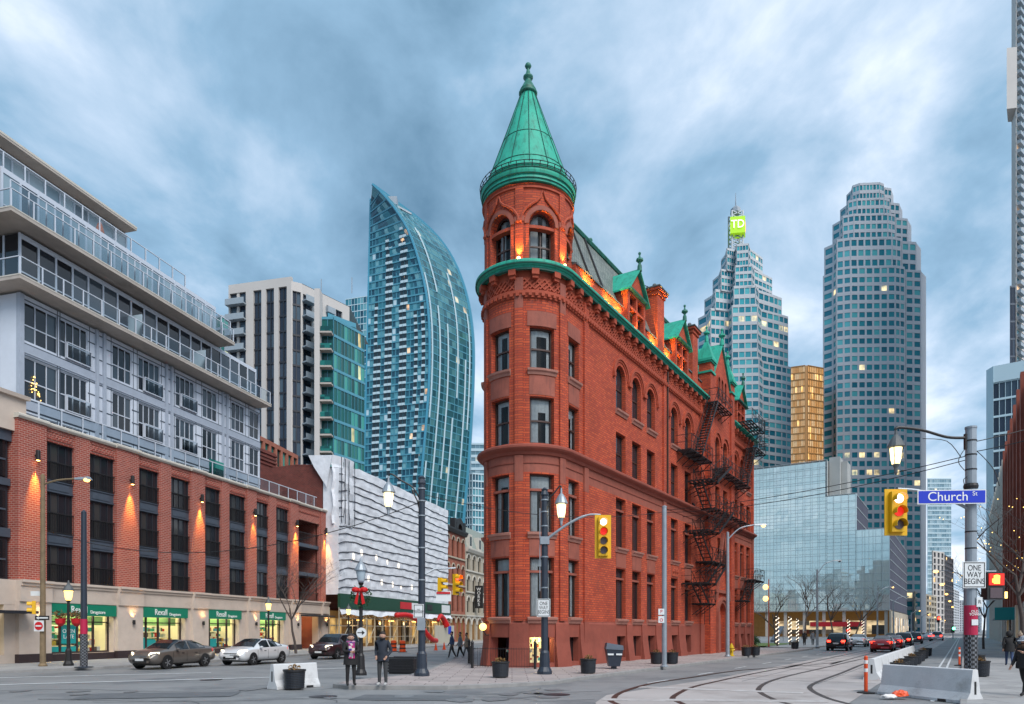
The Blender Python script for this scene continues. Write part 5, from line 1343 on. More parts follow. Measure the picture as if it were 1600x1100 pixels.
mb.hexa([(*c, zb0) for c in c4] + [(*c, zb1) for c in c4]); sg = mb.build('rooftop_sign', 'sign_lime', tw1)
glow('sign_cream', (1.0, 0.97, 0.85), 0.3)
text('sign_letters', 'TD', 5.4, 'sign_cream', sg, (lx.x - hw * .14, lx.y + 3.2, (zb0 + zb1) / 2), rot=(rad(90), 0, math.atan2(-1.0, hw * 1.75)), depth=.1, sx=.85)
glow('sign_orange', (1.0, 0.28, 0.03), 0.8)
mb = MB(); mb.poly(((lx.x + hw * .84, lx.y + 3.95, zb0 + 1.4), (lx.x + hw * 1.13, lx.y + 7.0, zb0 + 1.4), (lx.x + hw * 1.13, lx.y + 7.0, zb1 - 1.4), (lx.x + hw * .84, lx.y + 3.95, zb1 - 1.4))); mb.build('sign_side', 'sign_orange', sg)
# -- broad granite tower (right)
Y = 300
def slab_tiers(tiers, Yc):
    out_ = []
    for i, (x0, x1, ytop) in enumerate(tiers):
        z1 = zpx(ytop, Yc); z0 = 0 if i == len(tiers) - 1 else zpx(tiers[i + 1][2], Yc) - .5
        w = x1 - x0
        pts = [xy(x0, Yc + 9), xy(x0 + .10 * w, Yc + 5.5), xy(x0 + .13 * w, Yc + 2.2), xy(x0 + .27 * w, Yc + .6), xy(x0 + .70 * w, Yc), xy(x0 + .79 * w, Yc + 1.2), xy(x0 + .80 * w, Yc + 3.4), xy(x0 + .95 * w, Yc + 4.2), xy(x1, Yc + 9)]
        out_.append((pts, z0, z1, nz(z0, z1, 3.7), [1, 1, 2, 6, 2, 0, 2, 0], dict(sp=.40, pier=.26, proud=.18)))
    return out_
tower('office_tower', 'broad grey granite tower with rounded corners and rows of teal windows', slab_tiers([(1323, 1396, 286), (1313, 1410, 310), (1301, 1424, 334), (1288, 1439, 371), (1286, 1447, 416)], Y), 'granite_pink', 'office_glass')
# -- gold glass tower between them
Y = 282
gt = tower('gold_tower', 'gold mirrored glass tower between the two granite towers', [([xy(1236, Y), xy(1258, Y - 2), xy(1262, Y - 2), xy(1286.5, Y + 1)], 0, zpx(574), 40, [7, 0, 9], dict(sp=.12, pier=.10, proud=.2))], 'gold_frame', 'gold_glass')
# -- sail-shaped glass tower
Y = 300
st = thing('sail_tower', 'tall blue glass tower with curved sail-shaped roofline', 'tower', (xy(640, Y)[0], Y, 0))
ox, oy = st.location.x, st.location.y
def interp(tab, z):
    for (z0, v0), (z1, v1) in zip(tab, tab[1:]):
        if z0 <= z <= z1: return v0 + (v1 - v0) * (z - z0) / (z1 - z0)
    return tab[0][1] if z < tab[0][0] else tab[-1][1]
def smooth_tab(tab):
    P = catmull([Vector((a, b)) for a, b in tab], 8); return [(p.x, p.y) for p in P]
YL, YE, YR = 306, 296, 318
TABL = [(zpx(984, YL), 566), (zpx(740, YL), 569), (zpx(286, YL), 579.5)]
TABE = smooth_tab([(zpx(984, YE), 640), (zpx(880, YE), 647), (zpx(760, YE), 657), (zpx(680, YE), 664), (zpx(600, YE), 670), (zpx(520, YE), 671), (zpx(460, YE), 666), (zpx(410, YE), 655), (zpx(365, YE), 640), (zpx(330, YE), 620), (zpx(305, YE), 600), (zpx(288, YE), 582)])
TABR = smooth_tab([(zpx(984, YR), 712), (zpx(880, YR), 718), (zpx(760, YR), 729), (zpx(680, YR), 735), (zpx(600, YR), 739), (zpx(530, YR), 739), (zpx(470, YR), 731), (zpx(420, YR), 715), (zpx(380, YR), 692), (zpx(345, YR), 658), (zpx(315, YR), 618), (zpx(300, YR), 598), (zpx(290, YR), 584)])
ztop = zpx(288, YE); NF = 62; fh = ztop / NF
g, gs, fr, fs_, wh, dk, ed = MB(), MB(), MB(), MB(), MB(), MB(), MB()
def LP(z): x, y = xy(interp(TABL, z), YL); return Vector((x - ox, y - oy))
def EP(z): x, y = xy(interp(TABE, z), YE); return Vector((x - ox, y - oy))
def RP(z): x, y = xy(interp(TABR, z), YR); return Vector((x - ox, y - oy))
rs = random.Random(11)
balc = {2: (0, 46), 3: (0, 40), 6: (4, 52), 9: (20, 56), 10: (26, 57), 13: (10, 44), 15: (28, 48), 5: (33, 55)}
NB = 17
for i in range(NF):
    z0, z1 = i * fh, (i + 1) * fh
    l, e0, e1, r0, r1 = LP(z0), EP(z0), EP(z1), RP(z0), RP(z1)
    full = (xy(671, YE)[0] - ox) - l.x
    n = max(1, int(round(NB * (e0.x - l.x) / full)))
    d = (e0 - l); w_ = d.length
    if w_ < .5: continue
    d /= w_; nn = Vector((d.y, -d.x))
    e1p = LP(z1)
    g.poly(((*l, z0), (*e0, z0), (*e1, z1), (*e1p, z1)), [(0, i), (n, i), (n, i + 1), (0, i + 1)])
    obox(fr, l, d, nn, 0, w_, -.05, .25, z0 - .3, z0 + .35)
    for k in range(1, n): obox(fr, l, d, nn, w_ * k / n - .14, w_ * k / n + .14, -.05, .16, z0, z1)
    for k in range(n):
        if rs.random() < .08: obox(wh, l, d, nn, w_ * (k + .1) / n, w_ * (k + .9) / n, -.05, .13, z0 + .35, z1 - .3)
    for k, (f0, f1) in balc.items():
        if f0 <= i <= f1 and k < n - 1:
            a0_, a1_ = w_ * k / n, w_ * (k + 1) / n
            obox(dk, l, d, nn, a0_ + .1, a1_ - .1, -.05, .3, z0 + .35, z1 - .25); obox(wh, l, d, nn, a0_ + .1, a1_ - .1, -.05, .6, z0 - .2, z0 + .85)  # dark boxes stand in for the shade inside recessed balconies
    # curved front: ruled between the two curves
    m = 12; dd = r0 - e0; 
    if dd.length > .8:
        gs.poly(((*e0, z0), (*r0, z0), (*r1, z1), (*e1, z1)), [(50, i), (50 + m, i), (50 + m, i + 1), (50, i + 1)])
        L_ = dd.length; du = dd / L_; nu = Vector((du.y, -du.x)); obox(fs_, e0, du, nu, 0, L_, -.05, .12, z0 - .22, z0 + .18)
        for k in range(1, m): 
            if k % 3: fs_.bar((*(e0 + (r0 - e0) * k / m + nu * .05), z0), (*(e1 + (r1 - e1) * k / m + nu * .05), z1), .13)
for k, (f0, f1) in ((.06, (4, 24)), (.22, (9, 46)), (.40, (22, 44)), (.36, (2, 20)), (.55, (6, 31)), (.62, (34, 52)), (.72, (0, 17)), (.80, (15, 40)), (.25, (48, 57)), (.90, (30, 47)), (.05, (30, 50))):
    pts = []
    for i in range(f0, f1 + 1):
        e_, r_ = EP(i * fh), RP(i * fh); q = e_ + (r_ - e_) * k; du = (r_ - e_).normalized(); pts.append((q.x + du.y * .3, q.y - du.x * .3, i * fh))
    wh.tube(pts, .4, 4)
ed.tube([(*EP(ztop * i / 60), ztop * i / 60) for i in range(61)], .6, 5); ed.tube([(*RP(zpx(290, YR) * i / 60), zpx(290, YR) * i / 60) for i in range(61)], .8, 5); ed.tube([(*LP(ztop * i / 8), ztop * i / 8) for i in range(9)], .5, 4)
g.build('window_panes', 'teal_glass', st, stuff=True); gs.build('curved_glazing', 'sail_glass', st, stuff=True); fr.build('facade_grid', 'tower_frame_teal', st, stuff=True); fs_.build('curved_grid', 'tower_frame_teal', st, stuff=True)
wh.build('white_panels', 'tower_white', st, stuff=True); dk.build('balcony_shade_boxes', 'tower_dark', st, stuff=True); ed.build('edge_trim', 'tower_frame_blue', st)
bk = MB()
for i in range(30):
    z0, z1 = ztop * i / 30, ztop * (i + 1) / 30
    bk.poly(((*RP(z0), z0), (LP(z0).x, LP(z0).y + 22, z0), (LP(z1).x, LP(z1).y + 22, z1), (*RP(z1), z1))); bk.poly(((LP(z0).x, LP(z0).y + 22, z0), (*LP(z0), z0), (*LP(z1), z1), (LP(z1).x, LP(z1).y + 22, z1)))
bk.build('rear_wall', 'tower_frame_blue', st)
mb = MB(); p = EP(zpx(300, YE)); mb.box(p.x + 1.5, p.x + 6, p.y + 4, p.y + 8, ztop - 6, ztop - 2.5); mb.bar((p.x + 2, p.y + 5, ztop - 4), (p.x + 12, p.y + 6, ztop - 9), .5); mb.build('window_cleaning_crane', 'galvanised', st)
# -- beige striped apartment tower with green glass wing
Y = 140
def apt(name, label, pts, z0, z1, nf, bays, kw, fm_, gm_): return tower(name, label, [(pts, z0, z1, nf, bays, kw)], fm_, gm_, back=20)
ztp = zpx(443)
bt = thing('apartment_tower', 'beige apartment tower with dark vertical window stripes and balcony columns', 'tower', (xy(430, 141)[0], 141, 0))
o_ = bt.location
A_, B_, C_, D_ = [Vector((*xy(p, y_),)) - o_.xy for p, y_ in ((357, 142.5), (455, 139.0), (472, 140.0), (546, 150))]
g, f, ba, rl = MB(), MB(), MB(), MB(); nf = 23
def stripes(p0, p1, z1, spans, nfl):
    L = (p1 - p0).length; d = (p1 - p0) / L; n = Vector((d.y, -d.x))
    xs = 0
    for (a, b) in spans:
        obox(f, p0, d, n, L * xs, L * a, -.6, 0, 0, z1); P, Q = p0 + d * L * a - n * .45, p0 + d * L * b - n * .45
        cells(g, P, Q, 0, z1 - 1.5, 2, nfl, int(a * 50)); obox(f, p0, d, n, L * a, L * b, -.6, 0, z1 - 1.8, z1)
        for i in range(nfl): z = i * (z1 - 1.5) / nfl; obox(rl, p0, d, n, L * a, L * b, -.44, -.3, z, z + .35)
        m = p0 + d * L * (a + b) / 2; obox(rl, m, d, n, -.08, .08, -.44, -.28, 0, z1 - 2)
        xs = b
    obox(f, p0, d, n, L * xs, L, -.6, 0, 0, z1)
    return d, n, L
d, n, L = stripes(A_, B_, ztp + .9, [(.02, .28), (.40, .53), (.60, .73), (.80, .93)], nf)
for i in range(nf):
    z = i * (ztp - .5) / nf; obox(ba, A_, d, n, -L * .01, L * .29, -.4, 1.0, z, z + .25); obox(ba, A_, d, n, -L * .01, L * .29, .9, 1.0, z + .25, z + 1.2)
    obox(f, A_, d, n, L * .13, L * .17, -.45, -.1, z, z + 3)
d, n, L = stripes(B_, C_, ztp, [(.12, .88)], nf)
d, n, L = stripes(C_, D_, ztp - .1, [(.02, .20), (.27, .42), (.50, .62), (.70, .84)], nf)
for i in range(nf):
    z = i * (ztp - .5) / nf
    obox(ba, C_, d, n, 0, L * .22, -.4, 1.3, z, z + .25); obox(ba, C_, d, n, 0, L * .22, 1.2, 1.3, z + .25, z + 1.2)
    if i > 17: obox(ba, C_, d, n, L * .48, L * .64, -.4, .8, z, z + 1.2)
cp = MB(); cp.poly([(*p, ztp) for p in (A_, B_, C_, D_, D_ + Vector((0, 20)), A_ + Vector((0, 20)))]); cp.poly(((*(A_ + Vector((0, 20))), 0), (*A_, 0), (*A_, ztp), (*(A_ + Vector((0, 20))), ztp)))
pts = [A_ + Vector((1, 3)), A_ + Vector((11, 2)), A_ + Vector((11, 12)), A_ + Vector((1, 13))]
cp.hexa([(*p, ztp - 1) for p in pts] + [(*p, ztp + 1.6) for p in pts])
cp.build('core', 'beige_concrete', bt); f.build('stone_stripes', 'beige_concrete', bt, stuff=True); g.build('window_panes', 'navy_glass', bt, stuff=True); ba.build('balconies', 'balcony_grey', bt, stuff=True); rl.build('spandrels', 'charcoal_metal', bt, stuff=True)
mb = MB(); mb.bar((*(C_ + Vector((9, 4))), ztp), (*(C_ + Vector((9, 4))), ztp + 3.2), .1); mb.bar((*(C_ + Vector((3, 3))), ztp), (*(C_ + Vector((3, 3))), ztp + 2.4), .1); mb.build('antenna', 'galvanised', bt)
Y = 138
zg = zpx(499)
gw = tower('glass_apartment_block', 'dark green glass apartment block with stacked balconies left of the sail tower', [([xy(503, 137.5), xy(521, 137.5), xy(569, 145.5)], 0, zg, 19, [2, 9], dict(sp=.16, pier=.07, proud=.12)), ([xy(512, 143), xy(538, 146), xy(556, 148)], zg - 1, zg + 3.2, 1, [3, 2], dict(sp=.3, pier=.2, proud=.1))], 'tower_frame_teal', 'green_glass', back=18)
mb = MB(); p0 = V2(xy(503, 137.5)) - gw.location.xy; p1 = V2(xy(521, 137.5)) - gw.location.xy; dd = (p1 - p0).normalized(); nn = Vector((dd.y, -dd.x))
for i in range(19): z = i * zg / 19; obox(mb, p0, dd, nn, 0, (p1 - p0).length, 0, 1.7, z - .2, z + .12)
mb.build('balconies', 'slab_concrete', gw, stuff=True)
mb = MB()
for i in range(19): z = i * zg / 19; obox(mb, p0, dd, nn, 0.1, (p1 - p0).length, 1.55, 1.62, z + .12, z + 1.1)
mb.build('balcony_panels', 'green_glass', gw, stuff=True)
mb = MB(); obox(mb, p0, dd, nn, -1.0, 0, -.5, 1.7, 0, zg + 5); mb.build('edge_pier', 'beige_concrete', gw)
# low brick block with teal windows between the condominium and the beige tower
Y = 105
tower('brick_apartment_block', 'small red brick block with teal windows behind the white condominium', [([xy(400, 100), xy(463, 112)], 0, zpx(694, 104), 9, [7], dict(sp=.2, pier=.35, proud=.3))], 'heritage_brick', 'green_glass', back=10, cat='building')
tower('glass_tower', 'teal glazed tower just left of the beige striped tower', [([xy(322, 190), xy(345, 188), xy(362, 190)], 0, zpx(499, 190), 26, [4, 3], dict(sp=.2, pier=.1, proud=.15))], 'balcony_grey', 'green_glass')
tower('glass_tower', 'pale blue glass tower between green block and sail tower', [([xy(540, 400), xy(582, 395)], 0, zpx(468, 400), 50, [9], dict(sp=.12, pier=.08, proud=.15))], 'tower_white', 'teal_glass')
tower('glass_tower', 'pale banded glass tower far behind the heritage shops', [([xy(722, 420), xy(736, 415), xy(770, 415)], 0, zpx(693, 415), 30, [2, 5], dict(sp=.42, pier=.04, proud=.3))], 'tower_white', 'pale_glass')
tower('glass_tower', 'short bluish tower with fins behind the heritage shops', [([xy(716, 330), xy(738, 325), xy(765, 328)], 0, zpx(742, 328), 22, [6, 6], dict(sp=.2, pier=.2, proud=.3))], 'tower_white', 'teal_glass')
# -- wrapped building under renovation, along the same street front
cell_glass('lit_rooms', [(0.10, 0.06, 0.02), (0.2, 0.12, 0.04)], rough=0.3, lit=0.9, litcol=(1, .6, .18), litstr=0.35)
ws, we = 33.05, 65.4
wr = thing('wrapped_building', 'building under renovation wrapped in white sheeting with green hoarding', 'building', fp(ws, 0), ROTF)
WL, WH = we - ws, 19.4
mb = MB(); mb.box(.05, WL, .3, 14, 0, WH - .5); mb.build('brick_core', 'old_brick', wr)
mb = MB(); mb.poly(((0.04, .3, 13.5), (0.04, 14, 13.5), (0.04, 14, WH - .9), (0.04, 3.5, WH - .3), (0.04, .3, WH - .5))); mb.build('gable_wall', 'old_brick', wr)
mb = MB(); mb.box(.2, 3.4, 8.0, 9.6, WH - 1, WH + 1.9); [mb.box(.1 - .05 * (i % 2), 3.5 + .05 * (i % 2), 7.9 - .05 * (i % 2), 9.7 + .05 * (i % 2), WH + .3 + .4 * i, WH + .5 + .4 * i) for i in range(4)]; mb.build('chimney', 'old_brick', wr)
NX, NZ = 60, 34
def wrapz(u): return WH if u > 5 else WH - .9 + .9 * u / 5
rs = random.Random(3)
vv = []
mb = MB(); z0w = 5.6
def wd(u, z):
    return -1.3 + (.9 * (1 - u / 4.0) ** 2 if u < 4 else 0) * -.3 + .05 * sin(u * 1.1 + z * 1.3) + .022 * sin(u * 3.1 - z * 3.1) + .018 * sin(z * 5.9 + u)
gridp = [[(WL * i / NX, wd(WL * i / NX, z0w + (wrapz(WL * i / NX) - z0w) * j / NZ), z0w + (wrapz(WL * i / NX) - z0w) * j / NZ) for i in range(NX + 1)] for j in range(NZ + 1)]
for j in range(NZ):
    for i in range(NX): mb.poly((gridp[j][i], gridp[j][i + 1], gridp[j + 1][i + 1], gridp[j + 1][i]))
for j in range(NZ): 
    p, q = gridp[j][0], gridp[j + 1][0]; mb.poly(((p[0], .2, p[2]), p, q, (q[0], .2, q[2])))
    p, q = gridp[j][-1], gridp[j + 1][-1]; mb.poly((p, (p[0], 3, p[2]), (q[0], 3, q[2]), q))
for i in range(NX): p, q = gridp[-1][i], gridp[-1][i + 1]; mb.poly((p, q, (q[0], 3.5, q[2] + .5), (p[0], 3.5, p[2] + .5)))
mb.build('sheeting', 'white_wrap', wr, smooth=True)
for k in range(1, 15):
    z = z0w + .92 * k + .13 * sin(k * 12.9)
    mb = MB(); pts = [(WL * i / NX, wd(WL * i / NX, z) - .035, z + .09 * sin(WL * i / NX * (.35 + .05 * (k % 4)) + k * 2.1) + .03 * sin(WL * i / NX * 2.3 + k * 5) + (-.45 * (1 - (WL * i / NX) / 4) ** 2 if WL * i / NX < 4 else 0)) for i in range(NX + 1)]
    mb.tube(pts, .05, 4); mb.build('batten', 'seam_black', wr)
# loose flap folded over the gable end
mb = MB(); fl = [(-.3, -1.0), (1.2, -1.5), (2.2, -1.55), (3.2, -1.5)]
for i in range(3):
    (a, b), (c, d) = fl[i], fl[i + 1]
    for j in range(8):
        za, zb = 12.8 + j * .87, 12.8 + (j + 1) * .87
        w1, w2 = .12 * sin(j * 2 + i), .12 * sin(j * 2 + 2 + i)
        mb.poly(((a, b + w1, za), (c, d + w1, za), (c, d + w2, zb), (a, b + w2, zb)))
mb.poly(((-.3, -1, 19.7), (3.2, -1.5, 19.7), (2.6, 2, 19.9), (-.5, 1.6, 19.8))); mb.poly(((-.3, -1, 19.7), (-.5, 1.6, 19.8), (-.45, 1.0, 18.6), (-.35, -.4, 16.5)))
mb.build('loose_flap', 'white_wrap', wr)
mb = MB(); [mb.tube([(x, -1.72, 12.9), (x + .1 * sin(x * 9), -1.72, 16), (x, -1.72, 19.6)], .04, 4) for x in (.3, 1.1, 1.9, 3.1)]; mb.build('flap_batten', 'seam_black', wr)
mb = MB(); mb.box(0, WL, -1.75, -1.45, 4.2, 5.7); mb.build('hoarding', 'hoarding_green', wr)
mb = MB(); mb.box(14.6, 18.0, -1.79, -1.75, 4.55, 5.4); hs = mb.build('hoarding_sign', 'sign_red', wr); mb = MB(); mb.box(18.0, 22.0, -1.79, -1.75, 4.55, 5.4); mb.build('hoarding_sign', 'sign_white', wr)
text('sign_letters', 'kerrmit', .8, 'sign_black', hs, (20.0, -1.8, 4.97))
mb = MB(); mb.box(23.2, 25.0, -1.79, -1.75, 4.6, 5.4); mb.build('hoarding_sign', 'sign_black', wr)
mb = MB(); mb.box(28.6, 31.8, -1.79, -1.75, 4.4, 5.5); mb.build('hoarding_sign', 'sign_white', wr)
mb = MB()
for i in range(25): 
    a, b = WL * i / 24, WL * (i + 1) / 24
    if i < 24: mb.poly(((a, -1.9 + .12 * sin(i * 2), 3.55 + .15 * sin(i * 1.7)), (b, -1.9 + .12 * sin(i * 2 + 2), 3.55 + .15 * sin(i * 1.7 + 1.7)), (b, -1.6, 4.25), (a, -1.6, 4.25)))
mb.build('tarpaulin', 'white_wrap', wr)
mb = MB()
for i in range(17):
    x = WL * i / 16
    for d in (-1.6, -.5): mb.bar((x, d, 0.13), (x, d, 4.3), .045)
for z in (1.2, 2.4, 3.2): mb.bar((0, -1.6, z), (WL, -1.6, z), .035)
for i in range(32):
    x = WL * i / 32; mb.bar((x, -1.62, 3.2 if i % 2 else 3.8), (x + WL / 32, -1.62, 3.8 if i % 2 else 3.2), .03)
for i in range(0, 16, 3): mb.bar((WL * i / 16, -1.6, .2), (WL * (i + 1) / 16, -1.6, 2.4), .035)
mb.build('scaffolding', 'scaffold_pale', wr)
mb = MB(); mb.box(0, WL, -.1, .29, .1, 4.0); mb.build('ground_floor', 'scaffold_back', wr)
for i in range(9):
    mb = MB(); x = .8 + i * 3.55; mb.box(x, x + 2.3, -.16, -.09, .5 if i % 3 else .12, 3.2); so_ = mb.build('shop_opening', 'pane_dark' if i % 2 else 'lit_rooms', wr); mb = MB(); mb.box(x + 1.08, x + 1.22, -.2, -.16, .5, 3.2); mb.box(x, x + 2.3, -.2, -.16, 2.4, 2.52); mb.build('frame', 'beige_stone', so_)
for x in (6, 14, 21, 28):
    mb = MB(); mb.box(x - .7, x + .7, -.9, -.8, 3.0, 3.1); mb.build('work_light', 'sodium_glow', wr); lamp('work_lamp', 'POINT', (x, -.9, 2.8), 22, (1, .7, .3), wr, .2)
# faint glowing discs on the sheet stand in for lamps behind it
mb = MB()
for (x, z) in ((5.5, 10.4), (9, 10.2), (12, 10.0), (15, 9.8), (3.5, 9.8), (7, 7.7), (10.5, 7.5), (16, 7.3), (13.3, 7.4), (4.8, 8.4), (19, 7.4), (22, 7.3)):
    mb.lathe([(.30, 0), (.22, .02), (.1, .03), (.01, .035)], 10, (0, 0, 0)); nv = 40; mb.v[-nv:] = [(x + v[0], wd(x, z) - .01 - v[2], z + v[1] * 1.3) for v in mb.v[-nv:]]
mb.build('sheet_glow_discs', 'sheet_glow', wr, stuff=True)
# -- heritage shops beyond
def heritage(name, label, s0, s1, h, m, trim, bays, cat='building', floors=3, arch=True, attic=None):
    root = thing(name, label, cat, fp(s0, 0), ROTF); L = s1 - s0
    ops = []; fh = (h - 4.5) / floors
    for i in range(bays):
        c = L * (i + .5) / bays; w = L / bays * .5
        for k in range(floors): ops.append((c - w / 2, c + w / 2, 4.9 + k * fh, 4.9 + k * fh + fh * .72, arch))
        ops.append((c - L / bays * .36, c + L / bays * .36, .3, 3.9, arch))
    mb = MB(); wall(mb, flat, 0, L, 0, h, ops, .35); mb.poly(((L, 0, 0), (L, 12, 0), (L, 12, h), (L, 0, h))); mb.poly(((0, 0, h), (L, 0, h), (L, 12, h), (0, 12, h))); mb.poly(((0, 12, 0), (0, 0, 0), (0, 0, h), (0, 12, h)))
    mb.build('wall', m, root)
    for o in ops:
        mb = MB(); mb.fbox(flat, o[0], o[1], .28, .34, o[2], o[3]); wo = mb.build('window', 'pane_dark' if o[2] > 2 else 'scaffold_back', root)
        if arch:
            a = MB(); r = (o[1] - o[0]) / 2; arch_ring(a, flat, (o[0] + o[1]) / 2, o[3] - r, r, r * 1.35, -.1, .02, 8); a.build('arch_trim', trim, wo)
    for z in [4.3] + [4.7 + fh * k for k in range(1, floors)]: mb = MB(); mb.box(0, L, -.2, .02, z - .12, z + .12); mb.build('string_course', trim, root)
    mb = MB(); mb.sweep(flat, [(.1, h - .3), (-.3, h - .25), (-.55, h + .2), (-.55, h + .45), (.1, h + .5)], [0, L]); mb.build('cornice', attic or trim, root)
    return root
h1 = heritage('heritage_shop', 'red brick heritage shop building with dark arched cornice, next to the wrapped building', 65.5, 76.8, 17.2, 'heritage_brick', 'beige_stone', 5, attic='iron_black')
mb = MB(); arch_ring(mb, flat, 7.6, 17.7, 0.9, 1.8, -.5, .4, 10); mb.build('pediment', 'iron_black', h1)
for (a_, b_, z_) in ((5.0, 5.75, 19.2), (9.45, 10.2, 19.0), (0, .9, 19.5)): mb = MB(); mb.box(a_, b_, -.5, .3, 17.5, z_); mb.build('parapet_block', 'iron_black', h1)
h2 = heritage('heritage_shop', 'beige stone heritage building with green mansard, beside the flatiron', 77.0, 112, 15.0, 'beige_stone', 'cream_trim', 12, floors=3)
mb = MB(); mb.hexa([(0, .2, 15.4), (35, .2, 15.4), (35, 4, 15.4), (0, 4, 15.4), (.4, 1.3, 19.3), (34.6, 1.3, 19.3), (34.6, 4, 19.3), (.4, 4, 19.3)]); mb.build('mansard', 'mansard_green', h2)
for i in range(7):
    mb = MB(); x = 2.5 + i * 5; mb.box(x - .8, x + .8, -.05, 1.4, 15.6, 17.8); dm = mb.build('dormer', 'cream_trim', h2); mb = MB(); mb.box(x - .45, x + .45, -.08, -.05, 15.9, 17.4); mb.build('pane', 'pane_dark', dm)
mb = MB(); mb.box(4.2, 4.4, -1.6, -.2, 5.6, 9.4); vs_ = mb.build('vertical_sign', 'sign_black', h2)
text('sign_letters', 'W\nO\nR\nK\nS', .75, 'lettering_white', vs_, (4.18, -.9, 7.5), rot=(rad(90), 0, rad(-90)), spacing=.85)
# ================================================================ mirrored office building across the park
R0 = Vector((*xy(1390, 190), 0)); ROTM = math.atan2(OW.y, OW.x)
mo = thing('mirrored_office_building', 'stepped office building clad in square mirrored glass panes beyond the park', 'building', R0, ROTM)
BL = [(-8.3, 0.0, 29.5), (-15.6, -8.3, 39.8), (-60.0, -15.6, 50.0)]; ZB, PP = 7.5, 2.0
rs = random.Random(21)
cell_glass('lit_shops', [(0.10, 0.09, 0.07), (0.25, 0.2, 0.14), (0.06, 0.06, 0.06), (0.4, 0.32, 0.22), (0.2, 0.06, 0.04)], rough=0.2, lit=0.5, litcol=(1, .75, .42), litstr=0.5)
mbc = MB()
for a, b, h in BL: mbc.box(a, b - .01, .25, 70 if h < 30 else 30, ZB, h - .1)
mbc.build('core', 'core_concrete', mo)
pm = MB(); pm.box(.03, PP - .03, 0, .06, .03, PP - .03); pme = pm.mesh('pane', 'pane_mirror')
up = MB(); jt = MB(); cnt = 0
for j in range(22):
    z = ZB + j * PP
    for i in range(30):
        x = -PP * (i + 1)
        h = next(hh for a, b, hh in BL if a <= x + 1 <= b)
        if z + PP > h + .6: continue
        if i < 18 and j < 11:
            o = link('pane', pme, mo, (x, rs.uniform(-.004, .004), z)); o.rotation_euler = (rs.uniform(-.006, .006), 0, rs.uniform(-.006, .006)); cnt += 1
        else:
            q = [rs.uniform(-.012, .012) for _ in range(4)]
            up.poly(((x + .03, q[0], z + .03), (x + PP - .03, q[1], z + .03), (x + PP - .03, q[2], z + PP - .03), (x + .03, q[3], z + PP - .03)), [(i + .5, j + .5)] * 4)
up.build('upper_panes', 'mirror_glass', mo, stuff=True)
for a, b, h in BL:
    for x in frange(b, a, PP): jt.box(x - .045, x + .045, -.04, .25, ZB, h)
    for z in frange(ZB, h, PP): jt.box(a, b, -.05, .25, z - .04, z + .04)
jt.build('glazing_grid', 'mirror_joint', mo, stuff=True)
sd = MB(); sb = MB()
for (x, y1, z0, z1) in ((0.02, 70, ZB, 29.4), (-8.28, 30, 29.4, 39.7)):
    n = int((z1 - z0) / 2.6)
    for i in range(n):
        za, zb = z0 + (z1 - z0) * i / n, z0 + (z1 - z0) * (i + 1) / n
        sd.poly(((x, 0, za), (x, y1, za), (x, y1, zb), (x, 0, zb)), [(0, i), (24, i), (24, i + 1), (0, i + 1)]); sb.box(x, x + .12, 0, y1, zb - .14, zb)
sd.build('side_glazing', 'dark_band_glass', mo, stuff=True); sb.build('side_bands', 'mirror_joint', mo, stuff=True)
mb = MB(); mb.box(-15.4, -12.6, 2.5, 12, 30, 51.0); mb.box(-12.55, -11.0, 5, 12, 30, 50.0); mb.build('lift_core', 'core_concrete', mo)
mb = MB(); mb.box(-60, -.5, 4, 20, 0, ZB); mb.build('ground_floor', 'scaffold_back', mo)
for i in range(8):
    mb = MB(); x = -.9 - i * 5.2; mb.box(x - .4, x + .4, .6, 1.4, 0, ZB); mb.build('column', 'cream_stone', mo)
mb = MB(); mb.box(-60, 0, 0, 4, ZB - .3, ZB - .02); mb.build('soffit', 'slab_concrete', mo)
mb = MB(); mb.box(-20.0, -6.5, -.4, .2, 2.9, 4.2); mb.build('shop_awning', 'sign_red', mo)
mb = MB(); mb.box(-30, -.8, 3.8, 3.95, .8, 4.6); mb.u = [[(k * 3.1, k), (k * 3.1 + 9, k), (k * 3.1 + 9, k + 3), (k * 3.1, k + 3)] for k in range(len(mb.f))]; mb.build('shop_window', 'lit_shops', mo)
for y in (4, 14, 24, 34, 44, 54, 64):
    mb = MB(); mb.box(.1, .5, y, y + 5, 1, 5.5); mb.u = [[(k * 3.1 + y, k), (k * 3.1 + 2 + y, k), (k * 3.1 + 2 + y, k + 2), (k * 3.1 + y, k + 2)] for k in range(len(mb.f))]; mb.build('arcade_window', 'lit_shops', mo)
mb = MB(); mb.box(-.1, .3, 0, 70, 0, ZB - .3); mb.build('arcade_wall', 'beige_stone', mo)
# ================================================================ street canyon in the distance
def row_building(name, label, px0, px1, Y0, Y1, ytop, Yt, nf, bays, fmat, gmat, kw=None, back=20, cat='building'):
    return tower(name, label, [([xy(px0, Y0), xy(px1, Y1)] if not isinstance(bays, list) else [xy(px0, Y0), xy((px0 + px1) / 2, min(Y0, Y1)), xy(px1, Y1)], 0, zpx(ytop, Yt), nf, bays if isinstance(bays, list) else [bays], kw or dict(sp=.4, pier=.3, proud=.4))], fmat, gmat, back=back, cat=cat)
row_building('stone_building', 'low beige stone building past the mirrored office building', 1428, 1462, 300, 345, 925, 300, 7, 8, 'beige_stone', 'dark_office')
row_building('glass_tower', 'pale glass tower with lit floors behind the street sign', 1449, 1486, 470, 470, 748, 470, 34, 10, 'tower_white', 'pale_glass', dict(sp=.3, pier=.06, proud=.2), cat='tower')
row_building('concrete_tower', 'narrow pale concrete tower with dark windows down the street', 1456, 1474, 360, 368, 862, 362, 13, 3, 'beige_concrete', 'dark_office', dict(sp=.25, pier=.45, proud=.5), cat='tower')
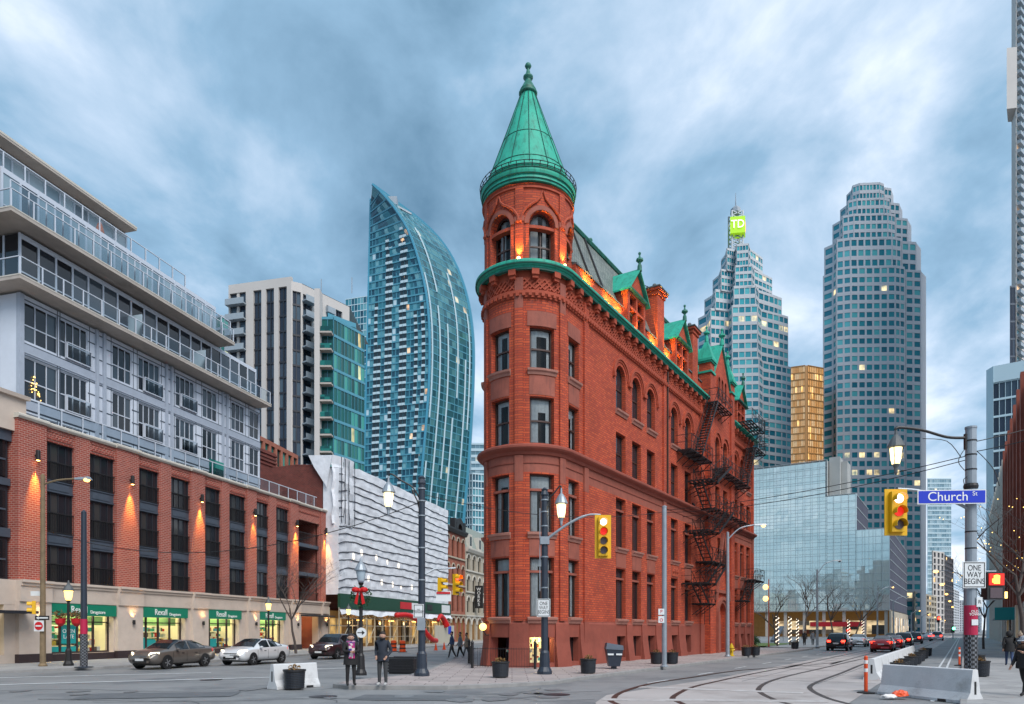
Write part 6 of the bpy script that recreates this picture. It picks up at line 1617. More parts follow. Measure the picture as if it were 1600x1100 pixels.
row_building('concrete_tower', 'dark purplish slab tower down the street', 1473.5, 1489, 372, 400, 868, 376, 16, 5, 'dark_plinth', 'dark_office', dict(sp=.35, pier=.3, proud=.3), cat='tower')
row_building('office_block', 'slim grey block halfway down the street canyon', 1488, 1498, 520, 560, 920, 520, 16, 4, 'granite_grey', 'navy_glass')
row_building('office_block', 'farthest dark block closing the street canyon', 1496, 1512, 800, 800, 938, 800, 18, 5, 'granite_pink', 'navy_glass')
row_building('office_block', 'distant bluish block at the right of the canyon', 1506, 1534, 640, 560, 946, 600, 10, 6, 'granite_pink', 'pale_glass')
# right-hand street wall
def right_block(name, label, s0, s1, h, cat='building', off=17.6):
    return thing(name, label, cat, wp(s1, off), math.atan2(-DW.y, -DW.x))
rb = right_block('columned_building', 'rust red building with tall brick columns on the right street side', 56, 99, 27.5)
L = 99 - 30
mb = MB(); mb.box(0, L, 1.0, 15, 0, 26.5); mb.build('wall', 'dark_plinth', rb)
for i in range(12):
    x = 1 + i * (L - 2) / 11
    mb = MB(); mb.box(x - .55, x + .55, 0, 1.05, 4.6, 27.5); mb.build('column', 'rust_steel', rb)
    mb = MB(); mb.box(x - .65, x + .65, -.1, 1.05, 0, 4.6); mb.build('column_base', 'cream_stone', rb)
    if i < 11:
        x2 = x + (L - 2) / 11
        for z in (5.2, 9.0, 12.8, 16.6, 20.4, 24.0): mb = MB(); mb.box(x + .6, x2 - .6, .75, 1.0, z, z + 2.5); mb.build('window', 'pane_dark', rb)
        mb = MB(); mb.box(x + .7, x2 - .7, .8, 1.0, .5, 3.6); mb.build('shop_window', 'shop_wall' if i in (2, 5, 8) else 'pane_dark', rb)
mb = MB(); mb.box(0, L, .9, 1.08, 4.3, 5.0); mb.build('fascia', 'charcoal_metal', rb)
mb = MB(); mb.box(28, 28.2, -1.8, .2, 3.1, 4.5); hb = mb.build('hanging_sign', 'sign_teal', rb)
text('sign_letters', '52', .95, 'lettering_white', hb, (27.98, -.8, 3.85), rot=(rad(90), 0, rad(-90)))
mb = MB(); mb.hexa([(14, -1.7, 3.2), (24, -1.7, 3.2), (24, 1, 3.2), (14, 1, 3.2), (14, -.6, 4.3), (24, -.6, 4.3), (24, 1, 4.3), (14, 1, 4.3)]); mb.build('awning', 'charcoal_metal', rb)
rb2 = right_block('pale_building', 'pale stone building with narrow piers farther along the right pavement', 99.5, 160, 40)
mb = MB(); mb.box(0, 60, .6, 15, 0, 27); mb.build('wall', 'beige_concrete', rb2)
for i in range(13):
    mb = MB(); mb.box(i * 4.8, i * 4.8 + 1.3, 0, .65, 0, 27); mb.build('pier', 'cream_trim', rb2)
for i in range(12):
    for k in range(5): mb = MB(); mb.box(i * 4.8 + 1.6, i * 4.8 + 4.5, .52, .6, 5 + k * 3.8, 7.6 + k * 3.8); mb.build('window', 'pane_dark', rb2)
zt3 = zpx(568, 150)
rb3 = tower('glass_office_block', 'white framed dark glass office block at the right edge', [([xy(1541, 154), xy(1552, 151.5)], 0, zt3, 16, [0], {}), ([xy(1552, 152), xy(1640, 146)], 0, zt3 - 3.5, 15, [9], dict(sp=.12, pier=.08, proud=.25)), ([xy(1552, 151.6), xy(1640, 145.6)], zt3 - 3.5, zt3, 1, [0], {})], 'tower_white', 'navy_glass', back=14, cat='building')
Y = 230
tt = tower('residential_tower', 'very tall residential tower with balconies cut by the right picture edge', [([xy(1580.5, 238), xy(1587, 232), xy(1660, 262)], 0, zpx(-160, 232), 84, [0, 16], dict(sp=.22, pier=.10, proud=.3))], 'beige_concrete', 'teal_glass', back=12)
mb = MB(); p0 = V2(xy(1587, 232)) - tt.location.xy; p1 = V2(xy(1660, 262)) - tt.location.xy; dd = (p1 - p0).normalized(); nn = Vector((dd.y, -dd.x))
for i in range(84): z = i * zpx(-160, 232) / 84; obox(mb, p0, dd, nn, .3, 4.6, 0, 1.4, z - .1, z + 1.0)
mb.build('balconies', 'balcony_grey', tt, stuff=True)
mb = MB(); q = V2(xy(1573, 232)) - tt.location.xy; za, zb = zpx(170, 232), zpx(75, 232); qq = [(q.x, q.y), (q.x + 3, q.y - .5), (q.x + 8, q.y + 6), (q.x + 4.6, q.y + 6)]; mb.hexa([(*c_, za) for c_ in qq] + [(*c_, zb) for c_ in qq]); mb.build('sky_terrace', 'beige_concrete', tt)
row_building('office_tower', 'dark navy slab beside the tall residential tower', 1578, 1586, 225, 225, 448, 225, 20, 2, 'slate_metal', 'navy_glass', dict(sp=.1, pier=.1, proud=.1), back=10, cat='tower')
# plain blocks added unseen behind the viewer for the mirrored panes to reflect
for (nm, lab, x0, x1, y0, y1, h) in (('office_block', 'added brown block behind the viewer, reflected in the mirrored panes', -75, -45, -40, -15, 38), ('office_block', 'added low dark block behind the viewer, reflected in the mirrored panes', -112, -80, -60, -20, 22), ('office_block', 'added slim block behind the viewer, reflected in the mirrored panes', -40, -28, -75, -55, 46)):
    r = thing(nm, lab, 'building', ((x0 + x1) / 2, (y0 + y1) / 2, 0)); w, d = (x1 - x0) / 2, (y1 - y0) / 2
    mb = MB(); mb.box(-w, w, -d, d, 0, h); mb.box(-w + 3, w - 6, -d + 3, d - 3, h, h + 4); mb.build('wall', 'old_brick', r)
    g = MB(); [g.box(-w + 1 + i * 3, -w + 3 + i * 3, d, d + .05, 2 + j * 3.6, 4.2 + j * 3.6) for i in range(int(2 * w / 3)) for j in range(int(h / 3.6))]; g.build('windows', 'pane_dark', r, stuff=True)
# ================================================================ street furniture
GP = KH     # pavement height
def lantern(mb, c, k=1.0, lit=True):        # hanging heritage lantern, cap at c, returns glass centre
    x, y, z = c
    mb.lathe([(.03 * k, 0.32 * k), (.05 * k, .1 * k), (.09 * k, .06 * k), (.16 * k, -.04 * k), (.24 * k, -.22 * k), (.27 * k, -.30 * k), (.20 * k, -.33 * k)], 12, (x, y, z))
    mb.lathe([(.10 * k, -.90 * k), (.12 * k, -.86 * k), (.06 * k, -1.0 * k), (.05 * k, -1.15 * k), (.02 * k, -1.22 * k)][::-1], 8, (x, y, z))
    for i in range(4):
        a = pi / 4 + i * pi / 2; mb.bar((x + .21 * k * cos(a), y + .21 * k * sin(a), z - .32 * k), (x + .12 * k * cos(a), y + .12 * k * sin(a), z - .88 * k), .014 * k)
def lantern_glass(mb, c, k=1.0):
    mb.lathe([(.12 * k, -.87 * k), (.16 * k, -.7 * k), (.19 * k, -.34 * k)], 12, c)
def pole_prof(h, r0, r1): return [(r0 * 2.1, 0), (r0 * 2.1, .12), (r0 * 1.5, .3), (r0 * 1.35, .9), (r0, 1.0), (r1, h)]
def lamp_pole(label, px, py, ytop, arm_px, arm_y, group):
    b = gnd(px, py); b.z = GP; Y = b.y
    t = thing('lantern_pole', label, 'street lamp', b, 0, group); h = zat(ytop, Y) - GP
    mb = MB(); mb.lathe(pole_prof(h, .15, .13), 14); mb.lathe([(.15, h), (.17, h + .05), (.12, h + .22), (.16, h + .26), (.03, h + .36)], 10); mb.build('pole', 'pole_blue', t, smooth=False)
    for z in (h - .2, h - .7, h - 1.3, h - 2.6, h - 3.9): mb = MB(); mb.lathe([(.165, z), (.165, z + .05)], 12); mb.build('band', 'galvanised', t)
    ax = (arm_px - px) / FPX * Y; az_ = zat(arm_y, Y) - GP
    mb = MB(); mb.tube(catmull([(0, 0, h - .75), (ax * .25, 0, h - .15), (ax * .6, 0, az_ + .15), (ax * .9, 0, az_ + .42), (ax, 0, az_ + .35)], 5), .035, 6); mb.tube([(0, 0, h - 1.5), (ax * .12, 0, h - .7), (ax * .3, 0, h - .2)], .03, 6); mb.build('arm', 'iron_black', t)
    mb = MB(); lantern(mb, (ax, 0, az_), 1.05); ln = mb.build('lantern', 'galvanised', t)
    mb = MB(); lantern_glass(mb, (ax, 0, az_), 1.05); mb.build('lantern_glass', 'lantern_glow', ln, smooth=True)
    return t, h, Y
def plate(t, name, m, px, py, w, h, base, lines=None, tm='sign_black', size=.2, border=None, d=-.2, tilt=0.0, spacing=.85, sx=1.0):
    """sign plate facing the crossing, centred on pixel px,py at the pole's distance"""
    x = (px - 800) / FPX * base.y - base.x; z = zat(py, base.y) - base.z
    mb = MB(); mb.box(-w / 2, w / 2, -.012, .012, -h / 2, h / 2); o = mb.build(name, m, t, loc=(x, d, z), rotz=tilt)
    if border:
        mb = MB(); b_ = .025
        for (a0_, a1_, c0, c1) in ((-w / 2 + b_, w / 2 - b_, h / 2 - 2 * b_, h / 2 - b_), (-w / 2 + b_, w / 2 - b_, -h / 2 + b_, -h / 2 + 2 * b_), (-w / 2 + b_, -w / 2 + 2 * b_, -h / 2 + 2 * b_, h / 2 - 2 * b_), (w / 2 - 2 * b_, w / 2 - b_, -h / 2 + 2 * b_, h / 2 - 2 * b_)): mb.box(a0_, a1_, -.016, -.012, c0, c1)
        mb.build('sign_border', border, o)
    if lines: text('sign_text', lines, size, tm, o, (0, -.016, 0), depth=.002, spacing=spacing, sx=sx)
    return o
def signal_head(t, x, y, z, lights, w=.62, pitch=.36, rotz=0.0, back=True):
    """yellow signal: backboard, housing, lenses with visors; z is the top"""
    n = len(lights); H = n * pitch + .24
    mb = MB(); mb.box(-w / 2, w / 2, .02, .05, -H, 0) if back else None; mb.box(-w * .3, w * .3, -.14, .02, -H + .1, -.1); o = mb.build('signal_head', 'signal_yellow', t, loc=(x, y, z), rotz=rotz)
    for i, lm in enumerate(lights):
        zc = -.12 - pitch * (i + .5)
        mb = MB(); mb.lathe([(1e-4, 0), (pitch * .36, 0), (pitch * .36, .02)], 16); me = mb.mesh('lens', lm)
        ob = link('lens', me, o, (0, -.145, zc)); ob.rotation_euler = (rad(90), 0, 0)
        mb = MB(); R_ = pitch * .41
        for k in range(12):
            a0_, a1_ = rad(-20) + rad(220) * k / 12, rad(-20) + rad(220) * (k + 1) / 12
            mb.hexa([(R_ * cos(a0_), -.36, zc + R_ * sin(a0_)), (R_ * cos(a1_), -.36, zc + R_ * sin(a1_)), (R_ * cos(a1_), -.14, zc + R_ * sin(a1_)), (R_ * cos(a0_), -.14, zc + R_ * sin(a0_)),
                     (R_ * 1.05 * cos(a0_), -.36, zc + R_ * 1.05 * sin(a0_)), (R_ * 1.05 * cos(a1_), -.36, zc + R_ * 1.05 * sin(a1_)), (R_ * 1.05 * cos(a1_), -.14, zc + R_ * 1.05 * sin(a1_)), (R_ * 1.05 * cos(a0_), -.14, zc + R_ * 1.05 * sin(a0_))])
        mb.build('visor', 'signal_yellow', o)
    return o
mat('lens_off', (0.10, 0.07, 0.08), 0.25)
# left lantern pole with the pedestrian sign and a signal arm
t, h, Y = lamp_pole('dark blue lantern pole left of the flatiron with no pedestrian crossing sign', 659, 1061, 757, 607, 757, 'heritage lantern poles')
b = t.location
plate(t, 'sign', 'sign_white', 655, 955, .42, .56, b, 'NO\nPEDESTRIAN\nCROSSING', size=.072, border='sign_black')
mb = MB(); mb.tube([(0, 0, 4.05), (.5, .2, 4.35), (1.35, .3, 4.4)], .04, 6); mb.build('signal_arm', 'galvanised', t)
signal_head(t, .66, .3, 4.1, ['lens_off', 'lens_off'], w=.3, pitch=.26, rotz=rad(75), back=False)
signal_head(t, 1.3, .3, 4.25, ['red_glow', 'lens_off', 'lens_off'], w=.3, pitch=.27, rotz=rad(55), back=False)
plate(t, 'sign', 'sign_white', 692, 931, .62, .42, b, d=.25); plate(t, 'sign_band', 'sign_red', 692, 926, .56, .08, b, d=.22)
mb = MB(); mb.box(-.16, .16, -.22, -.13, 1.85, 2.35); mb.box(.1, .14, -.2, .2, 2.0, 2.2); mb.build('control_box', 'galvanised', t)
# middle lantern pole with mast arm signal
t, h, Y = lamp_pole('dark blue lantern pole in front of the turret carrying a yellow signal arm', 851, 1058, 775, 877, 775, 'heritage lantern poles')
b = t.location
plate(t, 'sign', 'sign_white', 849, 950, .56, .76, b, 'ONE\nWAY\nBEGINS', size=.21, border='sign_black', sx=.78)
za = zat(845, Y) - GP; zb = zat(805, Y) - GP; xa = (938 - 851) / FPX * Y
mb = MB(); mb.tube(catmull([(0, 0, za), (xa * .4, -.1, za + (zb - za) * .62), (xa * .75, -.1, zb - .02), (xa, -.1, zb)], 5), [.055] * 10 + [.04] * 6, 8); mb.box(-.19, .19, -.19, .19, za - .16, za + .16); mb.build('signal_arm', 'galvanised', t)
signal_head(t, (941 - 851) / FPX * Y, -.25, zat(806, Y) - GP, ['white_hot', 'red_dim', 'lens_off', 'lens_off'], w=.68, pitch=.395)
mb = MB(); mb.bar((-.2, -.02, 3.5), (-.2, -.02, 7.0), .025); mb.build('conduit', 'galvanised', t)
# right corner pole
b = Vector(((1517 - 800) / FPX * 22, 22, GP)); Y = 22.0
t = thing('signal_pole', 'grey steel signal pole with blue Church St sign at the right corner', 'signal pole', b)
h = zat(670, Y) - GP; Z = lambda py: zat(py, Y) - GP; Xp = lambda px: (px - 1517) / FPX * Y
mb = MB(); mb.lathe([(.24, 0), (.24, .1), (.17, .2), (.155, h), (.17, h), (.17, h + .06), (.05, h + .09)], 16); mb.build('pole', 'galvanised', t)
mb = MB(); [mb.lathe([(.168, Z(y)), (.168, Z(y) + .04)], 14) for y in (690, 712, 735, 760, 832, 858, 908)]; mb.box(-.2, -.12, -.05, .05, Z(702), Z(678)); mb.lathe([(.19, Z(764)), (.21, Z(760)), (.19, Z(756))], 14); mb.build('clamp', 'iron_black', t)
mb = MB(); mb.tube(catmull([(-.1, 0, Z(684)), (Xp(1480), 0, Z(683)), (Xp(1440), 0, Z(672)), (Xp(1405), 0, Z(668)), (Xp(1399), 0, Z(672))], 6), .045, 8); mb.build('lantern_arm', 'iron_black', t)
mb = MB(); lantern(mb, (Xp(1400), 0, Z(684)), .95); ln = mb.build('lantern', 'lead_grey', t)
mb = MB(); lantern_glass(mb, (Xp(1400), 0, Z(684)), .95); mb.build('lantern_glass', 'lantern_glow', ln, smooth=True)
mb = MB(); mb.tube(catmull([(0, 0, Z(798)), (Xp(1492), -.05, Z(786)), (Xp(1440), -.08, Z(769)), (Xp(1400), -.08, Z(765))], 6), .05, 8); mb.build('signal_arm', 'galvanised', t)
signal_head(t, Xp(1395), -.2, Z(766), ['white_hot', 'red_dim', 'lens_off'], w=.70, pitch=.40)
o = plate(t, 'street_sign', 'white_paint', 1480, 778.5, 2.04, .44, b, d=-.22, tilt=rad(-4)); mb = MB(); mb.box(-.99, .99, -.018, -.012, -.19, .19); mb.build('sign_face', 'sign_blue', o)
text('sign_text', 'Church', .40, 'lettering_white', o, (-.12, -.022, 0), depth=.002); text('sign_text', 'St', .19, 'lettering_white', o, (.68, -.022, .09), depth=.002)
for o_ in o.children:
    pass
plate(t, 'sign', 'sign_white', 1515.5, 899, .70, .82, b, 'ONE\nWAY\nBEGINS', size=.245, border='sign_black', sx=.80)
plate(t, 'sign', 'sign_white', 1524, 941, .18, .3, b, 'R', size=.16, d=-.19)
mb = MB(); mb.lathe([(.188, Z(992)), (.188, Z(946))], 18); po = mb.build('poster_wrap', 'magenta_poster', t)
text('poster_text', 'OLD\nTOWN', .11, 'lettering_white', po, (0, -.194, Z(958)), spacing=.85); mb = MB(); mb.box(-.1, .1, -.198, -.185, Z(977), Z(968)); mb.build('poster_mark', 'sign_white', po)
def wrap(t, z0, z1, r=.165):
    mb = MB(); n = 12; m = int((z1 - z0) / .07)
    for j in range(m):
        for i in range(n):
            if (i + j) % 2: continue
            a0_, a1_ = 2 * pi * i / n, 2 * pi * (i + 1) / n; za, zb = z0 + (z1 - z0) * j / m, z0 + (z1 - z0) * (j + 1) / m
            mb.poly(((r * cos(a0_), r * sin(a0_), za), (r * cos(a1_), r * sin(a1_), za), (r * cos(a1_), r * sin(a1_), zb), (r * cos(a0_), r * sin(a0_), zb)))
    mb.build('checked_wrap', 'pattern_wrap', t, stuff=True)
    mb = MB(); mb.lathe([(r - .004, z0), (r - .004, z1)], 16); mb.build('wrap_sleeve', 'sign_black', t)
wrap(t, .25, Z(992), .185)
mb = MB(); mb.tube([(.1, 0, Z(893)), (.75, -.05, Z(893))], .025, 6); mb.tube([(.1, 0, Z(937)), (.75, -.05, Z(937))], .025, 6); mb.build('signal_bracket', 'galvanised', t)
mb = MB(); mb.box(Xp(1536), Xp(1563), -.2, .1, Z(937), Z(895)); ps = mb.build('pedestrian_signal', 'signal_black', t)
mb = MB(); mb.box(Xp(1538), Xp(1561), -.24, -.2, Z(915), Z(897)); mb.build('signal_face', 'red_dim', ps)
mb = MB(); cx_, cz_ = Xp(1549), Z(906); mb.box(cx_ - .09, cx_ + .09, -.26, -.24, cz_ - .14, cz_ + .03); [mb.box(cx_ - .09 + i * .05, cx_ - .055 + i * .05, -.26, -.24, cz_ + .03, cz_ + .15 - abs(i - 1.5) * .02) for i in range(4)]; mb.box(cx_ - .14, cx_ - .1, -.26, -.24, cz_ - .1, cz_ + .02); mb.build('hand_symbol', 'hand_glow', ps)
mb = MB(); mb.box(Xp(1540), Xp(1559), -.22, -.2, Z(935), Z(919)); mb.build('lower_lens', 'lens_off', ps); mb = MB(); mb.box(Xp(1561), Xp(1569), -.15, .05, Z(935), Z(925)); mb.build('side_lamp', 'amber_glow', ps)
mb = MB()
for pts in ([(1512, 700), (1503, 706), (1496, 722), (1505, 735)], [(1524, 705), (1536, 716), (1552, 736), (1560, 760)], [(1510, 745), (1504, 750), (1506, 760)], [(1440, 686), (1478, 690), (1500, 715)]):
    mb.tube(catmull([(Xp(a), -.05, Z(c)) for a, c in pts], 4), .012, 4)
mb.build('cable', 'iron_black', t)
# plain steel pole and cobra-head lamp by the flatiron
b = gnd(1038, 1046); b.z = 0.0
t = thing('steel_pole', 'plain grey steel pole at the kerb beside the brick facade', 'pole', Vector((b.x, b.y, GP))); Y = b.y
h = zat(797, Y); mb = MB(); mb.lathe([(.2, 0), (.2, .06), (.13, .1), (.12, h), (.13, h), (.13, h + .06), (.05, h + .1)], 12); mb.build('pole', 'galvanised', t)
plate(t, 'sign', 'sign_white', 1032, 956, .3, .3, t.location, 'P', 'sign_red', .24); plate(t, 'sign', 'sign_white', 1032, 968, .3, .34, t.location, 'o', 'sign_red', .34)
def cobra(label, px, py, ytop, lpx, lpy, lit, mat_='galvanised', group='roadside lamps'):
    b = gnd(px, py); Y = b.y; t = thing('street_lamp', label, 'street lamp', Vector((b.x, b.y, GP)), 0, group)
    h = zat(ytop, Y) - GP; mb = MB(); mb.lathe([(.2, 0), (.2, .08), (.14, .15), (.10, h), (.03, h + .05)], 10); mb.build('pole', mat_, t)
    lx, lz = (lpx - px) / FPX * Y, zat(lpy, Y) - GP
    mb = MB(); mb.tube(catmull([(0, 0, h - .5), (lx * .35, 0, h - .5 + (lz - h + .5) * .75), (lx * .8, 0, lz)], 5), .045, 6); mb.build('arm', mat_, t)
    s_ = 1 if lx > 0 else -1
    mb = MB(); mb.hexa([(lx * .78, -.09, lz - .05), (lx + s_ * .35, -.14, lz - .05), (lx + s_ * .35, .14, lz - .05), (lx * .78, .09, lz - .05), (lx * .78, -.06, lz + .05), (lx + s_ * .25, -.09, lz + .10), (lx + s_ * .25, .09, lz + .10), (lx * .78, .06, lz + .05)]); hd = mb.build('lamp_head', 'galvanised', t)
    mb = MB(); mb.ball((lx + s_ * .12, 0, lz - .06), .15, 10, 6, .7); mb.build('lamp_lens', 'sodium_glow' if lit else 'lens_off', hd, smooth=True)
    return t
cobra('lit grey cobra-head lamp at the kerb in front of the flatiron entrance', 1137, 1029, 832, 1190, 820, True)
cobra('unlit tall grey lamp with long arm across the street by the park', 1277, 1013, 890, 1310, 876, False)
cobra('lit short lamp in front of the mirrored office building corner', 1371, 1004, 925, 1394, 917, True)
cobra('lamp without light right of the mirrored office building', 1396, 1002, 938, 1417, 932, False)
for i, (px, py, yt, lx_) in enumerate(((1424, 999, 957, 1436), (1440, 997, 963, 1450), (1452, 996, 967, 1460), (1462, 994.5, 970, 1469), (1471, 993, 972, 1476))):
    cobra(['first', 'second', 'third', 'fourth', 'last'][i] + ' of the small lit lamps receding down the street', px, py, yt, lx_, yt - 3, True, group='lamps receding down the street')
t = cobra('wooden pole with a lit sodium lamp in front of the brick podium', 67, 1045, 742, 132, 748, True, 'wood_pole')
b = t.location
plate(t, 'sign', 'sign_white', 65, 978, .5, .55, b, d=-.2); o = plate(t, 'no_entry_disc', 'sign_red', 65, 978, .1, .1, b, d=-.22)
mb = MB(); mb.lathe([(1e-4, 0), (.21, 0), (.21, .01)], 20); x_ = link('disc', mb.mesh('disc', 'sign_red'), o, (0, 0, 0)); x_.rotation_euler = (rad(90), 0, 0); mb = MB(); mb.box(-.15, .15, -.025, -.015, -.035, .035); mb.build('disc_bar', 'sign_white', o)
o = plate(t, 'one_way_sign', 'sign_black', 70, 965.5, .72, .22, b, d=-.2); mb = MB(); mb.box(-.18, .3, -.02, -.013, -.035, .035); mb.poly(((-.3, -.02, 0), (-.16, -.02, -.09), (-.16, -.02, .09))); mb.build('arrow', 'sign_white', o)
signal_head(t, -.45, .1, 3.45, ['lens_off', 'lens_off'], w=.36, pitch=.32, rotz=rad(-60), back=False)
plate(t, 'sign', 'sign_white', 53, 927, .6, .24, b, d=.2)
# slim dark pole with poster sleeve
b = gnd(131, 1047); Y = b.y; t = thing('utility_pole', 'slim dark pole with pink poster and checked sleeve near the drugstore', 'pole', Vector((b.x, b.y, GP)))
h = zat(800, Y) - GP; mb = MB(); mb.lathe([(.42, 0), (.42, .04), (.16, .06), (.12, h), (.03, h + .1)], 14); mb.build('pole', 'pole_blue', t); wrap(t, .06, 1.65, .17)
mb = MB(); mb.lathe([(.165, 1.66), (.165, 2.4)], 14); mb.build('poster_wrap', 'magenta_poster', t)
# acorn post lamps
def acorn(label, p, H, lit, extra=None, k=1.0):
    t = thing('post_lamp', label, 'street lamp', p, 0, 'acorn post lamps')
    hb = H - .95 * k
    mb = MB(); mb.lathe([(.24, 0), (.24, .1), (.17, .25), (.14, .8), (.09, .9), (.065, hb - .1), (.10, hb - .05), (.12, hb)], 12); mb.build('post', 'iron_black', t)
    mb = MB(); mb.lathe([(.10, hb), (.15, hb + .1), (.20, hb + .45), (.21, hb + .5)], 12); g_ = mb.build('globe', 'amber_glow' if lit else 'frosted_glass', t, smooth=True)
    mb = MB(); mb.lathe([(.27, hb + .5), (.26, hb + .55), (.16, hb + .75), (.07, hb + .85), (.05, hb + .95), (.02, hb + 1.05)], 12); mb.build('cap', 'galvanised' if not lit else 'lead_grey', g_)
    return t, hb
def bush(mb, c, r, n, rs, leaf=.09, sz=.6):
    for _ in range(n):
        a, e = rs.uniform(0, 2 * pi), rs.uniform(-1, 1); q = r * rs.uniform(.55, 1.0) ; u = math.sqrt(1 - e * e)
        p = Vector((c[0] + q * u * cos(a), c[1] + q * u * sin(a), c[2] + q * e * sz))
        d1 = Vector((rs.uniform(-1, 1), rs.uniform(-1, 1), rs.uniform(-1, 1))).normalized() * leaf; d2 = Vector((rs.uniform(-1, 1), rs.uniform(-1, 1), rs.uniform(-1, 1))).normalized() * leaf
        mb.poly((p, p + d1, p + d1 + d2, p + d2))
rs = random.Random(9)
t, hb = acorn('lit post lamp with hanging flower baskets beside the wooden pole', gnd(107, 1044) + Vector((0, 0, GP)), 4.35, True)
mb = MB(); [mb.lathe([(.08, hb - 1.35), (.22, hb - 1.2), (.26, hb - .95)], 10, (s_ * .42, 0, 0)) for s_ in (-1, 1)]; mb.bar((-.45, 0, hb - .95), (.45, 0, hb - .95), .025); bk = mb.build('hanging_basket', 'sign_red', t)
mb = MB(); [bush(mb, (s_ * .42, 0, hb - .75), .34, 90, rs) for s_ in (-1, 1)]; mb.build('flowers', 'dry_plants', bk)
acorn('lit post lamp between the second and third drugstore windows', fp(15.2, 5.6, GP), 4.3, True)
acorn('lit post lamp near the far end of the brick podium', fp(27.6, 5.6, GP), 4.2, True)
t, hb = acorn('unlit post lamp with Christmas wreath and red bow by two pedestrians', gnd(564, 1060) + Vector((0, 0, GP)), 4.75, False)
mb = MB()
for i in range(20):
    a = 2 * pi * i / 20; bush(mb, (.33 * cos(a), -.12, hb - .55 + .33 * sin(a)), .14, 14, rs, .06, 1)
w = mb.build('wreath', 'evergreen', t)
mb = MB()
for s_ in (-1, 1): mb.ball((s_ * .17, -.24, hb - .3), .17, 8, 5, .7); mb.hexa([(s_ * .02, -.26, hb - .35), (s_ * .1, -.26, hb - .35), (s_ * .1, -.22, hb - .35), (s_ * .02, -.22, hb - .35), (s_ * .1, -.26, hb - .9), (s_ * .22, -.26, hb - .85), (s_ * .22, -.22, hb - .85), (s_ * .1, -.22, hb - .9)])
mb.ball((0, -.28, hb - .32), .09, 8, 5); mb.build('red_bow', 'red_plastic', w)
mb = MB(); mb.lathe([(1e-4, 0), (.21, 0), (.21, .015)], 18); x_ = link('arrow_sign', mb.mesh('arrow_sign', 'sign_white'), t, (.06, -.18, hb - 2.05)); x_.rotation_euler = (rad(90), 0, 0)
mb = MB(); mb.box(-.1, .1, -.2, -.197, hb - 2.07, hb - 2.03); mb.poly(((.2, -.2, hb - 2.05), (.08, -.2, hb - 1.95), (.08, -.2, hb - 2.15))); mb.build('arrow_mark', 'sign_black', t)
# planters
pmb = MB(); pmb.lathe([(.30, 0), (.30, .03), (.42, .04), (.46, .78), (.50, .80), (.50, .88), (.44, .88), (.42, .80)], 24)
pme = pmb.mesh('tub', 'planter_black')
rmb = MB()
for i in range(9): rmb.tube([((.43 + .004 * i) * cos(2 * pi * k / 20), (.43 + .004 * i) * sin(2 * pi * k / 20), .1 + .075 * i + .03 * sin(2 * pi * k / 20)) for k in range(21)], .014, 4, cap=False)
rme = rmb.mesh('tub_rib', 'pole_blue')
smb = MB(); smb.lathe([(.43, .8), (.2, .83), (1e-3, .84)], 14); sme = smb.mesh('soil', 'soil')
dm = MB(); bush(dm, (0, 0, .95), .3, 80, rs, .07, .4); dme = dm.mesh('dry_growth', 'dry_plants')
def planter(label, p, k=1.0, plants=True):
    k *= .76
    t = thing('planter', label, 'planter', p, rng.uniform(0, 6), 'black ribbed planters'); t.scale = (k, k, k)
    link('tub', pme, t); link('tub_rib', rme, t); link('soil', sme, t)
    if plants: link('dry_growth', dme, t)['kind'] = 'stuff'
    return t
for (lab, px, py, k, z) in (('black ribbed planter beside the short concrete barrier on the left', 460, 1077, 1.0, 0.0), ('black ribbed planter in front of the turret railing', 782, 1064, .95, GP), ('black ribbed planter between the turret and the litter bin', 919, 1057, .95, GP),
    ('planter with orange twigs left of the plain steel pole', 1026, 1041, .95, GP), ('planter just right of the plain steel pole', 1050, 1041, .95, GP), ('left planter of the pair near the far flatiron corner', 1166, 1028, .95, GP), ('right planter of the pair near the far flatiron corner', 1180, 1027, .95, GP), ('lone planter on the park pavement across the side street', 1242, 1016, 1.0, GP)):
    planter(lab, gnd(px, py) + Vector((0, 0, z)), k)
for i, s_ in enumerate((9.5, 11.2, 14.5, 18.0, 22.5, 27, 32, 38)):
    planter(['nearest', 'second', 'third', 'fourth', 'fifth', 'sixth', 'seventh', 'farthest'][i] + ' planter in the row behind the long concrete barrier', wp(s_, 10.5), .9, i % 3 == 0)
planter('planter on the right pavement just behind the checked pole', wp(9.0, 13.4, GP), .95); planter('planter farther along the right pavement edge', wp(17, 13.4, GP), .95, False)
mb = MB(); c = gnd(631, 1052); t = thing('box_planter', 'long black slatted box planter left of the lantern pole', 'planter', c + Vector((0, 0, 0)), rad(-12))
for i in range(5): mb = MB(); mb.box(-.62, .62, -.42, .42, .06 + i * .13, .17 + i * .13); mb.build('slat', 'planter_black', t)
mb = MB(); mb.box(-.58, .58, -.38, .38, 0, .66); mb.build('liner', 'signal_black', t); mb = MB(); mb.box(-.64, .64, -.44, -.36, .7, .76); mb.box(-.64, .64, .36, .44, .7, .76); mb.build('rim', 'planter_black', t)
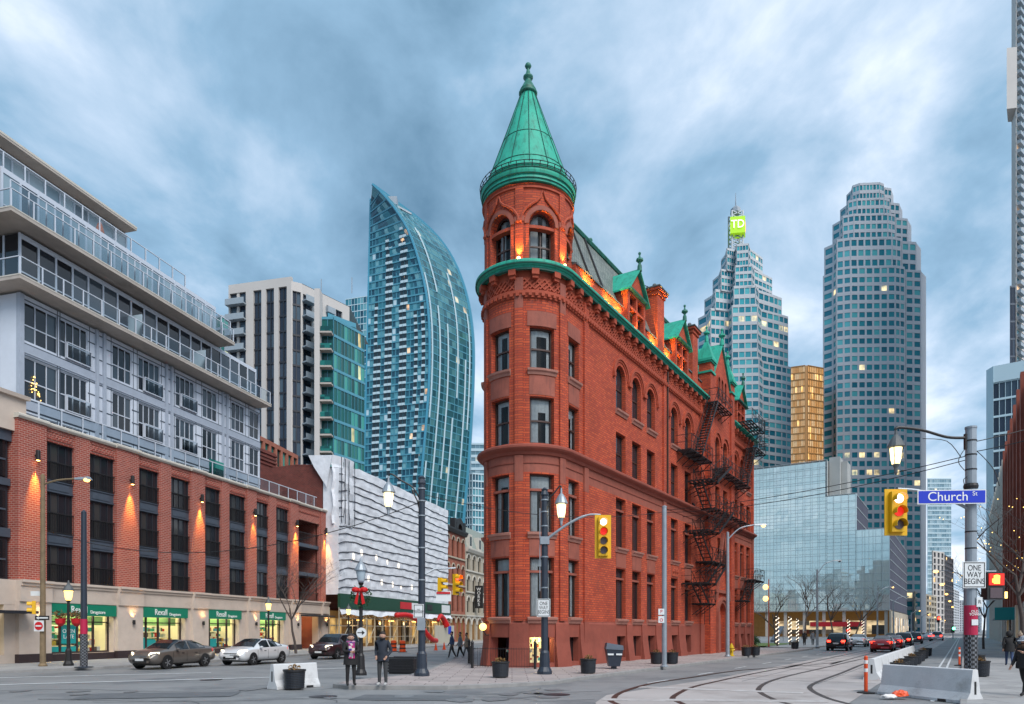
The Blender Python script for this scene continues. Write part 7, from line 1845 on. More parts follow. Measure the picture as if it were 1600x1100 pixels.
# litter bin and hydrant
c = gnd(959, 1049); t = thing('litter_bin', 'grey rounded litter bin on the pavement by the brick facade', 'litter bin', Vector((c.x, c.y, GP)))
mb = MB(); mb.hexa([(-.26, -.28, .12), (.26, -.28, .12), (.26, .28, .12), (-.26, .28, .12), (-.40, -.38, .95), (.40, -.38, .95), (.40, .38, .95), (-.40, .38, .95)]); mb.box(-.12, .12, -.12, .12, 0, .12); mb.build('body', 'pole_blue', t)
mb = MB(); mb.hexa([(-.42, -.40, .95), (.42, -.40, .90), (.42, .40, .90), (-.42, .40, .95), (-.36, -.34, 1.25), (.40, -.36, 1.12), (.40, .36, 1.12), (-.36, .34, 1.25)]); mb.build('lid', 'slate_metal', t)
mb = MB(); mb.box(-.34, -.06, -.40, -.36, .66, .74); mb.box(.06, .34, -.40, -.36, .66, .74); mb.build('label_strip', 'sign_white', t)
c = gnd(1143, 1028); t = thing('fire_hydrant', 'yellow fire hydrant beside the cobra-head lamp', 'hydrant', Vector((c.x, c.y, GP)))
mb = MB(); mb.lathe([(.2, 0), (.2, .06), (.13, .08), (.13, .55), (.18, .57), (.18, .63), (.14, .66), (.12, .78), (.05, .84), (.04, .9), (.01, .92)], 14); mb.build('body', 'hydrant_yellow', t)
mb = MB(); mb.tube([(-.22, 0, .45), (.22, 0, .45)], .06, 8); mb.tube([(0, -.24, .42), (0, 0, .42)], .075, 8); mb.build('outlets', 'hydrant_yellow', t)
# concrete barriers
def jersey(label, p, L, rot, h=.86):
    t = thing('concrete_barrier', label, 'barrier', p, rot, 'concrete barriers')
    prof = [(-.30, 0), (-.30, .08), (-.17, .30), (-.085, h - .02), (-.06, h), (.06, h), (.085, h - .02), (.17, .30), (.30, .08), (.30, 0)]
    mb = MB(); mb.sweep(lambda a, d, z: (a, d, z), prof, [0, L], close=True); mb.build('body', 'barrier_concrete', t)
    for x in (-.004, L): mb = MB(); mb.box(x, x + .004, -.035, .035, .25, .6); mb.build('joint_slot', 'signal_black', t)
    for x in (.25 * L, .75 * L):
        mb = MB(); mb.box(x - .14, x + .14, -.302, .302, .002, .075); mb.build('lifting_slot', 'signal_black', t)
    return t
pa, pb = gnd(1383, 1084), gnd(1524, 1100); d = pb - pa
jersey('large pale concrete barrier in the right foreground', pa, d.length, math.atan2(d.y, d.x), .93)
for i in range(9): jersey(['nearest', 'second', 'third', 'fourth', 'fifth', 'sixth', 'seventh', 'eighth', 'farthest'][i] + ' segment of the long concrete barrier along the tracks', wp(6.6 + i * 3.05, 9.75), 3.0, ROTW, .84)
pa = gnd(425, 1077); jersey('short concrete barrier end standing in the road at the left', pa, 1.7, math.atan2(.9, .75), .84)
def post(label, p, h):
    t = thing('marker_post', label, 'marker post', p, 0, 'orange marker posts'); mb = MB(); mb.lathe([(.055, 0.05), (.055, h), (.03, h + .03)], 12); mb.build('post', 'orange_plastic', t)
    mb = MB(); [mb.lathe([(.058, z), (.058, z + .11)], 12) for z in (h - .22, h - .48)]; mb.build('reflective_band', 'reflective_white', t)
    mb = MB(); mb.lathe([(.26, 0), (.26, .03), (.08, .06)], 14); mb.build('foot', 'rubber', t)
post('orange marker post in front of the long barrier', gnd(1353, 1083), 1.15); post('orange marker post standing in the bike lane', gnd(1499, 1040), 1.0)
rs = random.Random(4)
c = gnd(1400, 1092); t = thing('sandbag', 'crumpled orange and white sandbag lying against the barrier', 'sandbag', c, .1)
def lump(name, m, c, r, sx, sy, sz):
    bm = bmesh.new(); bmesh.ops.create_icosphere(bm, subdivisions=3, radius=r)
    for v in bm.verts: k = 1 + .22 * sin(v.co.x * 23 + v.co.y * 31) * cos(v.co.z * 29 + v.co.x * 17) ; v.co = Vector((v.co.x * sx * k, v.co.y * sy * k, max(-.02, v.co.z * sz * k))) + Vector(c)
    me = bpy.data.meshes.new(name); bm.to_mesh(me); bm.free(); me.materials.append(MATS[m]); o = link(name, me, t); return o
lump('bag', 'orange_plastic', (.12, 0, .1), .2, 1.2, .8, .7); lump('bag_end', 'reflective_white', (-.25, -.05, .06), .17, 1.3, .9, .5)
# iron railing round the basement steps of the turret
t = thing('iron_railing', 'black iron railing round the basement steps at the turret foot', 'railing', gnd(760, 1049) + Vector((0, 0, GP)))
pts = [gnd(733, 1040), gnd(738, 1048), gnd(836, 1049.5), gnd(840, 1043)]
o3 = t.location
for p, q in zip(pts, pts[1:]):
    p = p - o3; q = q - o3; p.z = q.z = 0
    n = max(2, int((q - p).length / .13)); mb = MB()
    for z in (.12, .95): mb.bar(p + Vector((0, 0, z)), q + Vector((0, 0, z)), .018)
    for i in range(n + 1): a = p.lerp(q, i / n); mb.bar(a + Vector((0, 0, .05)), a + Vector((0, 0, 1.02)), .009)
    mb.build('rail_panel', 'iron_black', t)
for p in pts:
    p = p - o3; mb = MB(); mb.lathe([(.07, 0), (.07, 1.2), (.09, 1.24), (.03, 1.34), (.01, 1.4)], 8, (p.x, p.y, 0)); mb.build('newel', 'iron_black', t)
# construction site things
t = thing('debris_chute', 'red fabric debris chute curving down from the scaffolding', 'chute', fp(45, 3.2, 0), ROTF)
mb = MB(); mb.tube(catmull([(0, .8, 3.7), (2, .2, 3.75), (3.6, -.4, 3.2), (4.6, -.8, 2.0), (6.0, -1.2, .9), (7.6, -1.3, .6)], 6), [.3 + .03 * (i % 2) for i in range(31)], 12); mb.build('tube', 'red_plastic', t, smooth=True)
t = thing('red_cover', 'red fabric bundle hanging on the scaffold right of the lantern pole', 'cover', fp(58, 2.6, 2.4), ROTF); mb = MB(); mb.tube(catmull([(0, 0, .8), (1.0, 0, 1.5), (2.2, 0, 1.0), (2.8, -.2, .1)], 5), [.2 + .02 * i for i in range(16)], 10); mb.build('cloth', 'red_plastic', t, smooth=True)
def cone(lab, p, kind='cone'):
    t = thing('traffic_' + kind, lab, 'traffic ' + kind, p, 0, 'construction markers'); mb = MB()
    if kind == 'cone':
        mb.lathe([(.16, .03), (.03, .72), (.02, .74)], 12); mb.build('body', 'orange_plastic', t); mb = MB(); mb.box(-.2, .2, -.2, .2, 0, .03); mb.build('base', 'orange_plastic', t)
    else:
        mb.lathe([(.30, .05), (.26, .5), (.25, 1.0), (.12, 1.04)], 14); mb.build('body', 'orange_plastic', t); mb = MB(); [mb.lathe([(.305 - .04 * z, z), (.30 - .04 * z, z + .12)], 14) for z in (.3, .65)]; mb.build('stripe', 'signal_black', t); mb = MB(); mb.lathe([(.42, 0), (.42, .05)], 14); mb.build('base', 'rubber', t)
cone('orange and black barrel below the red chute', gnd(629, 1019), 'barrel'); cone('orange marker left of the red chute', gnd(615, 1018), 'barrel')
cone('orange cone by the site fence', gnd(681, 1016)); cone('orange cone right of the hanging red bundle', gnd(694, 1015))
t = thing('site_hoarding', 'pale plywood hoarding at the right end of the site', 'hoarding', fp(57, 2.6, 0), ROTF)
for i in range(6): mb = MB(); mb.box(i * 1.25, i * 1.25 + 1.22, 0, .06, .1, 2.6); mb.build('board', 'scaffold_pale', t)
mb = MB(); mb.box(5.0, 6.1, -.06, 0, 1.4, 2.5); mb.build('notice', 'sign_blue', t)
for i, (s_, h_) in enumerate(((60, 7.5), (85, 7.5), (115, 7.5), (150, 7.5), (195, 7.5))):
    t = thing('street_lamp', ['nearest', 'second', 'middle', 'fourth', 'farthest'][i] + ' lit lamp along the right kerb down the street', 'street lamp', wp(s_, 12.95, GP), math.atan2(-OW.y, -OW.x), 'lamps along the right kerb')
    mb = MB(); mb.lathe([(.16, 0), (.12, .2), (.08, h_)], 8); mb.build('pole', 'galvanised', t); mb = MB(); mb.tube(catmull([(0, 0, h_ - .3), (1.0, 0, h_ + .3), (2.4, 0, h_ + .45)], 4), .045, 6); mb.build('arm', 'galvanised', t)
    mb = MB(); mb.ball((2.5, 0, h_ + .38), .24, 8, 5, .6); mb.build('lamp_lens', 'sodium_glow', t)
# overhead wires
def wire(label, A, B, sag, r=.014, n=14):
    mb = MB(); A, B = Vector(A), Vector(B); pts = [A.lerp(B, i / n) - Vector((0, 0, 4 * sag * (i / n) * (1 - i / n))) for i in range(n + 1)]
    c = A.copy(); mb.tube([p - c for p in pts], r, 5); o = mb.build('overhead_wire', 'iron_black', None, loc=c); tag(o, label, 'wire', 'overhead wires')
wire('upper overhead wire from the corner pole across the flatiron', at(1512, 712, 22), at(1040, 797, 36), .25); wire('lower overhead wire from the corner pole across the flatiron', at(1512, 718, 22), at(1040, 801, 36), .35)
wire('overhead wire between the steel pole and the left lantern pole', at(1036, 800, 36), at(660, 772, 28.6), .55)
wire('overhead wire from the left lantern pole to the wooden pole', at(656, 785, 28.6), at(78, 832, 36), 1.5, .018)
wire('overhead wire running off to the right of the corner pole', at(1522, 706, 22), at(1760, 640, 20), .1)
wire('thin overhead wire to the right edge', at(1524, 690, 22), at(1760, 620, 22), .1)
# ================================================================ vehicles
mat('car_glass', (0.012, 0.015, 0.018), 0.04, spec=0.7)
mat('rim_metal', (0.42, 0.43, 0.44), 0.3, metal=0.8)
mat('number_plate', (0.65, 0.66, 0.66), 0.5)
mat('chrome', (0.6, 0.6, 0.6), 0.12, metal=1.0)
for nm, c in (('paint_bronze', (0.13, 0.11, 0.095)), ('paint_white', (0.72, 0.73, 0.74)), ('paint_black', (0.015, 0.015, 0.018)), ('paint_red', (0.55, 0.012, 0.012)), ('paint_maroon', (0.05, 0.022, 0.026)), ('paint_silver', (0.42, 0.43, 0.45))):
    mat(nm, c, 0.28, metal=0.25, coat=0.8)
SEDAN = dict(L=4.65, W=.90, wb=(-1.38, 1.42), wr=.33,
    x=[-2.32, -2.29, -2.12, -1.85, -1.50, -.78, -.2, .28, .74, 1.18, 1.68, 2.02, 2.24, 2.32],
    belt=[.64, .86, .98, 1.0, 1.0, .985, .97, .955, .94, .925, .88, .80, .70, .56],
    top=[.68, .93, 1.08, 1.12, 1.17, 1.42, 1.47, 1.455, 1.28, 1.03, .96, .87, .74, .58],
    hw=[.72, .82, .87, .89, .90, .90, .90, .90, .90, .90, .89, .86, .76, .64],
    rw=[.66, .74, .78, .76, .70, .58, .57, .57, .63, .74, .80, .76, .68, .58], glass=(3, 9))
SUV = dict(L=4.6, W=.93, wb=(-1.35, 1.38), wr=.37,
    x=[-2.30, -2.26, -2.12, -1.85, -1.45, -.7, -.1, .35, .75, 1.10, 1.60, 2.02, 2.24, 2.32],
    belt=[.66, .84, 1.02, 1.06, 1.07, 1.06, 1.05, 1.04, 1.03, 1.02, .98, .90, .78, .60],
    top=[.68, .90, 1.30, 1.58, 1.66, 1.70, 1.71, 1.68, 1.46, 1.13, 1.06, .97, .82, .62],
    hw=[.78, .86, .90, .92, .93, .93, .93, .93, .93, .93, .92, .89, .80, .68],
    rw=[.70, .74, .70, .66, .66, .66, .65, .65, .70, .80, .84, .80, .72, .62], glass=(1, 9))
def car_meshes(sp, key):
    st = []
    for x, b, t_, w, r in zip(sp['x'], sp['belt'], sp['top'], sp['hw'], sp['rw']):
        lo = .26 if abs(x) < 2.1 else .34
        st.append([(x, .0, lo), (x, w * .84, lo), (x, w * .97, lo + .10), (x, w * 1.0, .52 if b > .56 else b * .9), (x, w * .985, b - .05), (x, w * .95, b), (x, r + (w * .95 - r) * .12, t_ - .05 if t_ > b + .12 else b + (t_ - b) * .6), (x, r * .86, t_), (x, 0, t_ + .02)])
    body, glass = MB(), MB(); n = len(st[0])
    for s_ in (1, -1):
        base = len(body.v)
        for ring in st: body.v += [(p[0], p[1] * s_, p[2]) for p in ring]
        for i in range(len(st) - 1):
            for j in range(n - 1):
                q = (base + i * n + j, base + (i + 1) * n + j, base + (i + 1) * n + j + 1, base + i * n + j + 1)
                body.f.append(q if s_ > 0 else q[::-1]); body.u.append(None); body.mi.append(0)
        for i in (0, len(st) - 1):
            q = tuple(base + i * n + j for j in range(n)); body.f.append(q); body.u.append(None); body.mi.append(0)
    g0, g1 = sp['glass']
    def gq(pts, k=.9, o=(0, 0, 0)):
        c = sum((Vector(p) for p in pts), Vector()) / len(pts); glass.poly([c + (Vector(p) - c) * k + Vector(o) for p in pts])
    for s_ in (1, -1):
        S = lambda i, j: Vector((st[i][j][0], st[i][j][1] * s_, st[i][j][2]))
        lo, hi = (4, 8) if key == 'sedan' else (3, 8)
        for (a, b) in ((lo, lo + 2), (lo + 2, hi)):
            pts = [S(i, 5) for i in range(a, b + 1)] + [S(i, 6) for i in range(b, a - 1, -1)]
            gq(pts, .9, (0, .012 * s_, .012))
    def band(i0, i1, k=.93):
        for (a, b) in ((i0, i1),):
            L_ = [Vector(st[a][6]), Vector(st[a][7]), Vector(st[a][8])]; M = [Vector(st[b][6]), Vector(st[b][7]), Vector(st[b][8])]
            full0 = L_ + [Vector((p.x, -p.y, p.z)) for p in reversed(L_[:-1])]; full1 = M + [Vector((p.x, -p.y, p.z)) for p in reversed(M[:-1])]
            for p, q, r, s2 in zip(full0, full0[1:], full1[1:], full1): glass.poly([v + Vector((.02 * (1 if a > 5 else -1), 0, .018)) for v in (p, q, r, s2)])
    band(7, 8); band(8, 9)
    if key == 'sedan': band(4, 5)
    else: band(1, 2); band(2, 3)
    bm_ = body.mesh('body', 'paint_white', smooth=True); gm = glass.mesh('glazing', 'car_glass')
    wm = MB(); r = sp['wr']
    wm.lathe([(r * .55, -.10), (r * .97, -.11), (r, -.07), (r, .07), (r * .97, .11), (r * .55, .10)], 22)
    rim = MB(); rim.lathe([(1e-4, .095), (r * .2, .10), (r * .2, .085), (r * .6, .09), (r * .62, .11)], 22)
    sp_ = MB()
    for k in range(5): a = 2 * pi * k / 5; sp_.hexa([(r * .1 * cos(a + 1), r * .1 * sin(a + 1), .10), (r * .58 * cos(a + .14), r * .58 * sin(a + .14), .10), (r * .58 * cos(a - .14), r * .58 * sin(a - .14), .10), (r * .1 * cos(a - 1), r * .1 * sin(a - 1), .10), (r * .1 * cos(a + 1), r * .1 * sin(a + 1), .118), (r * .58 * cos(a + .14), r * .58 * sin(a + .14), .118), (r * .58 * cos(a - .14), r * .58 * sin(a - .14), .118), (r * .1 * cos(a - 1), r * .1 * sin(a - 1), .118)])
    hub = MB(); hub.lathe([(1e-4, .09), (r * .6, .088)], 20)
    ar = MB(); ar.lathe([(1e-4, 0), (r * 1.13, 0), (r * 1.13, .004)], 22)
    return dict(body=bm_, glass=gm, tyre=wm.mesh('tyre', 'rubber'), rim=sp_.mesh('rim', 'rim_metal'), disc=hub.mesh('brake_disc', 'charcoal_metal'), arch=ar.mesh('wheel_arch', 'signal_black'))
CM = {'sedan': car_meshes(SEDAN, 'sedan'), 'suv': car_meshes(SUV, 'suv')}
PB = {}
def car(label, kind, paint, p, heading, cat, lights_on=True, brake=False, detail=True, group='vehicles in traffic', plate_txt=True):
    sp = SEDAN if kind == 'sedan' else SUV; M = CM[kind]
    t = thing('parked_car' if False else ('sedan' if kind == 'sedan' else 'sport_utility_vehicle'), label, cat, p, math.atan2(heading.y, heading.x), group)
    if (kind, paint) not in PB:
        me = M['body'].copy(); me.materials.clear(); me.materials.append(MATS[paint]); PB[(kind, paint)] = me
    link('body', PB[(kind, paint)], t); link('glazing', M['glass'], t)
    for x in sp['wb']:
        for s_ in (-1, 1):
            w = link('wheel', M['tyre'], t, (x, s_ * (sp['W'] - .10), sp['wr'])); w.rotation_euler = (rad(-90) * s_, 0, 0)
            if detail: link('rim', M['rim'], w); link('brake_disc', M['disc'], w)
            a = link('wheel_arch', M['arch'], t, (x, s_ * (sp['W'] * 1.0 + .003), sp['wr'] + .03)); a.rotation_euler = (rad(-90) * s_, 0, 0)
    zf = sp['belt'][-3] - .06; xf = 2.12
    for s_ in (-1, 1):
        mb = MB(); mb.hexa([(1.95, s_ * .85, zf), (2.27, s_ * .50, zf - .02), (2.24, s_ * .45, zf), (1.9, s_ * .8, zf), (1.93, s_ * .865, zf + .13), (2.2, s_ * .55, zf + .10), (2.15, s_ * .5, zf + .12), (1.85, s_ * .8, zf + .13)]); mb.build('headlight', 'head_glow' if lights_on else 'frosted_glass', t)
        zr = sp['belt'][2] - .14; mb = MB(); mb.hexa([(-2.27, s_ * .45, zr - .05), (-2.31, s_ * .74, zr - .05), (-2.0, s_ * .89, zr - .02), (-2.0, s_ * .5, zr - .02), (-2.26, s_ * .45, zr + .13), (-2.29, s_ * .74, zr + .13), (-1.95, s_ * .895, zr + .13), (-1.95, s_ * .5, zr + .13)]); mb.build('taillight', 'red_glow' if brake else 'red_dim', t)
        if detail: mb = MB(); mb.ball((.78, s_ * (sp['W'] + .07), sp['belt'][8] + .06), .1, 8, 5, .7); mb.build('mirror', paint, t)
    mb = MB(); mb.box(2.26, 2.325, -.42, .42, .36, .50); mb.build('grille', 'signal_black', t)
    for x in (2.335, -2.345): mb = MB(); mb.box(x - .01, x + .01, -.25, .25, .44 if x > 0 else .66, .56 if x > 0 else .78); mb.build('number_plate', 'number_plate', t)
    mb = MB(); mb.box(-2.0, 2.0, -.72, .72, .2, .27); mb.build('underbody', 'signal_black', t)
    if detail:
        mb = MB()
        for s_ in (-1, 1):
            w = sp['W'] * .992 + .006
            for x in (-.95, .02, 1.0): mb.box(x - .006, x + .006, s_ * w - .004, s_ * w + .004, .35, .86)
            for x in (-.75, .22): mb.box(x, x + .18, s_ * w - .012, s_ * w + .012, .78, .81)
        mb.build('door_seam', 'signal_black', t, stuff=True)
        mb = MB()
        for z in (.60, .64, .68): mb.box(2.24, 2.30, -.42, .42, z - .01, z + .012)
        mb.build('grille_bar', 'chrome', t, stuff=True)
    return t
mF = -DF
car('bronze grey sedan with headlights on in front of the drugstore', 'sedan', 'paint_bronze', Vector((-18.0, 37.4, 0)), mF, 'car')
car('white sedan following the bronze grey one past the drugstore', 'sedan', 'paint_white', Vector((-15.1, 41.4, 0)), mF, 'car')
car('dark maroon sport utility vehicle in front of the brick passage', 'suv', 'paint_maroon', Vector((-12.4, 49.5, 0)), mF, 'car', lights_on=True)
def wcar(label, kind, paint, s_, off, brake=True, detail=True): return car(label, kind, paint, wp(s_, off), DW, 'car', True, brake, detail)
wcar('black sport utility vehicle driving away beside the park', 'suv', 'paint_black', 50, 2.7)
wcar('red sedan with brake lights on, nearest on the tracks', 'sedan', 'paint_red', 47.5, 6.7)
wcar('white sedan parked by the park ahead of the black vehicle', 'sedan', 'paint_white', 68, 2.4, False)
wcar('red sedan queuing just ahead of the nearest red one', 'sedan', 'paint_red', 56.5, 6.9)
wcar('black sport utility vehicle farther ahead in the tracks lane', 'suv', 'paint_black', 69, 7.0)
for i, (s_, off, pnt, kd) in enumerate(((92, 7.0, 'paint_maroon', 'suv'), (104, 3.0, 'paint_black', 'sedan'), (118, 7.2, 'paint_silver', 'sedan'), (128, 8.8, 'paint_white', 'suv'), (136, 6.0, 'paint_red', 'sedan'), (150, 3.2, 'paint_black', 'suv'), (165, 8.0, 'paint_silver', 'sedan'), (185, 5.5, 'paint_white', 'sedan'))):
    wcar(['maroon vehicle', 'black sedan by the left kerb', 'silver sedan', 'white vehicle near the barrier', 'distant red sedan', 'distant black vehicle', 'distant silver sedan', 'farthest white sedan'][i] + ' in the queue down the street', kd, pnt, s_, off, True, False)
# signals far down the street
for i, (px, py, m_) in enumerate(((1466, 966, 'red_glow'), (1508, 975, 'red_glow'), (1489, 982, 'green_glow'), (1325, 985, 'red_glow'))):
    Y = 150 if i < 3 else 120
    p = at(px, py, Y); t = thing('traffic_signal', ['red traffic light over the queue of cars', 'red traffic light right of the canyon', 'green traffic light far down the street', 'red lamp among the park trees'][i], 'traffic light', Vector((p.x, p.y, 0)))
    mb = MB(); mb.lathe([(.1, 0), (.08, p.z)], 8); mb.build('pole', 'galvanised', t); mb = MB(); mb.box(-.25, .25, -.2, .2, p.z - .9, p.z + .4); hd = mb.build('head', 'signal_black', t); mb = MB(); mb.ball((0, -.25, p.z), .3, 8, 6); mb.build('lens', m_, hd)
# ================================================================ people
mat('skin', (0.42, 0.24, 0.17), 0.6); mat('hair_dark', (0.025, 0.016, 0.012), 0.7); mat('navy_cloth', (0.022, 0.028, 0.042), 0.85, var=0.2, vscale=4); mat('charcoal_cloth', (0.045, 0.047, 0.05), 0.85, var=0.2, vscale=4)
mat('black_cloth', (0.013, 0.012, 0.013), 0.8, var=0.2, vscale=4); mat('jeans', (0.035, 0.06, 0.13), 0.85, var=0.2, vscale=4); mat('pale_shoe', (0.4, 0.4, 0.4), 0.7); mat('grey_cloth', (0.17, 0.18, 0.2), 0.85, var=0.2); mat('fur_brown', (0.10, 0.06, 0.04), 0.9); mat('cap_grey', (0.35, 0.38, 0.42), 0.8); mat('tan_cloth', (0.35, 0.27, 0.2), 0.85); mat('eye_dark', (0.02, 0.015, 0.012), 0.3); mat('lip', (0.33, 0.12, 0.10), 0.6)
cell_glass('scarf_check', [(0.45, 0.05, 0.16), (0.06, 0.05, 0.22), (0.6, 0.5, 0.5), (0.3, 0.04, 0.2)], rough=0.9, spec=0.1)
def person(label, p, face, h=1.76, coat='navy_cloth', legs='charcoal_cloth', shoes='pale_shoe', hair='hair_dark', pose='stand', coat_len=.0, bulk=1.0, extras=()):
    """one continuous skinned body; face = heading angle (0 looks along +x)"""
    t = thing('person', label, 'person', p, face)
    J = {'pel': (0, 0, .95), 'sp': (0, 0, 1.12), 'ch': (0, 0, 1.32), 'nk': (0, 0, 1.49), 'hd': (.02, 0, 1.60), 'ht': (.02, 0, 1.71)}
    Rr = {'pel': .155, 'sp': .15, 'ch': .165, 'nk': .066, 'hd': .118, 'ht': .10}
    E = [('pel', 'sp', 0), ('sp', 'ch', 0), ('ch', 'nk', 0), ('nk', 'hd', 2), ('hd', 'ht', 2)]
    walk = {'stand': (0, 0), 'walk': (.22, -.24), 'far': (.1, -.1)}[pose]
    for s_, sw in ((1, walk[0]), (-1, walk[1])):
        n = 'L' if s_ > 0 else 'R'
        kz = .50 if sw >= 0 else .48
        J['hp' + n] = (0, .095 * s_, .90); J['kn' + n] = (sw * .5 + .02, .11 * s_, kz); J['an' + n] = (sw if sw >= 0 else sw * 1.2, .115 * s_, .09 if sw >= 0 else .13); J['to' + n] = ((sw if sw >= 0 else sw * 1.2) + .17, .13 * s_, .035 if sw >= 0 else .05)
        Rr.update({'hp' + n: .105, 'kn' + n: .070, 'an' + n: .052, 'to' + n: .042})
        E += [('pel', 'hp' + n, 1), ('hp' + n, 'kn' + n, 1), ('kn' + n, 'an' + n, 1), ('an' + n, 'to' + n, 3)]
        J['sh' + n] = (0, .19 * s_, 1.42); Rr['sh' + n] = .075
        if pose == 'stand' and 'clasp' in extras: el, wr_ = (.06, .25 * s_, 1.17), (.26, .06 * s_, 1.16)
        elif 'phone' in extras and s_ > 0: el, wr_ = (.10, .26, 1.16), (.33, .18, 1.28)
        elif 'pocket' in extras: el, wr_ = (-.08, .27 * s_, 1.14), (.09, .19 * s_, .97)
        else: el, wr_ = (-.04 - sw * .3, .25 * s_, 1.13), (.05 - sw * .6, .26 * s_, .90)
        J['el' + n], J['wr' + n] = el, wr_; Rr['el' + n] = .058; Rr['wr' + n] = .040
        E += [('ch', 'sh' + n, 0), ('sh' + n, 'el' + n, 0), ('el' + n, 'wr' + n, 0)]
        d = (Vector(wr_) - Vector(el)).normalized(); J['pa' + n] = tuple(Vector(wr_) + d * .07); Rr['pa' + n] = .034; E.append(('wr' + n, 'pa' + n, 2))
        side = d.cross(Vector((1, 0, 0))).normalized() if abs(d.x) < .8 else Vector((0, 1, 0))
        for k, (o_, ln) in enumerate(((-.027, .075), (-.009, .085), (.009, .08), (.027, .065))):
            a = Vector(J['pa' + n]) + side * o_ + d * .03; b = a + d * ln * .55; c = b + (d * .6 + Vector((.5, 0, -.2))).normalized() * ln * .45
            for q, v in (('fa', a), ('fb', b), ('fc', c)): J[q + n + str(k)] = tuple(v); Rr[q + n + str(k)] = .0095
            E += [('pa' + n, 'fa' + n + str(k), 2), ('fa' + n + str(k), 'fb' + n + str(k), 2), ('fb' + n + str(k), 'fc' + n + str(k), 2)]
        a = Vector(J['wr' + n]) + d * .02 + Vector((.03, 0, 0)); b = a + d * .05 + Vector((.02, 0, 0)); J['ta' + n], J['tb' + n] = tuple(a), tuple(b); Rr['ta' + n] = .011; Rr['tb' + n] = .009; E += [('wr' + n, 'ta' + n, 2), ('ta' + n, 'tb' + n, 2)]
    names = list(J); idx = {k: i for i, k in enumerate(names)}; kz = h / 1.76
    me = bpy.data.meshes.new('body'); me.from_pydata([tuple(Vector(J[k]) * kz) for k in names], [(idx[a], idx[b]) for a, b, m in E], [])
    o = bpy.data.objects.new('body', me); COL.objects.link(o)
    md = o.modifiers.new('skin', 'SKIN'); md.use_smooth_shade = True
    for k in names:
        v = me.skin_vertices[0].data[idx[k]]; r = Rr[k] * kz * (bulk if k[:2] in ('pe', 'sp', 'ch', 'sh', 'el') else 1)
        v.radius = (r * (1.25 if k in ('pel', 'sp', 'ch') else 1), r * (.82 if k in ('pel', 'sp', 'ch') else 1)); v.use_root = (k == 'pel')
    o.modifiers.new('sub', 'SUBSURF').levels = 2
    dg = bpy.context.evaluated_depsgraph_get(); m2 = bpy.data.meshes.new_from_object(o.evaluated_get(dg)); bpy.data.objects.remove(o)
    m2.materials.clear()
    for m_ in (coat, legs, 'skin', shoes): m2.materials.append(MATS[m_])
    segs = [(Vector(J[a]) * kz, Vector(J[b]) * kz, m_, Rr[a] * kz) for a, b, m_ in E]
    for f in m2.polygons:
        c = f.center; best = (9, 0)
        for a, b, m_, r in segs:
            ab = b - a; u = max(0, min(1, (c - a).dot(ab) / max(1e-9, ab.length_squared))); dist = (c - (a + ab * u)).length - r * .6
            if dist < best[0]: best = (dist, m_)
        mi = best[1]
        if mi in (0, 1) and c.z < (.93 - coat_len) * kz: mi = 1 if c.z < (.93 - coat_len) * kz else 0
        if mi == 1 and c.z > (.93 - coat_len) * kz: mi = 0
        f.material_index = mi; f.use_smooth = True
    b = bpy.data.objects.new('body', m2); COL.objects.link(b); b.parent = t
    hc = Vector((.02, 0, 1.655)) * kz
    mb = MB(); mb.ball((hc.x - .028, 0, hc.z + .040), .094 * kz, 14, 8, .95); mb.build('hair', hair, t, smooth=True) if hair else None
    mb = MB()
    for s_ in (-1, 1): mb.ball((hc.x + .086 * kz, .034 * s_ * kz, hc.z - .02), .011, 6, 4)
    mb.build('eyes', 'eye_dark', t)
    mb = MB(); mb.ball((hc.x + .098 * kz, 0, hc.z - .045), .017, 6, 5, 1.3); mb.build('nose', 'skin', t); mb = MB(); mb.ball((hc.x + .088 * kz, 0, hc.z - .092), .02, 6, 4, .4); mb.build('mouth', 'lip', t)
    mb = MB(); [mb.ball((hc.x - .005, .1 * s_ * kz, hc.z - .035), .022, 6, 4, 1.3) for s_ in (-1, 1)]; mb.build('ears', 'skin', t) if 'nohead' not in extras else None
    if 'beard' in extras: mb = MB(); mb.ball((hc.x + .045, 0, hc.z - .105 * kz), .068, 10, 6, .8); mb.build('beard', 'hair_dark', t, smooth=True)
    if coat_len or 'skirt' in extras:
        z0 = (.93 - max(coat_len, .12)) * kz; mb = MB()
        for i in range(2): pass
        prof = [(.205 * bulk, z0), (.20 * bulk, z0 + .12), (.185 * bulk, 1.0 * kz), (.18 * bulk, 1.12 * kz)]
        n = 18; base = len(mb.v)
        for r_, z in prof: mb.v += [(r_ * .80 * cos(2 * pi * k / n) , r_ * 1.08 * sin(2 * pi * k / n), z + .012 * sin(5 * 2 * pi * k / n)) for k in range(n)]
        for i in range(3):
            for k in range(n): mb.f.append((i * n + k, i * n + (k + 1) % n, (i + 1) * n + (k + 1) % n, (i + 1) * n + k)); mb.u.append(None); mb.mi.append(0)
        mb.build('coat_skirt', coat, t, smooth=True)
    if 'scarf' in extras:
        mb = MB(); mb.tube([(.10 * kz * cos(a) , .11 * kz * sin(a), 1.47 * kz) for a in [2 * pi * i / 14 for i in range(15)]], .05, 8); 
        for s_ in (-1, 1): mb.hexa([(.15, s_ * .05 - .05, .92), (.15, s_ * .05 + .05, .92), (.19, s_ * .05 + .05, .92), (.19, s_ * .05 - .05, .92), (.10, s_ * .05 - .05, 1.46), (.10, s_ * .05 + .05, 1.46), (.16, s_ * .05 + .05, 1.46), (.16, s_ * .05 - .05, 1.46)])
        mb.u = [[(i * 1.7 + .5 + .9 * q, i * 2.3 + 6 * (q // 2)) for q in range(len(f))] for i, f in enumerate(mb.f)]; mb.build('scarf', 'scarf_check', t)
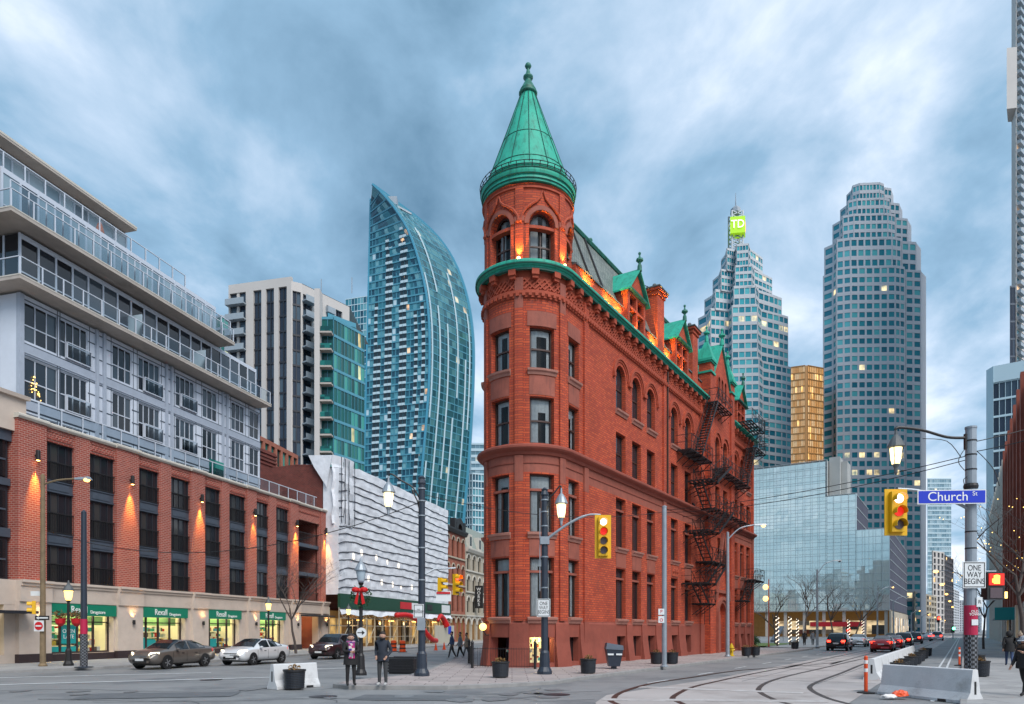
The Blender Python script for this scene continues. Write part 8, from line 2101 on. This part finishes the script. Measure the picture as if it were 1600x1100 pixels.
    if 'cap' in extras:
        mb = MB(); mb.lathe([(.125, -.02), (.125, .04), (.1, .1), (.03, .13)], 14, hc); mb.hexa([(hc.x + .08, -.09, hc.z - .02), (hc.x + .22, -.07, hc.z - .035), (hc.x + .22, .07, hc.z - .035), (hc.x + .08, .09, hc.z - .02), (hc.x + .08, -.09, hc.z + .01), (hc.x + .22, -.07, hc.z - .015), (hc.x + .22, .07, hc.z - .015), (hc.x + .08, .09, hc.z + .01)]); mb.build('cap', 'cap_grey', t)
    if 'fur' in extras: mb = MB(); mb.tube([(-.02 + .12 * cos(a), .14 * sin(a), 1.47 * kz) for a in [2 * pi * i / 14 for i in range(15)]], .065, 8); bush(mb, (0, 0, 1.47 * kz), .2, 160, random.Random(2), .04, .35); mb.build('fur_collar', 'fur_brown', t)
    if 'hood' in extras: mb = MB(); mb.lathe([(.13, -.14), (.15, -.02), (.13, .08), (.07, .14), (.01, .16)], 14, (hc.x - .03, 0, hc.z)); mb.build('hood', coat, t, smooth=True)
    if 'pom' in extras: mb = MB(); mb.lathe([(.12, -.02), (.125, .05), (.08, .12), (.02, .15)], 12, hc); mb.ball((hc.x, 0, hc.z + .17), .06, 8, 6); mb.build('knit_hat', 'tan_cloth', t)
    if 'bag' in extras: mb = MB(); mb.box(-.12, .12, .22, .34, .75, 1.02); mb.build('bag', 'black_cloth', t)
    return t
toward = lambda dx, dy: math.atan2(dy, dx)
person('bearded man in navy jacket, hands in pockets, right of the wreath lamp', gnd(598, 1077.5) + Vector((0, 0, GP)), toward(-.25, -1), 1.80, 'navy_cloth', 'charcoal_cloth', 'pale_shoe', pose='stand', extras=('pocket', 'beard'), coat_len=.06)
person('person in black coat with patterned pink scarf left of the wreath lamp', gnd(548, 1077.5) + Vector((0, 0, GP)), toward(.45, -1), 1.74, 'black_cloth', 'black_cloth', 'black_cloth', pose='stand', extras=('clasp', 'scarf'), coat_len=.22, bulk=1.1)
person('person in dark hooded coat and blue jeans walking away on the right pavement', gnd(1577, 1044) + Vector((0, 0, GP)), toward(DW.x, DW.y), 1.78, 'black_cloth', 'jeans', 'black_cloth', pose='walk', extras=('hood',), coat_len=.2, bulk=1.15)
person('person with pale knit hat at the right picture edge', gnd(1594, 1042) + Vector((0, 0, GP)), toward(DW.x, DW.y), 1.7, 'navy_cloth', 'charcoal_cloth', 'black_cloth', pose='walk', extras=('pom',), coat_len=.1)
person('woman in black jacket, grey cap and fur collar at the right edge', gnd(1602, 1094) + Vector((0, 0, GP)), toward(-1, -.35), 1.68, 'black_cloth', 'black_cloth', 'black_cloth', hair='fur_brown', pose='walk', extras=('cap', 'fur', 'phone'), coat_len=.12, bulk=1.12)
person('pedestrian in black on the park pavement', gnd(1257, 1011) + Vector((0, 0, GP)), toward(-DW.x, -DW.y), 1.75, 'black_cloth', 'black_cloth', 'pale_shoe', pose='walk', coat_len=.1)
person('pedestrian in grey coat beside the one in black near the park', gnd(1270, 1010) + Vector((0, 0, GP)), toward(DW.x, DW.y), 1.7, 'grey_cloth', 'charcoal_cloth', 'pale_shoe', pose='walk', coat_len=.15)
person('pedestrian in blue jacket walking left of the turret', gnd(706, 1032) + Vector((0, 0, GP)), toward(-1, -.2), 1.75, 'jeans', 'charcoal_cloth', 'pale_shoe', pose='walk')
person('pedestrian in pale coat walking left of the turret', gnd(719, 1031) + Vector((0, 0, GP)), toward(-1, -.2), 1.7, 'grey_cloth', 'black_cloth', 'pale_shoe', pose='walk', coat_len=.15)
person('pedestrian in tan coat nearest the turret railing', gnd(729, 1030) + Vector((0, 0, GP)), toward(-1, -.1), 1.66, 'tan_cloth', 'grey_cloth', 'pale_shoe', pose='walk', coat_len=.2)
# ================================================================ trees
def bare_tree(label, p, H, seed, spread=.5, r0=.09, levels=5, bend=None, cat='tree', lights=False):
    rs = random.Random(seed); t = thing('bare_tree', label, cat, p, 0, 'leafless street trees')
    tr, br = MB(), MB(); tips = []
    def grow(p, d, L, r, lv):
        n = 4; pts = [p.copy()]; q = p.copy(); dd = d.copy()
        for i in range(n):
            dd = (dd + Vector((rs.uniform(-1, 1), rs.uniform(-1, 1), rs.uniform(-.2, .6))) * .13).normalized(); q = q + dd * L / n; pts.append(q.copy())
        rr = [r * (1 - .45 * i / n) for i in range(n + 1)]
        (tr if lv == 0 else br).tube(pts, rr, 7 if lv == 0 else (5 if lv < 3 else 3), cap=False)
        if lv >= levels: tips.append(pts[-1]); return
        k = 5 if lv == 0 else rs.choice((2, 3, 3))
        for i in range(k):
            u = rs.uniform(.45, 1.0) if lv else rs.uniform(.55, 1.0); b = pts[min(n, int(u * n + .5))]
            a = rs.uniform(0, 2 * pi); nd_ = (dd * (1 - spread * rs.uniform(.5, 1.1)) + Vector((cos(a), sin(a), rs.uniform(.0, .5))) * spread).normalized()
            grow(b, nd_, L * rs.uniform(.55, .8), max(.006, r * rs.uniform(.42, .6)), lv + 1)
    grow(Vector((0, 0, 0)), Vector((0, 0, 1)) if bend is None else Vector(bend).normalized(), H * .42, r0, 0)
    tr.build('trunk', 'bark', t, smooth=True); br.build('crown', 'bark', t)
    if lights:
        mb = MB(); rs.shuffle(tips); [mb.ball(q, .03, 5, 3) for q in tips[:60]]; mb.build('string_lights', 'amber_glow', t, stuff=True)
    return t
bare_tree('leafless tree in front of the third drugstore window', fp(17.8, 6.3, GP), 8.6, 4, .55, .11, 5)
bare_tree('small leafless tree in front of the passage beside the podium', fp(29.5, 5.8, GP), 3.4, 8, .4, .04, 4)
bare_tree('leafless park tree behind the flatiron corner', wp(72, -8, .1), 9.5, 12, .5, .13)
bare_tree('leafless park tree left of the tall unlit lamp', wp(86, -7, .1), 12, 15, .5, .14)
bare_tree('leafless park tree right of the tall unlit lamp', wp(84, -2.6, .1), 10, 18, .5, .14)
bare_tree('leafless park tree farthest toward the mirrored building', wp(110, -3, .1), 11, 22, .5, .14)
bare_tree('leafless street tree leaning in at the right picture edge', wp(30, 16.2, GP), 13.0, 31, .6, .16, 5, bend=(-.12, 0, 1), lights=True)
bare_tree('leafless street tree farther along the right pavement', wp(58, 14.5, GP), 9.5, 35, .5, .12, 5, lights=True)
# park: light-wrapped posts, lamp, shrubs
for i, (s_, off) in enumerate(((60, -5.2), (66, -5.0), (84, -7.5), (96, -2.2), (108, -1.5))):
    t = thing('light_post', ['first', 'second', 'third', 'fourth', 'fifth'][i] + ' white light-wrapped post from the flatiron corner along the park', 'post', wp(s_, off, .1), 0, 'light-wrapped posts')
    mb = MB(); mb.lathe([(.12, 0), (.1, 3.6)], 8); mb.build('post', 'bark', t)
    mb = MB(); rr = random.Random(i); [mb.ball((.16 * cos(k * .7), .16 * sin(k * .7), .3 + k * .055), .05, 5, 3) for k in range(58)]; mb.build('bulbs', 'bulb_white', t, stuff=True)
t = thing('globe_lamp_post', 'dark post with two stacked round lamps at the flatiron corner', 'street lamp', wp(57.5, -5.6, .1))
mb = MB(); mb.lathe([(.12, 0), (.07, .3), (.06, 7.6)], 8); mb.build('post', 'rust_steel', t)
for z in (5.4, 6.7): mb = MB(); mb.ball((-.35, 0, z), .3, 10, 7); mb.build('globe', 'amber_glow', t, smooth=True)
rs = random.Random(41)
for i, (s_, off, r) in enumerate(((60, -8, .9), (63, -9, 1.1), (59, -11, 1.0))):
    mb = MB(); bush(mb, (0, 0, r * .6), r, 500, rs, .12, .6); o = mb.build('shrub', 'evergreen', None, loc=wp(s_, off, .1)); tag(o, ['left', 'middle', 'right'][i] + ' low shrub of the three at the park edge', 'shrub', 'park shrubs')
t = thing('park_sculpture', 'slanted blue slide-like play structure on the lawn', 'playground slide', wp(92, -12, .1), ROTW)
mb = MB(); mb.hexa([(-3, -.4, 0), (3, -.4, 2.2), (3, .4, 2.2), (-3, .4, 0), (-3, -.4, .3), (3, -.4, 2.5), (3, .4, 2.5), (-3, .4, .3)]); mb.build('slide', 'slate_metal', t)
mb = MB(); mb.bar((2.8, -.3, 0), (2.8, -.3, 2.3), .06); mb.bar((2.8, .3, 0), (2.8, .3, 2.3), .06); mb.build('support', 'galvanised', t)
